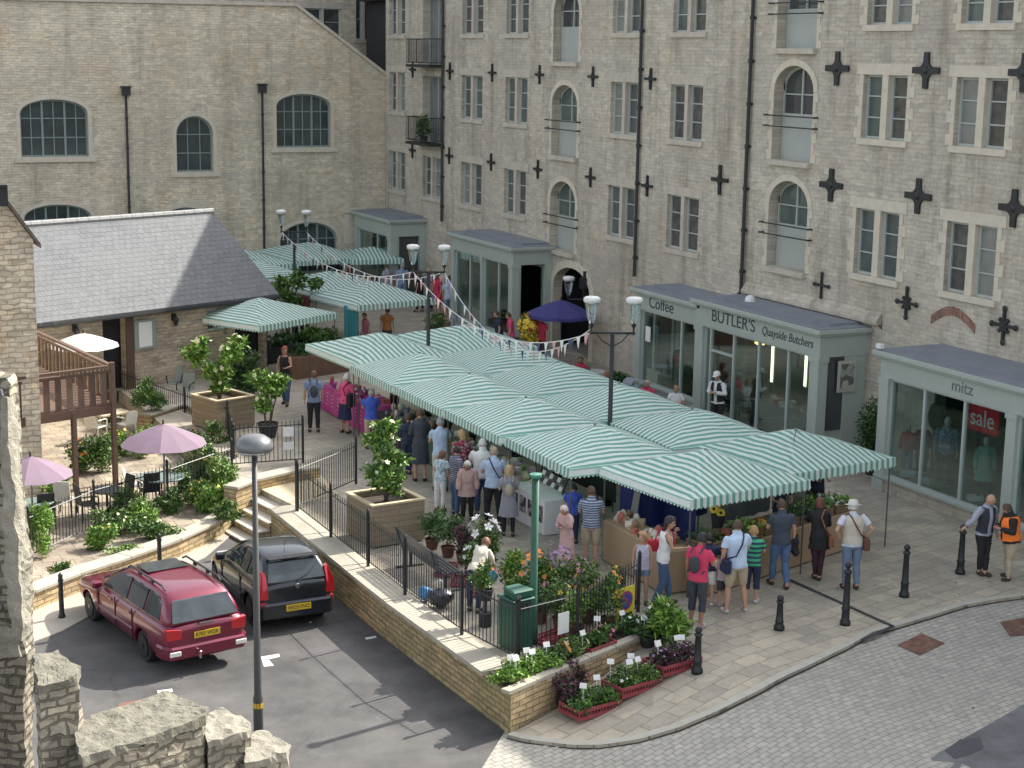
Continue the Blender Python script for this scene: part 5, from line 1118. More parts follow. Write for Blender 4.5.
# signs on railing
a=FP[5]; b=P(638,612,0); d=(b-a); d.z=0; d.normalize(); nn=Vector((d.y,-d.x,0)); ang=math.atan2(d.y,d.x)
sa,sb_2=P(577,646,.02),P(638,612,0); d=(sb_2-sa); d.z=0; d.normalize(); nn=Vector((d.y,-d.x,0)); ang=math.atan2(d.y,d.x)
c=sa.lerp(sb_2,.72)+nn*.07; ang-=R(12); zc_=zat(c.x,c.y,605); print('SIGN',c,zc_,pj((c.x,c.y,zc_))); t=thing('no_parking_sign','yellow sign with a blue roundel tied to the end of the railing','sign',(c.x,c.y,zc_),ang)
mb=MB(); mb.bb(-.27,.27,-.012,.012,-.37,.37); mb.build('board',mat('sign_yellow',(.62,.55,.05),.5,var=.05),t,local=True)
mb=MB(); mb.lathe([(.2,0),(.2,.012)],(0,0,0),28,0,M=Matrix.Rotation(R(90),3,'X')); o=mb.build('roundel_ring',mat('sign_red',(.35,.04,.10),.5),t,local=True); o.location=(0,-.013,.1)
mb=MB(); mb.lathe([(.155,0),(.155,.006)],(0,0,0),28,0,M=Matrix.Rotation(R(90),3,'X')); o=mb.build('roundel_centre',mat('sign_blue',(.05,.06,.30),.5),t,local=True); o.location=(0,-.026,.1)
mb=MB(); mb.box((0,-.034,.1),(.32,.006,.045),0,0,0,R(45)); mb.build('diagonal_bar',mat('sign_red',(.35,.04,.10),.5),t,local=True)
mb=MB(); mb.bb(-.2,.2,-.018,-.012,-.22,-.17); mb.bb(-.16,.16,-.018,-.012,-.31,-.26); mb.build('small_print',M_dark,t,local=True)
d=(sa-FP[5]); d.z=0; d.normalize(); nn=Vector((d.y,-d.x,0)); ang=math.atan2(d.y,d.x)
c=FP[5].lerp(sa,.72)+nn*.07; zc_=zat(c.x,c.y,623); mb=MB(); mb.box((c.x,c.y,zc_),(.28,.015,.42),ang); tag(mb.build('notice',M_white),'white paper notice on the short railing between the corner and the yellow sign','notice')
# display plants ---------------------------------------------
LD=[LG[2],LG[0],LG[2]]; LM=LG; PLM=[FL['plum'],LG[2],FL['plum']]
disp=[((432,548),(.32,.32,.4),700,.05,[LG[0],LG[2],LG[0]],None,'bushy dark green plant beside the big planter'),
((448,556),(.3,.3,.42),650,.05,[LG[0],LG[0],LG[2]],None,'bushy green plant second from the big planter'),
((463,562),(.28,.28,.4),600,.05,PLM,[('plum',20,.04)],'dark purple leaved plant between green bushes and white flowers'),
((484,570),(.36,.36,.55),700,.06,LM,[('white',16,.10)],'tall plant with large white blooms near the bending woman'),
((472,578),(.25,.25,.3),450,.05,LM,[('white',10,.07)],'low plant with white blooms in front of the tall white one'),
((517,604),(.34,.34,.48),750,.06,LB,[('yellow',4,.05)],'bright green plant beside the watering woman'),
((534,612),(.36,.36,.62),850,.06,LM,[('orange',22,.07)],'tall plant with clustered orange flowers behind the bin'),
((556,604),(.36,.36,.6),420,.05,LM,[('mauve',34,.05)],'airy plant with mauve flowers near the woman in pink'),
((578,610),(.34,.34,.5),450,.05,LM,[('pink',18,.04),('mauve',14,.04)],'airy plant with pink and mauve flowers, middle of the display'),
((560,628),(.32,.32,.42),650,.05,LM,[('yellow',8,.05)],'green plant with yellow buds behind the railing notice'),
((588,622),(.36,.36,.5),700,.05,LM,[('orange',14,.05),('red',6,.04)],'reddish flowered plant left of the yellow sign'),
((575,636),(.3,.3,.4),600,.05,LB,None,'fresh green plant just behind the short railing'),
((608,628),(.3,.3,.55),600,.05,LM,[('orange',14,.05)],'tall rusty orange plant behind the yellow sign'),
((540,622),(.28,.28,.4),500,.05,LD,[('pink',8,.03)],'dark plant beside the foot of the green pole'),
((617,604),(.24,.24,.4),450,.045,LM,[('yellow',8,.04)],'pale stemmed plant next to the end post of the railing')]
for k,(px,r_,n_,s_,cm,fl,lb) in enumerate(disp):
    plant(lb,P(px[0],px[1],.02),r_,n_,s_,cm,100+k,pt=(.16,.2,mat('terracotta_dark',(.12,.05,.035),.8)),fl=fl,group='plants for sale inside the railing')
M_rt=mat('red_tray',(.28,.05,.06),.6,var=.2)
def tray(label,c,rz,w_,d_,h_=.12,name='plant_tray',group='red plastic plant trays'):
    t=thing(name,label,'tray',c,rz,group=group); mb=MB()
    mb.bb(-w_/2,w_/2,-d_/2,d_/2,.0,.015)
    for (x0,x1,y0,y1) in((-w_/2,w_/2,-d_/2,-d_/2+.02),(-w_/2,w_/2,d_/2-.02,d_/2),(-w_/2,-w_/2+.02,-d_/2+.021,d_/2-.021),(w_/2-.02,w_/2,-d_/2+.021,d_/2-.021)):
        mb.bb(x0,x1,y0,y1,.016,h_*.35); mb.bb(x0,x1,y0,y1,h_*.7,h_)
        L3=max(x1-x0,y1-y0); k=int(L3/.07)
        for i in range(k+1):
            if x1-x0>y1-y0: u=x0+(x1-x0-.02)*i/k; mb.bb(u,u+.02,y0,y1,h_*.35,h_*.7)
            else: u=y0+(y1-y0-.02)*i/k; mb.bb(x0,x1,u,u+.02,h_*.35,h_*.7)
    mb.build('tray',M_rt,t,local=True); return t
for k,(px,py) in enumerate(((446,572),(462,582),(478,592),(552,640),(572,650),(596,648))):
    c=P(px,py,.01); tray(['red tray in front of the bushy green plants','red tray below the purple leaved plant','red tray nearest the bending woman','empty red tray behind the litter bin','red tray behind the railing notice','red tray left of the yellow sign'][k],c,R(60 if k<3 else 20),.75,.42)
# front crates
for k,(u,cm,fl,tg,lb) in enumerate(((0,[LG[0],LB[0],LG[2]],[('mauve',5,.03)],3,'red crate of leafy plants with white labels, nearest the bed wall corner'),(1,[LG[0],LG[1],LG[2]],[('white',3,.03)],4,'middle red crate of green plants with white labels on the pavement'),(2,PLM,[('mauve',10,.03)],4,'red crate of dark purple plants nearest the bollard'))):
    a=G(590,711); b=G(672,668); p=a.lerp(b,u/2); p.z=g(p.x)+.012; an=math.atan2(b.y-a.y,b.x-a.x); 
    tray(lb,p,an,1.0,.6,.2,'plant_crate','red crates of plants on the pavement')
    for j in range(2):
        o=p+Vector((math.cos(an),math.sin(an),0))*(-.25+.5*j); plant(['left','right'][j]+' hand clump of plants in the '+['red crate nearest the corner','middle red crate','red crate nearest the bollard'][u],o+Vector((0,0,.05)),(.28,.3,.2),520,.05,cm,300+k*2+j,fl=fl,tags=tg//2,name='plant_clump')
for k,(px,py) in enumerate(((567,712),(574,694),(560,704))):
    p=G(px,py); plant(['dark plum potted plant at the left end of the red crates','plum and pink potted plant tucked behind the red crates','small dark plum plant against the bed wall'][k],p,(.24,.24,.26),420,.05,PLM,330+k,pt=(.12,.14),fl=[('plum',10,.03),('pink' if k==1 else 'plum',6,.03)])
q=G(668,648); plant('bright green grassy plant in a pot at the end of the railing',q,(.3,.3,.42),900,.07,LB,340,pt=(.2,.2),fl=[('white',4,.05)],asp=3.2,clumps=14)
q=G(648,646); plant('dark pot of spiky leaves with white labels beside the yellow sign',q,(.2,.2,.14),350,.06,LD,341,pt=(.18,.2),tags=2,asp=2.8)
q=G(662,655); plant('potted lily with white blooms behind the grassy plant',q+Vector((.2,.5,0)),(.25,.25,.4),420,.06,LM,342,pt=(.15,.2),fl=[('white',5,.07)],asp=2.8)
# bed flowers
bed=[(505,681,'bright green clump at the sharp corner of the bed',LB,None,3),(521,674,'bright green clump with white labels near the bed corner',LB,[('white',6,.03)],2),(541,668,'fresh green clump in the bed under the railing corner',LB,None,1),(558,660,'orange flowered clump in the bed below the white notice',LM,[('orange',10,.05)],0),(574,654,'dark green clump in the bed with cream flowers',LM,[('cream',4,.07)],1),(590,646,'green clump in the middle of the right half of the bed',[LG[0],LG[2],LG[0]],[('pink',5,.03)],0),(606,640,'clump with pinkish flowers in the bed below the yellow sign',LM,[('pink',8,.05)],1),(630,633,'dark clump at the narrow end of the bed',LD,[('white',3,.05)],1)]
for k,(px,py,lb,cm,fl,tg) in enumerate(bed):
    plant(lb,P(px,py,.04),(.34,.22,.17),520,.05,cm,360+k,fl=fl,tags=tg,name='bedding_plant',group='bedding plants in the corner bed')
# hanging basket stand near bending woman
q=P(485,626,0); t=thing('plant_stand','dark plant stand holding a bushy pot, in front of the bending woman','plant stand',q)
mb=MB(); mb.tube([(q.x,q.y,0),(q.x,q.y,.62)],.025,6); mb.lathe([(.13,0),(.13,.28),(.12,.28)],q,12); mb.build('stand',M_dark,t); pot(t,q+Vector((0,0,.55)),.16,.2)
mb=MB(); foliage(mb,(q.x,q.y,1.05),(.3,.3,.3),600,.055,77); mb.build('foliage',[LG[0],LG[1],LG[0]],t,recalc=False); flowers(t,(q.x,q.y,1.12),(.28,.28,.22),'red',14,.04,78)
# garden shrubs
gs=[((40,555),(.33,.33,.62),1500,.05,[LB[0],LB[1],LB[0]],'bright green conical conifer behind the curved wall beside the ruined pier',None),
((112,535),(.5,.35,.35),700,.06,LG,'loose green shrub behind the curved garden wall, left part',[('cream',6,.04)]),
((140,530),(.5,.35,.38),800,.06,LB,'yellow green shrub behind the middle of the curved wall',[('cream',10,.04)]),
((170,512),(.4,.3,.32),600,.06,LG,'shrub with pale flowers under the mauve parasol',[('pink',6,.04)]),
((195,505),(.4,.3,.35),600,.06,LB,'yellow flowering shrub near the right end of the curved wall',[('yellow',8,.04)]),
((222,505),(.4,.4,.75),1400,.07,[LG[1],LG[0],LG[1]],'tall yellow green shrub against the side wall by the steps',None),
((206,490),(.35,.35,.6),900,.07,LG,'tall green shrub right of the mauve parasol',[('yellow',8,.05)]),
((60,578),(.35,.2,.2),450,.05,LG,'trailing plant on the wall face beside the left path post',[('red',5,.03)]),
((125,560),(.6,.2,.2),700,.05,LB,'trailing plants spilling over the curved wall behind the maroon car',None),
((165,545),(.4,.2,.22),500,.05,LG,'trailing plant on the wall face behind the right path post',[('pink',4,.03)]),
((228,522),(.3,.25,.3),500,.06,LG,'green plant at the foot of the steps',None),
((148,412),(.5,.5,.5),1100,.07,[LG[0],LG[1],LG[2]],'rounded green shrub on the inner stone bed by the timber deck',None),
((118,455),(.5,.4,.45),900,.07,LB,'bright shrub under the corner of the timber deck',[('yellow',8,.05)]),
((85,470),(.55,.5,.5),1000,.07,LG,'green shrub beneath the timber deck',[('orange',8,.05)]),
((190,450),(.4,.4,.35),600,.06,LG,'low shrub with reddish leaves by the garden railing',[('red',12,.04)]),
((232,470),(.3,.3,.3),500,.05,PLM,'plum coloured plant at the end of the garden railing',[('pink',5,.03)]),
((110,428),(.3,.3,.35),400,.06,LG,'small shrub behind the white garden chairs',[('pink',6,.05)]),
((25,372),(.35,.3,.35),420,.08,[LG[1],LG[0],LG[1]],'straggly yellow green weeds on the deck beside the old gable',None)]
for k,(px,r_,n_,s_,cm,lb,fl) in enumerate(gs):
    zz=-.4; 
    if px in((60,578),(125,560),(165,545)): zz=-.6
    if px==(25,372): zz=2.2
    if px==(148,412): zz=.12
    plant(lb,P(px[0],px[1],zz),r_,n_,s_,cm,400+k,fl=fl,name='garden_shrub',cat='shrub')
xg=[((100,548),(.4,.3,.35),'low green clump at the left of the garden railing'),((125,520),(.4,.35,.4),'leafy clump between the dark table and the garden railing'),((178,498),(.35,.35,.45),'leafy clump beneath the right edge of the mauve parasol'),((212,512),(.4,.3,.4),'yellowish clump above the right end of the curved wall'),((150,538),(.45,.3,.28),'spreading clump just behind the curved wall coping'),((196,470),(.4,.4,.55),'upright bush behind the large mauve parasol, right side'),((145,455),(.45,.4,.5),'bush between the deck post and the large mauve parasol'),((104,470),(.4,.4,.5),'bright bush under the corner of the timber deck, in front of the chairs'),((215,455),(.35,.35,.5),'bush beside the thin railing near the wooden planter'),((60,500),(.4,.35,.4),'shadowed bush behind the half hidden parasol')]
for k,(px,r_,lb) in enumerate(xg): plant(lb,P(px[0],px[1],-.4),r_,850,.06,[LB,LG,[LG[1],LG[0],LG[2]]][k%3],600+k,fl=[(['yellow','cream','pink'][k%3],6,.04)],name='garden_shrub',cat='shrub')
# furniture
def chair(label,c,rz,m,style=0,name='garden_chair',group='chairs in the cafe garden'):
    t=thing(name,label,'chair',c,rz,group=group)
    mb=MB(); mb.box((0,0,.43),(.46,.46,.03)); mb.build('seat',m,t,local=True,bevel=.01)
    mb=MB()
    if style==0: 
        n_=8; V=[]
        for i in range(n_+1):
            a=math.pi*(i/n_)-math.pi/2; y=.24*math.sin(a); x=-.21-.05*math.cos(a); V+=[(x,y,.45),(x-.08,y*.95,.45+.43*math.cos(a*.6))]
        mb.add(V,[(2*i,2*i+2,2*i+3,2*i+1) for i in range(n_)]); mb.add([(v[0]-.02,v[1],v[2]) for v in V],[(2*i,2*i+2,2*i+3,2*i+1) for i in range(n_)])
    else:
        mb.box((-.25,0,.7),(.025,.42,.5),0,0,0,-.15)
    mb.build('backrest',m,t,local=True)
    for sx in(-1,1):
        for sy in(-1,1): mb=MB(); mb.tube([(sx*.23,sy*.23,0),(sx*.2,sy*.2,.43)],.02,6); mb.build('leg',m if style==0 else M_iron,t,local=True)
    for sy in(-1,1): mb=MB(); mb.tube([(-.22,sy*.24,.66),(.1,sy*.26,.66),(.2,sy*.24,.62),(.21,sy*.22,.43)],.02,6); mb.build('armrest',m if style==0 else M_iron,t,local=True)
    return t
def rtable(label,c,r_,m,h=.72):
    t=thing('round_table',label,'table',c); mb=MB(); mb.lathe([(r_-.01,h-.03),(r_,h-.02),(r_,h),(r_-.01,h+.008)],c,24); mb.build('table_top',m,t)
    mb=MB(); mb.tube([(c[0],c[1],c[2]),(c[0],c[1],c[2]+h-.03)],.025,8); 
    for k in range(3): a=k*2.1; mb.tube([(c[0],c[1],c[2]+.2),(c[0]+.3*math.cos(a),c[1]+.3*math.sin(a),c[2]+.01)],.018,6)
    mb.build('pedestal',M_iron,t); return t
M_gt=mat('table_glass',(.18,.24,.22),.1,spec=.8); M_pw=mat('plastic_white',(.72,.72,.68),.45,var=.05)
def parasol(label,c,h,r_,m,n_=8,drop=.38,name='parasol',tilt=0.,edge=.0):
    t=thing(name,label,'parasol',c); mb=MB(); mb.tube([c,(c[0],c[1],c[2]+h+.05)],.025,8); mb.build('pole',mat('pole_grey',(.2,.2,.2),.5),t)
    M_=Matrix.Rotation(tilt,3,'X'); V=[Vector((0,0,0))]; F_=[]
    K_=4
    for i in range(1,K_+1):
        for j in range(n_*2):
            a=math.pi*j/n_+.2; rr2=r_*i/K_*(1 if j%2==0 else .965-.0*i); V.append(Vector((rr2*math.cos(a),rr2*math.sin(a),-drop*(i/K_)**1.25+(0 if j%2==0 else -.03*i/K_))))
    m2=n_*2
    for j in range(m2): F_.append((0,1+j,1+(j+1)%m2))
    for i in range(K_-1):
        for j in range(m2): a=1+i*m2+j; b=1+i*m2+(j+1)%m2; F_.append((a,a+m2,b+m2,b))
    mb=MB(); top=Vector((c[0],c[1],c[2]+h)); mb.add([top+M_@v for v in V],F_); 
    if edge: 
        o=1+(K_-1)*m2; R_=[top+M_@V[o+j] for j in range(m2)]; mb.add(R_+[v-Vector((0,0,edge)) for v in R_],[(j,(j+1)%m2,(j+1)%m2+m2,j+m2) for j in range(m2)])
    mb.build('canopy',m,t,recalc=False)
    mb=MB()
    for j in range(n_): a=2*math.pi*j/n_+.2; mb.tube([top+M_@Vector((.02*math.cos(a),.02*math.sin(a),-.35)),top+M_@Vector((r_*.95*math.cos(a),r_*.95*math.sin(a),-drop-.03))],.008,4)
    mb.build('ribs',M_iron,t); mb=MB(); mb.lathe([(.03,0),(.02,.1),(.005,.12)],top,8); mb.build('finial',M_iron,t); return t
def cloth(name,c,tr=.35):
    return stripes(name,(c,c),'X',1,.5,transl=tr)
def parpos(px,py,h,r_,lab,m,**k):
    q=P(px,py,h); return q
M_mv=cloth('mauve_cloth',(.33,.235,.31)); 
def placepar(px_top,py_top,ground,h,r_,label,m,**k):
    q=P(px_top,py_top,ground+h+.1); return parasol(label,Vector((q.x,q.y,ground)),h,r_,m,**k)
pa1=placepar(163,420,-.42,2.3,1.12,'large mauve parasol over a glass table in the cafe garden',M_mv,n_=6,drop=.5)
pa2=placepar(30,452,-.42,2.2,1.0,'mauve parasol half hidden behind the ruined pier',M_mv,n_=6,drop=.45)
pa3=placepar(83,330,0,2.3,1.15,'small white parasol in front of the slate roofed building',cloth('white_cloth',(.78,.76,.74)),n_=6,drop=.4)
pa4=placepar(561,297,0,2.45,1.25,'deep purple parasol in front of the stone archway',cloth('purple_cloth',(.06,.055,.22),.15),n_=8,drop=.5,edge=.12)
for k,(px,py,rz,m,st,lb) in enumerate([(97,440,40,M_pw,0,'white plastic chair under the front edge of the timber deck'),(126,437,120,M_pw,0,'white plastic chair between the deck post and the mauve parasol'),(137,500,-20,M_pw,0,'white plastic chair left of the glass table, facing it'),(66,515,60,mat('chair_cream',(.55,.52,.45),.6),1,'pale backed garden chair beside the half hidden parasol'),(122,512,200,M_iron,1,'dark metal chair right of the small dark table'),(88,520,10,M_iron,1,'dark metal chair left of the small dark table'),(190,492,190,M_iron,1,'dark metal chair on the right side of the glass table'),(150,506,90,M_iron,1,'dark metal chair in front of the glass table'),(45,528,90,M_iron,1,'dark metal chair next to the conifer'),(175,395,250,M_greend,1,'green chair against the slate roofed building wall'),(186,402,230,M_greend,1,'second green chair near the planter, right of the first')]):
    chair(lb,P(px,py,-.42 if py>405 else -.42),R(rz),m,st)
rtable('round glass topped table under the large mauve parasol',P(162,503,-.42),.62,M_gt); rtable('small dark round table in the middle of the cafe garden',P(108,517,-.42),.42,mat('dark_top',(.05,.06,.07),.3)); rtable('small glass table beside the half hidden parasol',P(38,530,-.42),.42,M_gt)
t=thing('picnic_table','pale wooden garden table beside the white plastic chairs','table',P(113,436,-.42)); c=P(113,436,-.42); mb=MB(); mb.box(c+Vector((0,0,.72)),(1.0,.6,.05),R(20)); mb.build('table_top',M_trim,t)
for sx in(-.4,.4):
    for sy in(-.2,.2): mb=MB(); mb.tube([c+Vector((sx,sy,0)),c+Vector((sx,sy,.7))],.03,6); mb.build('leg',M_trim,t)
# timber deck with balustrade
ps=P(72,493,-.42); zb=zat(ps.x,ps.y,411)
t=thing('timber_deck','raised brown timber deck with a slatted balustrade beside the old gable','deck',ps)
A1=P(5,419,zb);B1=P(113,403,zb); dd=(B1-A1).normalized()
zr_=1.02
Bk=P(35,331+44,zb+.0); 
Bk=PP(30,333,B1+Vector((0,0,zr_)),Vector((1,0,0)).lerp(Vector((0,0,0)),0)) if False else P(33,330,zb+zr_); Bk.z=zb
mb=MB(); C1=Bk; D1=A1+(C1-B1); mb.prism([(v.x,v.y) for v in(A1-dd*2,B1,C1,C1-dd*6)],zb-.06,zb); mb.build('deck_boards',M_wood,t)
mb=MB()
def beam(a,b,w_,h_,mb=mb): d_=(b-a); mb.box((a+b)/2,(d_.length,w_,h_),math.atan2(d_.y,d_.x))
beam(A1-dd*2+Vector((0,0,-.15)),B1+Vector((0,0,-.15)),.08,.24); beam(B1+Vector((0,0,-.15)),C1+Vector((0,0,-.15)),.08,.24); mb.build('edge_beam',mat('wood_dark',(.10,.055,.04),.8,var=.3),t)
def balus(a,b,sp,w_):
    mb=MB(); d_=(b-a); L_=d_.length; an=math.atan2(d_.y,d_.x)
    mb.box((a+b)/2+Vector((0,0,zr_)),(L_,.12,.06),an); mb.box((a+b)/2+Vector((0,0,zr_-.14)),(L_,.05,.07),an); mb.build('handrail',M_wood,t)
    k=int(L_/sp)
    for i in range(k):
        p=a+d_*((i+.5)/k); mb=MB(); mb.box(p+Vector((0,0,zr_/2-.07)),(w_,.03,zr_-.1),an); mb.build('baluster',mat('wood_var%d'%(i%3),[(.105,.062,.045),(.085,.052,.038),(.13,.085,.06)][i%3],.8,var=.3),t)
balus(A1-dd*2,B1-dd*.1,.32,.17); balus(B1,C1,.32,.15)
for p,z0 in((B1,-.42),(A1.lerp(B1,.62),-.42),(C1,-.42),(A1,-.42)):
    top_=zb+zr_+.1 if p is B1 else zb-.1
    mb=MB(); mb.box((p.x,p.y,(z0+top_)/2),(.12,.12,top_-z0),math.atan2(dd.y,dd.x)); mb.build('post',M_wood,t)
mb=MB(); V=C1; 
# far greenery and planters
def boxplanter(label,c,w_,d_,h_,rz,m,cols,seed,size=.08,n=900,up=.35,fl=None):
    t=thing('box_planter',label,'planter',c,rz); mb=MB(); mb.bb(-w_/2,w_/2,-d_/2,d_/2,0,h_); mb.build('box',m,t,local=True)
    mb=MB(); foliage(mb,(0,0,h_+up*.6),(w_/2,d_/2,up),n,size,seed,3,12,.4); mb.build('foliage',cols,t,local=True,recalc=False)
M_cor=mat('rust_box',(.17,.10,.065),.85,var=.35,scale=4)
boxplanter('long brown box planter of green plants beyond the red haired woman',P(318,385,0)+Vector((.6,2,0)),2.4,1.0,.75,R(20),M_cor,[LG[2],LG[0],LG[2]],500)
boxplanter('brown box planter of bright plants behind the pink cloth table',P(330,362,0)+Vector((0,1.5,0)),1.6,1.0,.6,R(5),M_cor,[LG[0],LB[0],LG[0]],501,up=.3)
boxplanter('dark planter under the edge of the lone stall',P(282,360,0),2.4,.8,.6,R(20),M_dark,LD,502,up=.3)
boxplanter('low planter of greenery near the far striped stall',P(437,338,0),2.6,.8,.5,R(60),M_cor,LG,503,up=.3)
q=P(312,330,0); tree('dark leafy tree rising beside the furthest lamp',Vector((19.3,59.0,0)),1,[(-.7,0,2.3,.35),(-.1,0,2.5,.45),(.5,.1,2.75,.35),(1.15,0,2.55,.35),(.2,0,2.0,.4)],600,.11,LG,9)
q=PX(853,420,28.2); t=plant('slim dark conifer in a pot in the recess beside the butcher shop',Vector((28.3,35.3,0)),(.38,.38,.95),1600,.06,LD,510,pt=(.24,.4),name='potted_conifer',cat='shrub',clumps=16)
q=Vector((26.6,53.2,0)); plant('tall yellow and red flower display in front of the far shopfront',q,(.4,.4,.65),600,.08,[LG[0],FL['yellow'],FL['yellow']],511,pt=(.25,.7),fl=[('yellow',30,.12),('red',10,.1)])
q=P(620,385,0); boxplanter('dark green planter hedge outside the cafe window',Vector((26.6,46.6,0)),1.8,.7,.6,R(80),M_cor,LD,512,up=.3)
# ------------------------------------------------------------ cars
def paint(name,c,fl=.5):
    if name in MATS: return MATS[name]
    m,nt,b=base(name); b.inputs['Base Color'].default_value=rgb(c); b.inputs['Metallic'].default_value=fl; b.inputs['Roughness'].default_value=.32; b.inputs['Coat Weight'].default_value=1; b.inputs['Coat Roughness'].default_value=.04
    L=nt.links; tc=nd(nt,'ShaderNodeTexCoord'); no=nd(nt,'ShaderNodeTexNoise'); no.inputs['Scale'].default_value=2; no.inputs['Detail'].default_value=6; L.new(tc.outputs['Object'],no.inputs['Vector'])
    rp=nd(nt,'ShaderNodeValToRGB'); rp.color_ramp.elements[0].color=rgb([x*.85 for x in c]); rp.color_ramp.elements[1].color=rgb([x*1.1 for x in c]); L.new(no.outputs[0],rp.inputs[0]); L.new(rp.outputs[0],b.inputs['Base Color'])
    MATS[name]=m; return m
def evalmesh(o,name):
    dg=bpy.context.evaluated_depsgraph_get(); me=bpy.data.meshes.new_from_object(o.evaluated_get(dg)); return me
M_tyre=mat('tyre',(.02,.02,.02),.85); M_rim=mat('alloy',(.45,.45,.44),.35,metal=.6); M_cg=mat('car_glass',(.035,.045,.05),.03,var=.95,scale=3.5,spec=.9)  # car_glass: mottled sky reflection is put into the base colour
M_red=mat('tail_red',(.45,.015,.02),.15,var=.1,coat=.5); M_blk=mat('trim_black',(.02,.02,.02),.5); M_chr=mat('chrome',(.6,.6,.6),.2,metal=1.)
def car(label,loc,rz,spec):
    """local: +X forward, origin at rear axle-ish centre on the ground. spec has stations"""
    t=thing(spec['name'],label,'car',loc,rz); W=spec['W']; Lr=spec['rear']; Lf=spec['front']
    st=spec['st']    # list of (x, halfwidth, zbottom, ztop(bonnet/belt))
    mb=MB(); ring=[]
    for (x,w_,zb,ztp) in st:
        zm=.55; ring.append([(x,0,zb),(x,w_*.8,zb),(x,w_*.97,zb+.10),(x,w_,zm),(x,w_*.985,ztp-.14),(x,w_*.94,ztp-.03),(x,w_*.80,ztp),(x,0,ztp+.03)])
    V=[];n=8
    for r_ in ring:
        full=r_+[(p[0],-p[1],p[2]) for p in r_[-2:0:-1]]; V+=full
    m_=len(full); k=len(ring)
    fs=[(i*m_+j,i*m_+(j+1)%m_,(i+1)*m_+(j+1)%m_,(i+1)*m_+j) for i in range(k-1) for j in range(m_)]+[tuple(range(m_)),tuple((k-1)*m_+j for j in range(m_))[::-1]]
    mb.add(V,fs); pm=spec['paint']
    o=mb.build('body',pm,t,local=True,smooth=True)
    md=o.modifiers.new('s','SUBSURF'); md.levels=2; md.render_levels=2
    cut=MB()
    for wx in spec['wheels']:
        for s_ in(-1,1): cut.lathe([(.345,-.14),(.345,.14)],(wx,s_*(W-.06),.30),28,0,M=Matrix.Rotation(R(90),3,'X'))
    co_=cut.build('cutter',pm,t,local=True); bl=o.modifiers.new('b','BOOLEAN'); bl.operation='DIFFERENCE'; bl.object=co_; bl.solver='EXACT'
    bpy.context.view_layer.update(); me=evalmesh(o,'body'); o.modifiers.clear(); o.data=me; bpy.data.objects.remove(co_)
    # greenhouse
    gs_=spec['gh']   # (x, zroof, half belt width, half roof width)
    zbelt=spec['belt']; mb=MB(); V=[]
    for (x,zr2,wb,wr) in gs_:
        r_=[(x,0,zbelt-.1),(x,wb,zbelt-.1),(x,wb,min(zbelt,zr2)),(x,wr+(wb-wr)*.12,zbelt+(zr2-zbelt)*.86),(x,wr*.93,zr2-.012),(x,wr*.6,zr2+.01),(x,0,zr2+.018)]
        V+=r_+[(p[0],-p[1],p[2]) for p in r_[-2:0:-1]]
    m_=12; k=len(gs_); fs=[(i*m_+j,i*m_+(j+1)%m_,(i+1)*m_+(j+1)%m_,(i+1)*m_+j) for i in range(k-1) for j in range(m_)]+[tuple(range(m_)),tuple((k-1)*m_+j for j in range(m_))[::-1]]
    mb.add(V,fs); roof=mb.build('roof',pm,t,local=True,smooth=True); roof.data.materials.clear(); roof.data.materials.append(pm)
    md=roof.modifiers.new('s','SUBSURF'); md.levels=1; md.render_levels=1; bpy.context.view_layer.update(); me=evalmesh(roof,'roof'); roof.modifiers.clear(); roof.data=me
    def side(x,tt,s_,off=.012):
        # interpolate greenhouse side at x
        g_=gs_
        for a,b in zip(g_[:-1],g_[1:]):
            if a[0]<=x<=b[0]:
                u=(x-a[0])/(b[0]-a[0]); zr2=a[1]+(b[1]-a[1])*u; wb=a[2]+(b[2]-a[2])*u; wr=a[3]+(b[3]-a[3])*u
                z=zbelt+(zr2-zbelt)*tt; y=wb+(wr+(wb-wr)*.12-wb)*(tt/.86); return (x,s_*(y+off),z)
        return (x,0,zbelt)
    for s_ in(-1,1):
        for (pts) in spec['glass']:
            mb=MB(); V=[side(x,tt,s_) for x,tt in pts]; mb.ext(V,(0,-s_*.03,0)); mb.build('side_window',M_cg,t,local=True)
        mb=MB(); mb.box((spec['mirror'][0],s_*(W+.06),spec['belt']+.03),(.12,.2,.14),0,0); mb.build('door_mirror',spec.get('mm',pm),t,local=True,bevel=.03)
        for hx in spec['handles']: mb=MB(); mb.box((hx,s_*(W-.015),.80),(.18,.03,.035)); mb.build('door_handle',spec.get('hm',pm),t,local=True)
        mb=MB(); mb.box(((spec['wheels'][0]+spec['wheels'][1])/2,s_*(W+.0),.50),(spec['wheels'][1]-spec['wheels'][0]-.8,.03,.07)); mb.build('side_strip',spec['strip'],t,local=True,bevel=.01)
        # headlights
        mb=MB(); mb.box((Lf-.24,s_*(W*.60),.64),(.2,.30,.14),0,0,-.0,.25); mb.build('headlight',mat('headlamp',(.6,.62,.62),.1),t,local=True,bevel=.04)
    def rear_panel(yz,dx,name,m,th_=.03,off=.008):
        V=[(spec['rx'](z)-off,y,z) for y,z in yz]; mb=MB(); mb.ext(V,(th_,0,0)); return mb.build(name,m,t,local=True,bevel=.006)
    rear_panel(spec['rwin'],0,'rear_window',M_cg)
    V=[(x,y,z) for x,y,z in spec['fwin']]; mb=MB(); mb.ext(V,(-.02,0,-.02)); mb.build('windscreen',M_cg,t,local=True)
    for s_ in(-1,1):
        for nm,yz,m_2 in spec['rl']:
            rear_panel([(s_*y,z) for y,z in yz],0,nm,m_2,.1,.018)
    for s_ in(-1,1):
        for dx_ in spec['doors']:
            mb=MB(); mb.box((dx_,s_*(W-.004),.60),(.014,.02,.62)); mb.build('door_seam',M_blk,t,local=True)
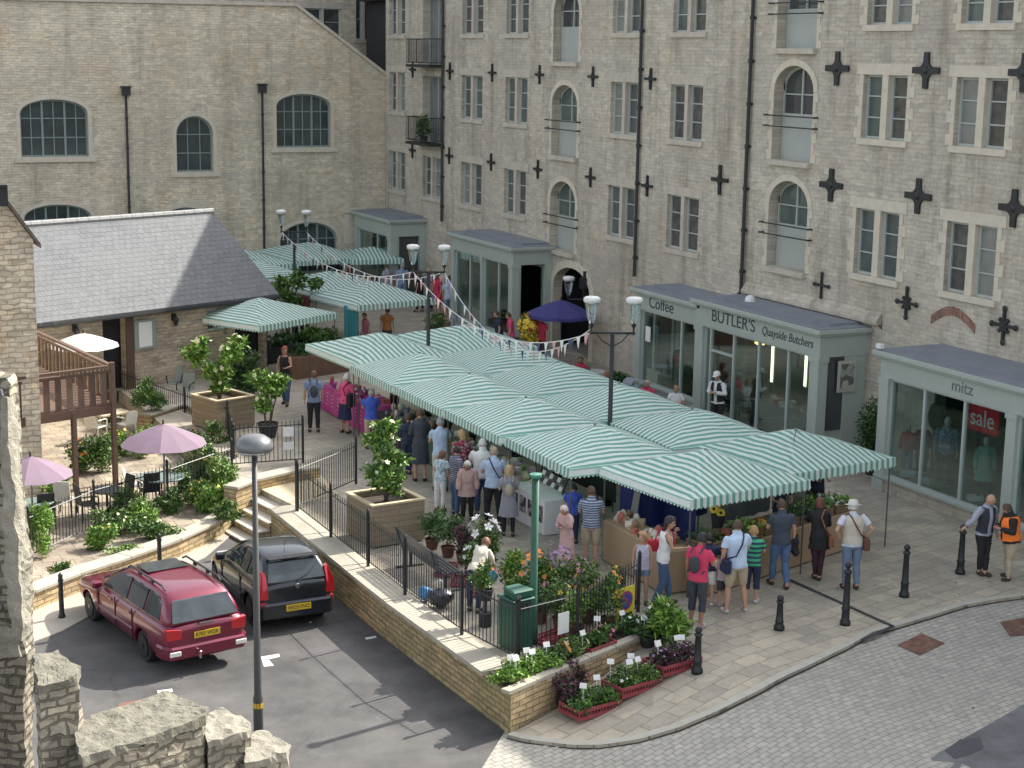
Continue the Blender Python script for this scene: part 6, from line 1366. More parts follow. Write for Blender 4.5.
    # bumper
    mb=MB(); bz=spec['bump']; mb.prism([(spec['rx'](.45)-.075,-W*.86),(spec['rx'](.45)-.075,W*.86),(spec['rx'](.45)+.10,W*1.0),(spec['rx'](.45)+.35,W*1.012),(spec['rx'](.45)+.35,-W*1.012),(spec['rx'](.45)+.10,-W*1.0)],bz[0],bz[1]); mb.build('rear_bumper',spec['bm'],t,local=True,bevel=.035)
    # plate
    px_=spec['rx'](spec['plate'][1])-spec['plate'][2]; pz=spec['plate'][1]
    mb=MB(); mb.box((px_,0,pz),(.015,.52,.12)); pl_=mb.build('number_plate',mat('plate_yellow',(.62,.42,.03),.4,var=.03),t,local=True)
    text('lettering',spec['plate'][0],.105,M_blk,pl_,(px_-.009,0,pz),(R(90),0,R(-90)),.002,sx=.92)
    for wx in spec['wheels']:
        for s_ in(-1,1):
            M_=Matrix.Rotation(R(90),3,'X'); c=(wx,s_*(W-.15),.30); mb=MB(); mb.lathe([(.2,-.09),(.28,-.1),(.30,-.07),(.302,.07),(.28,.1),(.2,.09)],c,28,0,M=M_); o=mb.build('wheel',M_tyre,t,local=True,smooth=False)
            mb=MB(); cc=(wx,s_*(W-.08),.30)
            mb.lathe([(.2,-.05),(.2,.005)],cc,24,1,M=M_); mb.lathe([(.205,.0),(.205,.03),(.18,.03),(.18,.0)],cc,24,0,M=M_)
            for q_ in range(7):
                a=q_*2*math.pi/7; mb.box((wx+.1*math.cos(a),s_*(W-.055),.30+.1*math.sin(a)),(.19,.02,.055),0,0,0,-a)
            mb.lathe([(.05,-.02),(.045,.03)],(wx,s_*(W-.05),.30),12,0,M=M_); mb.build('rim',[spec['rim'],M_blk],o,local=True)
    mb=MB(); mb.bb(Lr+.3,Lf-.35,-W*.72,W*.72,.2,.42); mb.build('underbody',M_blk,t,local=True)
    return t
# maroon estate
pe=paint('maroon_paint',(.17,.006,.032),.35); W=.86
S=dict(name='estate_car',W=W,rear=-.98,front=3.52,paint=pe,belt=.93,wheels=(0,2.62),mirror=(1.95,),handles=(.62,1.5),doors=(-.0+.42,1.22,2.06),strip=paint('maroon_strip',(.11,.005,.02),.3),mm=pe,bump=(.30,.56),bm=pe,rim=M_rim,
 st=[(-1.0,.62,.34,.80),(-.98,.78,.30,.92),(-.80,.845,.26,.95),(-.4,W,.2,.95),(.5,W,.18,.94),(1.6,W,.18,.93),(2.1,W,.18,.92),(2.6,.855,.2,.86),(3.1,.83,.24,.78),(3.4,.76,.28,.68),(3.52,.6,.34,.60)],
 gh=[(-.93,.95,.74,.74),(-.80,1.18,.77,.68),(-.66,1.36,.79,.63),(-.45,1.43,.80,.615),(.2,1.46,.81,.62),(1.0,1.455,.81,.62),(1.35,1.41,.81,.62),(1.85,1.16,.80,.66),(2.28,.93,.78,.72)],
 glass=[[(-.62,.12),(-.02,.1),(-.02,.84),(-.36,.84),(-.52,.7)],[(.05,.1),(.72,.1),(.72,.84),(.05,.84)],[(.80,.1),(1.95,.1),(1.4,.80),(1.3,.84),(.80,.84)]],
 rx=lambda z:-.985 if z<.93 else -.985+(z-.93)*.66,
 rwin=[(-.66,.98),(.66,.98),(.56,1.33),(-.56,1.33)],fwin=[(2.24,.66,.97),(2.24,-.66,.97),(1.44,-.56,1.385),(1.44,.56,1.385)],
 rl=[('tail_light',[(.50,.68),(.78,.68),(.80,.90),(.50,.86)],M_red)],plate=('R705 WDK',.72,.03))
ang=R(99.5); cr_=P(198,664,-.8); rear_c=(P(164,666,-.5)+P(250,645,-.5))/2; fwd=Vector((math.cos(ang),math.sin(ang),0)); org=rear_c+fwd*1.12; org.z=-.8
ca=car('maroon estate car with a sunroof and roof rails in the car park',org,ang,S)
for s_ in(-1,1):
    mb=MB(); mb.tube([(-.45,s_*.56,1.46),(-.35,s_*.565,1.52),(1.05,s_*.57,1.53),(1.2,s_*.565,1.46)],.02,6)
    for x in(.1,.65): mb.box((x,s_*.567,1.49),(.09,.04,.07))
    mb.build('roof_rail',M_blk,ca,local=True)
mb=MB(); mb.prism([(.62,-.42),(1.22,-.40),(1.22,.40),(.62,.42)],[1.483]*4,[1.492,1.475,1.475,1.492]); mb.build('sunroof',M_cg,ca,local=True)
mb=MB(); mb.box((-.985-.0,-.0,.93),(.05,.3,.03)); mb.build('tailgate_handle',M_chr,ca,local=True)
mb=MB(); mb.tube([(-.9,.2,.32),(-1.14,.2,.32),(-1.14,.2,.40)],.02,6); mb.ell((-1.14,.2,.43),(.03,.03,.03),8,6); mb.build('tow_ball',M_chr,ca,local=True)
mb=MB(); mb.box((-1.065,.66,.44),(.03,.22,.10)); mb.box((-1.065,-.66,.44),(.03,.22,.10)); 
for s_ in(-1,1): mb=MB(); mb.box((-1.068,s_*.66,.44),(.03,.22,.09)); mb.build('reversing_light',mat('lamp_white',(.7,.68,.64),.2),ca,local=True,bevel=.01)
mb=MB(); mb.box((-.83,.3,1.05),(.005,.22,.06),0,0,0,.6); mb.build('window_sticker',M_white,ca,local=True)
ca.scale=(1.1,1.06,1.07)
# dark hatchback
pb=paint('black_green_paint',(.012,.016,.022),.3); W=.82
S=dict(name='hatchback_car',W=W,rear=-.70,front=3.1,paint=pb,belt=.92,wheels=(0,2.43),mirror=(1.68,),handles=(.62,),doors=(.50,1.78),strip=pb,bump=(.26,.58),bm=pb,rim=M_rim,
 st=[(-.70,.6,.36,.82),(-.68,.74,.30,.93),(-.5,.80,.24,.96),(-.15,W,.2,.96),(.6,W,.18,.95),(1.4,W,.18,.93),(1.9,.815,.18,.90),(2.4,.80,.2,.82),(2.8,.76,.24,.72),(3.02,.68,.28,.63),(3.1,.5,.34,.56)],
 gh=[(-.66,.93,.70,.70),(-.52,1.15,.73,.64),(-.34,1.33,.75,.585),(-.1,1.40,.76,.57),(.4,1.43,.77,.57),(.85,1.415,.77,.57),(1.15,1.35,.77,.58),(1.6,1.12,.76,.62),(2.0,.92,.74,.68)],
 glass=[[(-.30,.30),(.18,.1),(.18,.82),(-.05,.82)],[(.26,.1),(.62,.1),(.62,.84),(.26,.84)],[(.70,.1),(1.72,.1),(1.2,.78),(1.05,.84),(.70,.84)]],
 rx=lambda z:-.685 if z<.93 else -.685+(z-.93)*.75,
 rwin=[(-.60,.97),(.60,.97),(.50,1.31),(-.50,1.31)],fwin=[(1.97,.62,.96),(1.97,-.62,.96),(1.22,-.52,1.345),(1.22,.52,1.345)],
 rl=[('tail_light',[(.60,.66),(.79,.66),(.77,.93),(.69,1.16),(.62,1.14),(.62,.90)],M_red),('fog_light',[(.62,.50),(.76,.50),(.76,.60),(.62,.60)],M_red)],plate=('HK03 FNO',.47,.09))
ang=R(91.5); rear_c=(P(260,627,-.8)+P(338,618,-.8))/2; rear_c=(P(262,623,-.53)+P(338,616,-.53))/2; print('black rear',rear_c); fwd=Vector((math.cos(ang),math.sin(ang),0)); org=rear_c+fwd*.86; org.z=-.8
cb_=car('black hatchback car with tall red tail lights beside the retaining wall',org,ang,S)
mb=MB(); mb.prism([(-.50,-.50),(-.28,-.54),(-.28,.54),(-.50,.50)],1.345,1.375); mb.build('roof_spoiler',pb,cb_,local=True,bevel=.01)
mb=MB(); mb.tube([(-.68,0,.98),(-.62,-.25,1.05),(-.52,-.42,1.16)],.012,5); mb.build('rear_wiper',M_blk,cb_,local=True)
mb=MB(); mb.tube([(.1,0,1.44),(-.02,0,1.60)],.006,5); mb.build('aerial',M_blk,cb_,local=True)
cb_.scale=(1.0,1.06,1.12)
mb=MB(); mb.lathe([(.05,0),(.045,.01)],(-.715,0,.86),14,0,M=Matrix.Rotation(R(-90),3,'Y')); mb.build('badge',M_chr,cb_,local=True)
# ------------------------------------------------------------ people
M_skin=mat('skin',(.50,.29,.20),.55,var=.08); M_skin2=mat('skin_tan',(.38,.20,.13),.55,var=.08); M_lip=mat('lip',(.35,.12,.10),.5); M_eye=mat('eye_dark',(.03,.025,.02),.2)
def clothm(name,c,var=.14): return mat('cloth_'+name,c,.85,var=var,scale=7,bump=.25,bscale=30)
def loft(mb,rings,n=14):
    """rings: (center Vector, axisA Vector, axisB Vector)"""
    V=[];k=len(rings)
    for c,a,b in rings:
        for j in range(n): t=2*math.pi*j/n; V.append(c+a*math.cos(t)+b*math.sin(t))
    fs=[(i*n+j,i*n+(j+1)%n,(i+1)*n+(j+1)%n,(i+1)*n+j) for i in range(k-1) for j in range(n)]+[tuple(range(n-1,-1,-1)),tuple((k-1)*n+j for j in range(n))]
    mb.add(V,fs)
def limb(mb,pts,rs,n=10): mb.tube(pts,rs,n)
PC=[0]
def person(label,foot,top=None,face=64.,h=None,female=False,arms=('down','down'),legs='stand',lean=0.,head=0.,nod=0.,
           top_c=None,sleeve='short',bot='trousers',bot_c=None,shoe=(.05,.04,.035),hair=('short',(.08,.05,.03)),skin=None,hat=None,dress=None,coat=None,vest=None,seat=.0,
           z=None,cat='person',name='person',group=None,build=1.,child=False,skirt=None,voxel=.017):
    foot=Vector(foot); rv=random.Random(label)
    if cat=='person':
        if legs=='stand' and not child: legs=rv.choice(['stand','cross','wide2','stand'])
        if lean==0: lean=rv.uniform(0,9)
        if head==0: head=rv.uniform(-35,35)
        if nod==0: nod=rv.uniform(0,16)
        face+=rv.uniform(-12,12)
    if h is None: h=zat(foot.x,foot.y,top)-foot.z; h=max(1.0,min(1.95,h/(1 if legs!='sit' else 1)))
    S_=h/1.76; hd=S_*(1. if not child else 1.12)
    t=thing(name,label,cat,foot,R(face),group=group); sk_=skin or M_skin
    bw=build*(.95 if female else 1.)
    V3=lambda x,y,z_: Vector((x,y,z_))*S_
    hipz=.90
    if legs=='sit': dz=-(.90-.50)
    else: dz=0
    hip=V3(0,0,hipz+dz)
    Ml=Matrix.Rotation(R(lean),3,'Y')
    def up_(x,y,z_): # torso point (standing coordinates) -> leaned
        return hip+Ml@(V3(x,y,z_-hipz))
    sh=[up_(0,s_*(.165 if female else .185)*bw,1.43) for s_ in(1,-1)]
    mb=MB()
    prof=[(.84,.155,.10,0),(.92,.172 if female else .160,.118,0),(1.0,.155 if female else .15,.112,.0),(1.10,.130 if female else .145,.10,.01),(1.22,.145 if female else .158,.112,.012),(1.33,.155 if female else .172,.115,.0),(1.41,.150 if female else .17,.095,-.008),(1.455,.10,.075,-.01),(1.49,.056,.058,-.005),(1.56,.052,.055,.01)]
    rings=[(up_(xo_,0,z_),Ml@Vector((b_*bw*S_*(1+(bw-1)*.8),0,0)),Ml@Vector((0,a_*bw*S_,0))) for z_,a_,b_,xo_ in prof]; loft(mb,rings,16)
    # legs
    J={}
    for i,s_ in enumerate((1,-1)):
        hp=hip+V3(0,s_*.09*bw,-.02)
        if legs=='sit': kn=hip+V3(.42,s_*.11,.0); an=V3(.42,s_*.11,.09)
        elif legs=='walk': kn=V3(.06+.06*s_,s_*.10,.49); an=V3(-.0+.17*s_,s_*.09,.09)
        elif legs=='cross': kn=V3(.03,s_*.07,.49); an=V3(.02+.05*s_,s_*.035,.09)
        elif legs=='wide2': kn=V3(.05 if s_>0 else .0,s_*.12,.49); an=V3(.06 if s_>0 else -.05,s_*.15,.09)
        elif legs=='wide': kn=V3(.02,s_*.15,.49); an=V3(-.03,s_*.19,.09)
        else: kn=V3(.015,s_*.105,.49); an=V3(-.025+.02*s_,s_*.11,.09)
        if legs!='sit' : kn.x+=hip.x*.5
        J['hip%d'%i],J['kn%d'%i],J['an%d'%i]=hp,kn,an
        limb(mb,[hp,hp.lerp(kn,.5),kn,kn.lerp(an,.35),an],[.092*S_*bw,.078*S_*bw,.056*S_,.056*S_*bw,.036*S_])
        out=Vector((1,s_*.18,0)).normalized(); mb.ell(an+out*.055*S_+Vector((0,0,-.045*S_)),(.125*S_,.045*S_,.042*S_),12,6,0,M=Matrix.Rotation(math.atan2(out.y,out.x),3,'Z')); mb.ell(an+Vector((-.01,0,-.03))*S_,(.05*S_,.042*S_,.055*S_),10,6)
        J['toe%d'%i]=an+out*.16*S_+Vector((0,0,-.05*S_))
    # arms
    for i,s_ in enumerate((1,-1)):
        a=arms[i]; A_=sh[i]
        D={'down':((-.02,.06,-.28),(.04,.075,-.52)),'fwd':((.08,.05,-.25),(.30,-.03,-.26)),'fold':((.03,.07,-.27),(.23,-.13,-.22)),'face':((.14,.05,-.22),(.18,-.07,.0)),
           'hip':((-.12,.17,-.22),(.0,.03,-.42)),'side':((.03,.2,-.2),(.06,.42,-.30)),'back':((-.10,.07,-.26),(-.17,-.10,-.42)),'reach':((.16,.05,-.18),(.42,.0,-.20)),'low':((.10,.03,-.24),(.28,-.02,-.44)),'tray':((.02,.06,-.28),(.27,-.02,-.28)),'phone':((.10,.08,-.24),(.12,-.03,.04))}[a]
        e_=A_+(V3(D[0][0],s_*D[0][1],D[0][2])); w_=A_+(V3(D[1][0],s_*D[1][1],D[1][2]))
        if lean>25: e_=A_+Ml@V3(*((D[0][0],s_*D[0][1],D[0][2]))).lerp(V3(D[0][0],0,D[0][2]),.2) if False else e_
        J['sh%d'%i],J['el%d'%i],J['wr%d'%i]=A_,e_,w_
        limb(mb,[A_+Vector((0,-s_*.03*S_,.01)),A_.lerp(e_,.3),e_,e_.lerp(w_,.35),w_],[.048*S_*bw,.048*S_*bw,.038*S_*bw,.037*S_*bw,.025*S_],9)
    # head
    Mh=Ml@Matrix.Rotation(R(head),3,'Z')@Matrix.Rotation(R(nod),3,'Y'); nb=up_(0,0,1.53); hc=nb+Mh@(Vector((.022,0,.105))*hd)
    HP=lambda x,y,z_: hc+Mh@(Vector((x,y,z_))*hd)
    mb.ell(hc,(.096*hd,.075*hd,.115*hd),16,12,0,M=Mh); mb.ell(HP(.035,0,-.055),(.052*hd,.05*hd,.055*hd),12,8,0,M=Mh)
    mb.ell(HP(.102,0,-.012),(.020*hd,.013*hd,.026*hd),8,6,0,M=Mh)
    for s_ in(1,-1): mb.ell(HP(-.002,s_*.078,-.012),(.018*hd,.010*hd,.03*hd),8,6,0,M=Mh)
    o=mb.build('tmpb',sk_,None,local=True)
    md=o.modifiers.new('r','REMESH'); md.mode='VOXEL'; md.voxel_size=voxel*S_ if h>1.3 else .014; md.use_smooth_shade=True
    m2=o.modifiers.new('m','SMOOTH'); m2.factor=.5; m2.iterations=3
    bpy.context.view_layer.update(); me=evalmesh(o,'b'); bpy.data.objects.remove(o)
    n_=len(me.vertices); co_=np.empty(n_*3); me.vertices.foreach_get('co',co_); co_=co_.reshape(-1,3); no_=np.empty(n_*3); me.vertices.foreach_get('normal',no_); no_=no_.reshape(-1,3)
    polys=[tuple(p.vertices) for p in me.polygons]; bpy.data.meshes.remove(me)
    # regions
    bones=[('torso',up_(0,0,.90),up_(0,0,1.42),.15*bw),('neck',up_(0,0,1.47),nb,.06),('head',hc,hc+Vector((0,0,.001)),.10)]
    for i in(0,1): bones+=[('ua%d'%i,J['sh%d'%i],J['el%d'%i],.05),('fa%d'%i,J['el%d'%i],J['wr%d'%i],.035),('th%d'%i,J['hip%d'%i]+Vector((0,0,-.05)),J['kn%d'%i],.08),('ca%d'%i,J['kn%d'%i],J['an%d'%i],.05),('ft%d'%i,J['an%d'%i]+Vector((-.03,0,-.035))*S_,J['toe%d'%i],.045)]
    D_=[];T_=[]
    for nm,a,b,r_ in bones:
        a=np.array(a);b=np.array(b);ab=b-a;L_=max(1e-9,(ab**2).sum()); tt=((co_-a)@ab)/L_; tc=np.clip(tt,0,1); d_=np.linalg.norm(co_-(a+tc[:,None]*ab),axis=1)-r_*S_; D_.append(d_);T_.append(tt)
    D_=np.array(D_);T_=np.array(T_); reg=D_.argmin(0); tval=T_[reg,np.arange(n_)]; names=[b[0] for b in bones]; regn=np.array([names[r_][:2] for r_ in reg])
    hipn=np.array(hip); mlz=np.array(Ml@Vector((0,0,1))); tz=(co_-hipn)@mlz/S_+hipz   # torso height coord
    # hands / face details added on top of the body
    B=MB(); B.v=[tuple(v) for v in co_.tolist()]; B.f=list(polys); B.m=[0]*len(polys)
    for i,s_ in enumerate((1,-1)):
        w_=J['wr%d'%i]; d_=(w_-J['el%d'%i]).normalized(); sd_=Vector((0,s_,0)); pn=d_.cross(sd_).normalized(); 
        if pn.length<.5: pn=Vector((1,0,0))
        sd2=pn.cross(d_).normalized(); fwd_=pn
        # palm: wide along 'wd', thin along inward
        wd=Vector((1,0,0))-d_*d_.x; wd=wd.normalized() if wd.length>.3 else Vector((0,0,1))-d_*d_.z; wd.normalize(); th_=d_.cross(wd).normalized()
        Mq=Matrix((wd,th_,d_)).transposed(); pc_=w_+d_*.045*S_; B.ell(pc_,(.038*S_,.016*S_,.052*S_),10,7,0,M=Mq)
        curl=th_*(-1 if th_.y*s_>0 else 1)
        for k,(off,ln) in enumerate(((-.027,.062),(-.009,.072),(.009,.068),(.026,.055))):
            b0=w_+d_*.082*S_+wd*(-off)*S_; b1=b0+(d_*.6+curl*.25)*ln*.6*S_; b2=b1+(d_*.45+curl*.75)*ln*.55*S_; B.tube([b0,b1,b2],[.0085*S_,.008*S_,.006*S_],6)
        b0=w_+d_*.03*S_+wd*.03*S_; b1=b0+(d_*.6+wd*.7+curl*.2)*.035*S_; b2=b1+(d_*.9+wd*.2+curl*.3)*.03*S_; B.tube([b0,b1,b2],[.011*S_,.010*S_,.007*S_],6)
    for s_ in(1,-1):
        B.ell(HP(.084,s_*.030,.012),(.010*hd,.014*hd,.008*hd),8,5,1,M=Mh)
        B.ell(HP(.090,s_*.030,.032),(.008*hd,.018*hd,.004*hd),8,4,3,M=Mh)
    B.ell(HP(.088,0,-.052),(.012*hd,.024*hd,.006*hd),8,4,2,M=Mh)
    hcol=mat('hair_%02d%02d%02d'%tuple(int(v*99) for v in hair[1]),hair[1],.6,var=.3,scale=30)
    B.build('body',[sk_,M_eye,M_lip,hcol],t,smooth=True,local=True,recalc=False)
    def shell(nm,mask,off,mt,loose=0.,parent=None):
        idx=np.nonzero(mask)[0]; ok=mask; pf=[p for p in polys if all(ok[v] for v in p)]
        if not pf: return None
        used=sorted(set(v for p in pf for v in p)); mp={v:i for i,v in enumerate(used)}
        P_=co_[used]+no_[used]*off
        if loose:
            for i_,p in enumerate(P_): nz=noise.noise(Vector(p)*9+Vector((PC[0]*3,0,0)))+.8*noise.noise(Vector((p[0]*16,p[1]*16,p[2]*5+PC[0]))); P_[i_]+=no_[used[i_]]*loose*(.5+nz)
        me_=bpy.data.meshes.new(nm); me_.from_pydata([tuple(p) for p in P_],[],[tuple(mp[v] for v in p) for p in pf]); me_.materials.append(mt); me_.polygons.foreach_set('use_smooth',[True]*len(me_.polygons)); me_.update()
        o_=bpy.data.objects.new(nm,me_); C.objects.link(o_); o_.parent=parent or t; return o_
    PC[0]+=1
    tor=(regn=='to'); ua=(regn=='ua'); fa=(regn=='fa'); thg=(regn=='th'); ca_=(regn=='ca'); ft=(regn=='ft')
    if bot=='trousers': mb_=(((tor|thg)&(tz<1.02))|thg|(ca_&(tval<.93)))
    elif bot=='shorts': mb_=((tor&(tz<1.02))|(thg&(tval<.88)))
    elif bot=='hotpants': mb_=((tor&(tz<1.02))|(thg&(tval<.35)))
    elif bot=='capri': mb_=((tor&(tz<1.02))|thg|(ca_&(tval<.45)))
    elif bot=='leggings': mb_=((tor&(tz<1.02))|thg|(ca_&(tval<.97)))
    else: mb_=None
    if mb_ is not None and bot_c is not None: shell('trousers' if bot not in('shorts','hotpants') else 'shorts',mb_,.009 if bot=='leggings' else .014,bot_c,.008)
    shm=clothm('shoe_%d'%int(shoe[0]*100),shoe); shell('shoe',ft&(co_[:,1]>0),.010,shm); shell('shoe',ft&(co_[:,1]<=0),.010,shm)
    if top_c is not None:
        base_=(tor&(tz>.93))|((regn=='ne')&(tval<.05))|(thg&(tz>.93))
        if sleeve=='short': m_=base_|(ua&(tval<.62))|(ua&(tval<0))
        elif sleeve=='none': m_=(base_&(tz<1.40))|(base_&(tz<1.46)&(np.abs(co_[:,1])<.13*S_))
        else: m_=base_|ua|(fa&(tval<.93))
        lo=.86 if hair[0]!='x' else .9
        m_=m_|((tor|thg)&(tz>.87)&(tz<1.05))
        shell('shirt',m_,.018 if sleeve!='none' else .016,top_c,.014)
    if coat is not None:
        m_=(tor&(tz>.84))|ua|(fa&(tval<.9))|(thg&(tz>.84)); shell('coat',m_,.034,coat[0],.012)
        if coat[1]>0: loftskirt(t,hip,S_,coat[0],hipz+.06,coat[1],.19,.24,bw,'coat_skirt',dz)
    if vest is not None:
        m_=(tor&(tz>.93)&(tz<1.45)&((np.abs(co_[:,1])>.035*S_)|(co_[:,0]<0))); shell('vest',m_,.038,vest,.006)
    if dress is not None:
        m_=(tor&(tz>.90))|(ua&(tval<(.6 if dress[2] else .1))); shell('dress',m_,.022,dress[0],.01); loftskirt(t,hip,S_,dress[0],hipz+.12,dress[1],.175,.26,bw,'dress_skirt',dz)
    if skirt is not None: loftskirt(t,hip,S_,skirt[0],hipz+.1,skirt[1],.165,.23,bw,'skirt',dz)
    # hair
    hl=(co_-np.array(hc))@np.array(Mh)/hd; hd_=(regn=='he')|(regn=='ne')
    if hair[0]!='bald':
        lowz={'short':-.05,'bob':-.09,'long':-.11,'white':-.045}.get(hair[0],-.05)
        m_=hd_&(hl[:,2]>lowz)&((hl[:,0]<.045+.5*np.maximum(0,hl[:,2]-.03))|(hl[:,2]>.062))&((hl[:,2]>-.01)|(hl[:,0]<-.0))
        shell('hair',m_,.016 if hair[0] in('short','white') else .026,hcol,.012)
        if hair[0] in('long','bob'):
            q_=MB(); ln=.17 if hair[0]=='long' else .09; q_.ell(HP(-.055,0,-.08),(.05*hd,.082*hd,ln*hd),12,8,0,M=Mh); q_.build('hair_back',hcol,t,smooth=True,local=True)
    if hat:
        q_=MB()
        if hat[0]=='sun': q_.lathe([(.165,.045),(.17,.05),(.10,.055),(.095,.11),(.07,.145),(.01,.155)],(0,0,0),18); 
        elif hat[0]=='cap': q_.lathe([(.102,.035),(.10,.07),(.085,.12),(.05,.145),(.01,.15)],(0,0,0),16); q_.ell((.11,0,.04),(.07,.07,.012),12,4)
        else: q_.lathe([(.1,.035),(.105,.09),(.11,.13),(.1,.16),(.01,.17)],(0,0,0),16)
        q_.v=[tuple(hc+Mh@(Vector(v)*hd)) for v in q_.v]; q_.build('hat',clothm('hat%d'%int(hat[1][0]*100),hat[1]),t,smooth=True,local=True)
    t['_h']=h
    return t,J,up_,S_
def loftskirt(t,hip,S_,mt,z0,z1,r0,r1,bw,nm,dz):
    q=MB(); V=[];n_=28;K_=6
    for i in range(K_+1):
        u=i/K_; z_=(z0+dz+(z1-z0)*u)*S_; r_=(r0+(r1-r0)*u)*S_*bw
        for j in range(n_): a=2*math.pi*j/n_; rr_=r_*(1+.05*u*math.sin(a*7+1)); V.append((rr_*.74*math.cos(a)+hip.x*.6,rr_*math.sin(a),z_))
    q.add(V,[(i*n_+j,i*n_+(j+1)%n_,(i+1)*n_+(j+1)%n_,(i+1)*n_+j) for i in range(K_) for j in range(n_)]); q.build(nm,mt,t,smooth=True,local=True,recalc=False)
def worldpt(res,p): 
    t=res[0]; return t.location+Matrix.Rotation(t.rotation_euler.z,3,'Z')@Vector(p)
def backpack(res,label,c,big=1.):
    t0,J,up_,S_=res; t=thing('backpack',label,'backpack',t0.location,t0.rotation_euler.z); q=MB(); c0=up_(-.19,0,1.2); q.ell(c0,(.085*big*S_,.14*big*S_,.22*big*S_),12,10); q.build('bag',c,t,smooth=True,local=True)
    for s_ in(1,-1): q=MB(); q.tube([up_(-.19,s_*.09,1.40),up_(-.12,s_*.10,1.48),up_(-.02,s_*.10,1.53),up_(.15,s_*.10,1.40),up_(.17,s_*.13,1.15),up_(-.15,s_*.15,1.05)],.016*S_,5); q.build('strap',c,t,local=True)
def shoulderbag(res,label,c,side=1,cross=True,z_=.95,sz=(.05,.14,.13),fwd_=-.0):
    t0,J,up_,S_=res; t=thing('shoulder_bag',label,'bag',t0.location,t0.rotation_euler.z); bc=up_(fwd_,side*.24,z_); q=MB(); q.box(bc,(sz[1]*2*S_,sz[0]*2*S_,sz[2]*2*S_)); q.build('bag',c,t,local=True,bevel=.02)
    o_=-side if cross else side; q=MB(); q.tube([bc+Vector((0,0,sz[2]*S_)),up_(-.185,side*.10,1.12),up_(-.185,o_*.02,1.33),up_(-.12,o_*.08,1.47),up_(-.02,o_*.10,1.515),up_(.13,o_*.08,1.42),up_(.175,0,1.25),up_(.17,side*.15,1.08),bc+Vector((.02,0,sz[2]*S_))],.015*S_,5); q.build('strap',c,t,local=True)
NAVY=clothm('navy',(.02,.03,.07)); BLK=clothm('black',(.018,.018,.02)); JEAN=clothm('denim',(.06,.11,.20),.25); JEANL=clothm('denim_light',(.16,.24,.34),.25); KHK=clothm('khaki',(.42,.35,.25)); WHT=clothm('white',(.72,.72,.70)); LBL=clothm('light_blue',(.42,.52,.66)); PNK=clothm('pink',(.72,.09,.22)); REDS=clothm('red',(.60,.04,.10)); BLU=clothm('royal_blue',(.05,.10,.45)); GRY=clothm('grey',(.27,.27,.30)); CRM=clothm('cream',(.62,.57,.46)); DPK=clothm('dusty_pink',(.50,.34,.31)); GB=clothm('grey_blue',(.20,.26,.38)); BRN=clothm('brown_leather',(.14,.06,.035)); DGR=clothm('dark_grey',(.05,.055,.07)); ORG=clothm('hi_vis',(.95,.22,.03),.05); TEAL=clothm('teal',(.20,.36,.34))
WH=('white',(.62,.60,.56)); GH=('white',(.30,.29,.28)); BRH=('short',(.08,.045,.025)); BK=('short',(.02,.017,.015)); BLH=('bob',(.40,.29,.15)); BRL=('long',(.08,.04,.02))
f=lambda px,py,z_=0.: P(px,py,z_)
r=person('man in a grey blue shirt with a backpack, left of the pink table',f(314,432),371,80,top_c=GB,bot_c=BLK,hair=('short',(.12,.05,.03)),arms=('down','down')); backpack(r,'dark backpack worn by the man left of the pink table',DGR,.8)
r=person('white haired woman in a pink jacket and dark skirt before the pink table',f(345,433),374,30,female=True,top_c=PNK,sleeve='long',bot='none',skirt=(NAVY,.42),hair=WH,arms=('fold','fold'),skin=M_skin); shoulderbag(r,'dark bag on the shoulder of the woman in the pink jacket',BLK,-1,False,1.0,(.07,.16,.2),-.08)
person('man in a royal blue shirt and beige trousers near the end of the pink table',f(371,449),389,75,top_c=BLU,bot_c=KHK,hair=GH,arms=('fwd','fwd'))
person('red haired woman in a black top and jeans walking out by the box planter',f(286,405),345,235,female=True,top_c=BLK,sleeve='none',bot_c=JEAN,hair=('bob',(.28,.06,.03)),arms=('fwd','down'),legs='walk')
person('woman in a navy jacket standing behind the leafy planter tree',f(408,474),414,70,female=True,top_c=NAVY,sleeve='long',bot_c=NAVY,hair=BRH,arms=('fwd','fwd'))
r=person('woman in a long dark coat with bare legs, left of the light blue shirt man',f(420,481),405,70,female=True,top_c=DGR,bot='none',coat=(DGR,.45),hair=BRH,arms=('fold','fwd'),shoe=(.02,.02,.02))
person('man in a light blue shirt and pale trousers facing the front row stalls',f(440,491),417,72,top_c=LBL,bot_c=clothm('stone',(.45,.43,.38)),hair=GH,arms=('fwd','fwd'))
person('woman in a dark red checked shirt with light brown hair among the shoppers',f(463,503),430,80,female=True,top_c=checks('check_red',(.18,.02,.05),(.30,.05,.08),(.42,.30,.30),.05),sleeve='long',bot_c=KHK,hair=BLH,arms=('fwd','fwd'))
person('woman in a pale blue floral blouse and white trousers beside the big planter',f(440,511),451,50,female=True,top_c=checks('floral_blue',(.40,.52,.56),(.55,.60,.62),(.25,.35,.40),.06),bot_c=WHT,hair=('bob',(.15,.07,.04)),arms=('fold','down'))
person('dark haired person in a striped top and jeans beside the pale floral blouse',f(455,516),446,20,top_c=stripes('stripe_dark',((.05,.07,.12),(.25,.25,.3)),'Z',.05),bot_c=JEAN,hair=BK,arms=('fwd','down'))
person('old woman with white hair in a dusty pink cardigan and black trousers',f(467,521),458,250,female=True,top_c=DPK,sleeve='long',coat=(DPK,.72),bot_c=BLK,hair=WH,nod=20,lean=8,arms=('down','down'),build=1.1)
person('big man with white hair, white shirt and jeans, back turned to the railing',f(482,516),430,70,top_c=WHT,bot_c=JEAN,hair=WH,arms=('fwd','fwd'),build=1.22)
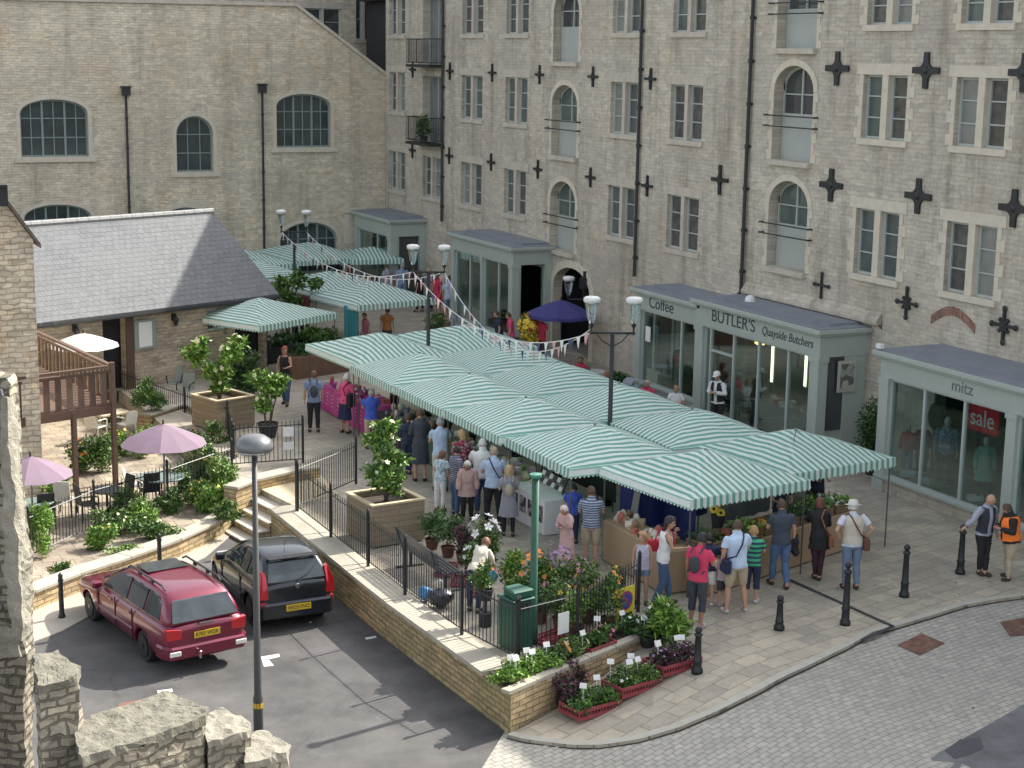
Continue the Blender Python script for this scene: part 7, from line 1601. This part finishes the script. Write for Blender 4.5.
r=person('man in a pale blue shirt with a dark shoulder strap, behind the blond woman',f(493,526),446,66,top_c=LBL,bot_c=BLK,hair=('white',(.32,.26,.18)),arms=('fwd','fwd'),build=1.08); shoulderbag(r,'dark bag slung across the man in the pale blue shirt',NAVY,-1,True,.98,(.04,.12,.1))
r=person('blond woman in a grey knee length dress with a beige rucksack',f(508,536),466,70,female=True,top_c=GRY,dress=(GRY,.52,True),bot='leggings',bot_c=BLK,hair=BLH,arms=('fold','fold')); backpack(r,'beige rucksack on the back of the blond woman in grey',clothm('beige_bag',(.42,.36,.27)),.7)
r=person('woman in a cream cardigan bending over the plants with a blue bag',f(474,612),None,30,h=1.68,female=True,top_c=CRM,sleeve='long',bot_c=NAVY,hair=('short',(.16,.07,.04)),lean=48,nod=-10,arms=('low','low'))
p_=worldpt(r,(r[1]['wr0']+r[1]['wr1'])/2); bag('carrier_bag','blue bag held by the woman bending over the plants',(p_.x+.05,p_.y,p_.z-.22),(.13,.11,.16),mat('blue_plastic_l',(.12,.38,.62),.35),9)
person('elderly woman with thin white hair in a long pink dress by the card rack',f(566,571),503,215,female=True,top_c=DPK,sleeve='long',dress=(clothm('pink_dress',(.58,.38,.36)),.22,True),bot='none',hair=('white',(.66,.52,.46)),nod=22,lean=6,arms=('face','fold'))
person('man in a blue striped shirt and khaki shorts beside the tan counter',f(590,567),487,68,top_c=stripes('stripe_blue',((.08,.12,.22),(.45,.48,.52)),'Z',.055,.6),bot='shorts',bot_c=KHK,hair=BRH,arms=('fwd','fwd'),build=1.08)
person('person in a bright blue top behind the elderly woman in pink',f(572,543),484,60,top_c=BLU,bot_c=NAVY,hair=BK,arms=('fwd','fwd'))
person('girl in a pale vest top and denim shorts behind the railing end',f(641,604),532,250,h=None,female=True,child=True,top_c=clothm('lilac_top',(.50,.48,.58)),sleeve='none',bot='hotpants',bot_c=JEANL,hair=('long',(.38,.22,.10)),arms=('down','down'))
r=person('dark haired woman in a white vest and jeans raising her hand to her face',f(661,606),513,350,female=True,top_c=WHT,sleeve='none',bot_c=JEAN,hair=('long',(.03,.02,.02)),arms=('face','fwd'),legs='walk'); 
p_=worldpt(r,(-.2,.1,1.15)); shoulderbag(r,'red bag on the shoulder of the dark haired woman in the white vest',clothm('red_bag',(.5,.03,.06)),1,False,1.1,(.06,.14,.11),-.14)
r=person('man in a red T-shirt and long dark shorts at the front of the queue',f(696,627),525,40,top_c=clothm('crimson',(.62,.05,.12)),bot='capri',bot_c=DGR,hair=BK,arms=('down','fwd'),skin=M_skin2,shoe=(.4,.4,.4)); backpack(r,'dark backpack on the man in the red T-shirt',DGR,.75)
person('dark haired child in a navy T-shirt and white shorts beside the red T-shirt',f(707,605),534,60,child=True,top_c=NAVY,bot='shorts',bot_c=WHT,hair=BK,arms=('down','fwd'),shoe=(.6,.6,.6))
person('small child partly hidden beside the man in the light blue T-shirt',f(722,606),552,80,child=True,top_c=clothm('pale_top',(.5,.4,.42)),bot='shorts',bot_c=DGR,hair=BRH,arms=('fwd','down'),shoe=(.4,.1,.1))
r=person('man in a light blue T-shirt and beige shorts with a diagonal bag strap',f(735,612),519,70,top_c=clothm('sky_tee',(.50,.62,.78)),bot='shorts',bot_c=KHK,hair=BRH,arms=('down','fwd'),build=1.12,legs='wide',shoe=(.55,.55,.55)); shoulderbag(r,'dark messenger bag on the left hip of the light blue T-shirt man',NAVY,1,True,.92,(.06,.15,.13),-.02)
person('boy in a green and navy striped shirt with fair hair at the counter',f(751,602),527,60,child=True,top_c=stripes('stripe_green',((.03,.05,.10),(.05,.42,.20)),'Z',.10,.5),bot='capri',bot_c=NAVY,hair=('short',(.38,.22,.09)),arms=('fwd','fwd'),shoe=(.6,.6,.6))
r=person('man in a dark slate T-shirt and blue jeans with a jacket over his arm',f(779,587),493,72,top_c=clothm('slate_tee',(.05,.065,.09)),bot_c=clothm('jean_mid',(.08,.14,.27),.25),hair=BRH,arms=('fwd','down'),legs='walk',build=1.08)
p_=worldpt(r,r[1]['wr1']+Vector((0,-.05,-.12))); bag('jacket','dark jacket hanging from the hand of the man in jeans',(p_.x,p_.y,p_.z),(.08,.1,.28),BLK,15,'jacket')
r=person('brown haired woman in a black coat and leggings leaning over the crates',f(817,580),499,62,female=True,top_c=BLK,sleeve='long',coat=(BLK,.70),bot='leggings',bot_c=clothm('plum_leg',(.05,.02,.03)),hair=('bob',(.14,.05,.03)),lean=18,arms=('reach','fwd'),legs='stand'); shoulderbag(r,'tan handbag hanging at the side of the woman in black',clothm('tan_leather',(.30,.13,.06)),-1,False,.86,(.05,.13,.11))
r=person('man in a pale sun hat, cream waistcoat and jeans by the right hand crates',f(850,589),500,66,top_c=clothm('pale_shirt',(.58,.62,.70)),vest=clothm('stone_vest',(.55,.51,.42)),bot_c=clothm('jean_grey',(.15,.20,.30),.2),hair=WH,hat=('sun',(.62,.60,.54)),arms=('hip','hip'),build=1.08); shoulderbag(r,'brown leather bag on the hip of the man in the sun hat',BRN,-1,True,.92,(.06,.17,.12))
r=person('older man in a dark waistcoat and grey shirt with a hand on the bollard',f(981,575),492,265,top_c=clothm('grey_shirt',(.34,.36,.42)),sleeve='long',vest=clothm('dark_vest',(.03,.035,.05)),bot_c=BLK,hair=('bald',(.4,.38,.36)),arms=('down','side'),head=30)
person('person in an orange hi-vis vest standing beside the older man',f(1008,579),503,160,top_c=BLK,sleeve='long',vest=ORG,bot_c=KHK,hair=BRH,arms=('fold','fold'),build=1.3)
# by the shops
def fx(px,py,x): q=PX(px,py,x); return Vector((x,q.y,0))
person('butcher in a white cap and dark apron in the doorway of his shop',Vector((27.0,fx(718,400,27.0).y,0)),366,215,top_c=WHT,sleeve='long',vest=BLK,bot_c=BLK,hair=BRH,hat=('cap',(.75,.74,.72)),arms=('fold','fold'))
def seated(px,top,x,label,face,**k):
    q=PX(px,top,x); y=q.y; h_=1.68
    loc=Vector((x,y,0)); r_=person(label,loc,None,face,h=h_,legs='sit',arms=('fold','fwd'),**k); chair('cafe chair under the '+label.split(' sitting')[0].split(' in front')[0],(x,y,0),R(face),mat('cafe_steel',(.3,.3,.3),.4,metal=.4),1,'cafe_chair','metal chairs outside the cafe'); return r_
seated(648,377,26.0,'grey haired woman in a red top sitting outside the cafe',220,female=True,top_c=REDS,bot_c=BLK,hair=('white',(.45,.40,.34)))
seated(677,370,26.4,'fair haired child in a white shirt sitting outside the cafe',230,top_c=WHT,bot_c=JEAN,hair=('short',(.35,.22,.1)))
seated(581,347,26.0,'brown haired person in a dark red top sitting near the purple parasol',200,top_c=clothm('dark_red',(.4,.03,.06)),bot_c=JEAN,hair=BRH)
seated(611,371,25.6,'person in a brown top sitting behind the street lamp',150,top_c=clothm('brown_top',(.20,.10,.06)),bot_c=BLK,hair=('bob',(.25,.10,.04)))
for (px,py,lb) in((628,395,'round metal cafe table beside the woman in the red top'),(595,372,'round metal cafe table near the purple parasol')):
    q=P(px,py,.7); rtable(lb,Vector((q.x,q.y,0)),.38,mat('cafe_top',(.45,.46,.46),.3))
# pushchair
q=P(627,398,.3); q=Vector((25.9,PX(627,375,25.9).y,0)); t=thing('pushchair','grey and pale blue pushchair with a hood outside the cafe','pushchair',q,R(200))
mb=MB(); mb.box((0,0,.55),(.5,.38,.1),0,0,0,-.3); mb.box((-.22,0,.75),(.08,.38,.45),0,0,0,-.3); mb.build('seat',clothm('pram_blue',(.35,.45,.55)),t,local=True,bevel=.03)
mb=MB(); V=[]
for i in range(7):
    a=R(-10+20*i); V+=[(-.28+.34*math.sin(a)*.9,-.2,.85+.26*math.cos(a)),(-.28+.34*math.sin(a)*.9,.2,.85+.26*math.cos(a))]
mb.add(V,[(2*i,2*i+1,2*i+3,2*i+2) for i in range(6)]); mb.build('hood',GRY,t,local=True,recalc=False)
mb=MB()
for s_ in(-1,1): mb.tube([(.3,s_*.2,.12),(-.1,s_*.2,.6),(-.5,s_*.2,1.02)],.014,5); mb.tube([(-.35,s_*.2,.12),(-.05,s_*.2,.55)],.014,5)
mb.tube([(-.5,-.2,1.02),(-.5,.2,1.02)],.018,5); mb.build('frame',M_rim,t,local=True)
for sx in(-.35,.3):
    for s_ in(-1,1): mb=MB(); mb.lathe([(.11,-.02),(.11,.02)],(sx,s_*.22,.11),16,0,M=Matrix.Rotation(R(90),3,'X')); mb.build('wheel',M_tyre,t,local=True)
# far people
def far(px,top,py,label,face,**k): return person(label,f(px,py),top,face,voxel=.022,**k)
far(449,275,322,'child in a light blue top and pale shorts below the middle lamp',70,h=None,child=True,top_c=LBL,bot='shorts',bot_c=JEANL,hair=BRH)
far(438,268,316,'woman in a red dress near the middle street lamp',200,female=True,top_c=REDS,dress=(REDS,.5,True),bot='none',hair=BRH)
far(499,308,362,'person in a navy top by the yellow flowers',160,top_c=NAVY,bot_c=JEAN,hair=BRH)
far(511,312,362,'woman in a pink top beside the yellow flower display',150,female=True,top_c=clothm('hot_pink',(.70,.08,.20)),bot_c=KHK,hair=BRH)
far(541,314,366,'person in a crimson top under the purple parasol',200,top_c=clothm('crimson2',(.55,.04,.10)),bot_c=DGR,hair=BK)
far(402,262,306,'man in a grey blue top between the far stalls',80,top_c=GB,bot_c=JEANL,hair=GH)
far(388,264,306,'woman in a grey coat between the far stalls and corner shop',90,female=True,top_c=GRY,coat=(GRY,.6),bot_c=BLK,hair=BRH)
far(420,270,312,'person in a dark top with a white bag under the bunting',120,top_c=BLK,bot_c=BLK,hair=BRH)
far(431,268,311,'person in a lilac top standing under the bunting',170,female=True,top_c=clothm('lilac',(.45,.35,.5)),bot_c=NAVY,hair=BLH)
far(367,312,358,'person in a dark pink top behind the main canopies',200,female=True,top_c=clothm('rose',(.5,.15,.2)),bot_c=BLK,hair=BRH)
far(387,308,352,'person in an orange brown top near the far striped stall',60,top_c=clothm('rust',(.45,.18,.07)),bot_c=DGR,hair=BRH)
far(305,283,338,'person in a maroon top in the shade beneath the furthest stalls',90,top_c=clothm('maroon',(.25,.04,.06)),bot_c=BLK,hair=BRH)
far(352,262,300,'person standing in shadow under the far corner stall',200,top_c=clothm('wine',(.25,.05,.07)),bot_c=BLK,hair=BRH)
far(338,258,296,'person in black under the stall by the mill window',210,top_c=BLK,bot_c=BLK,hair=BK)
# stall holders
def sell(x,y,face,label,c,hr=BRH,**k): return person(label,Vector((x,y,0)),None,face,h=1.7,voxel=.022,arms=('fwd','fwd'),top_c=c,bot_c=BLK,hair=hr,**k)
sell(18.6,46.4,190,'stall holder in dark clothes behind the pink cloth table',clothm('wine',(.25,.05,.07)))
sell(18.9,43.0,185,'stall holder in black reaching over dark goods, next to the pink stall',BLK,BK)
sell(18.9,41.2,185,'stall holder with ginger hair behind the dark goods',clothm('dusk',(.10,.08,.08)),('short',(.30,.12,.05)))
sell(19.0,38.6,185,'grey haired stall holder behind the baked goods',NAVY,GH)
sell(19.0,36.2,180,'stall holder in a black apron behind the flower table',BLK)
sell(22.0,30.7,260,'stall holder in dark blue behind the produce crates',NAVY,BK)
sell(24.0,32.0,250,'person in dark navy standing behind the right end stall',NAVY,BK)
# boutique mannequins
def man(px,y_top,x,label,**k):
    q=PX(px,y_top,x); return person(label,Vector((x,q.y,.4)),None,k.pop('face',230),h=k.pop('h',q.z-.4),name='mannequin',cat='mannequin',skin=mat('mannequin_white',(.6,.58,.54),.4),hair=('bald',(.5,.5,.5)),voxel=.022,**k)
man(909,424,28.0,'mannequin in a dark red top at the left of the boutique window',top_c=clothm('dark_red',(.4,.03,.06)),sleeve='long',bot_c=JEANL,female=True)
man(924,422,28.4,'mannequin in a plum coat second from the left in the boutique window',top_c=clothm('plum_leg',(.05,.02,.03)),sleeve='long',coat=(clothm('plum',(.16,.02,.05)),.55),bot_c=BLK,female=True)
man(948,416,28.0,'mannequin in a blue checked shirt in the middle of the boutique window',top_c=checks('check_blue',(.10,.16,.32),(.30,.36,.50),(.06,.09,.2),.06),sleeve='long',bot_c=BLK)
man(987,436,27.95,'mannequin in a pale teal top under the sale poster',top_c=TEAL,sleeve='long',coat=(TEAL,.62),bot_c=BLK,female=True)
man(1022,440,28.0,'mannequin in a violet top right of the wide pier',top_c=clothm('violet',(.14,.12,.4)),sleeve='long',bot_c=BLK,female=True)
for k,(px,py,c,lb) in enumerate(((927,488,(.45,.5,.6),'folded pale blue clothes'),(934,492,(.3,.45,.2),'folded green clothes'),(938,478,(.06,.25,.12),'dark green cushion'),(908,470,(.4,.55,.7),'pale blue hooped stand'),(975,498,(.7,.7,.7),'white price card'))):
    q=PX(px,py,27.85); q.z=.46; mb=MB(); mb.box(q+Vector((0,0,.08)),(.25,.4,.16),.3*k); tag(mb.build('window_display',mat('disp%d'%k,c,.8),bevel=.03),lb+' on the boutique window floor','display item')
q=PX(936,417,28.6); t=thing('round_wreath','dark round ornament hanging in the boutique window','ornament',q); mb=MB(); mb.ell(q,(.08,.32,.38),16,10); mb.build('disc',mat('wreath',(.03,.02,.02),.8),t,smooth=True); mb=MB(); mb.tube([q+Vector((0,0,.35)),(q.x,q.y,3.1)],.01,4); mb.build('cord',M_dark,t)
for o in list(bpy.data.objects):
    if '_h' in o: del o['_h']

# small debris on the paving
rg_=np.random.default_rng(5); cen=[];
for k in range(420):
    x,y=rg_.uniform(13,29),rg_.uniform(20,46); z=.012 if y>27.6 else None
    if z is None:
        if x<16 and y>24: continue
        z=(g(x)+.012) if y>25.6 else (setz(x)+.012 if y<21.8 else None)
    if z is None: continue
    cen.append((x,y,z))
mb=MB()
for (x,y,z) in cen: s_=rg_.uniform(.015,.05); mb.add([(x,y,z),(x+s_,y+.3*s_,z+.002),(x+s_*.8,y+s_,z+.004),(x-.2*s_,y+.8*s_,z+.002)],[(0,1,2,3)],int(rg_.integers(0,3)))
tag(mb.build('leaf_litter',[mat('debris_brown',(.12,.08,.05),.9),mat('debris_pale',(.45,.43,.38),.9),mat('debris_dark',(.04,.04,.035),.9)],recalc=False),'scattered small leaves and scraps on the paving','litter',kind='stuff')
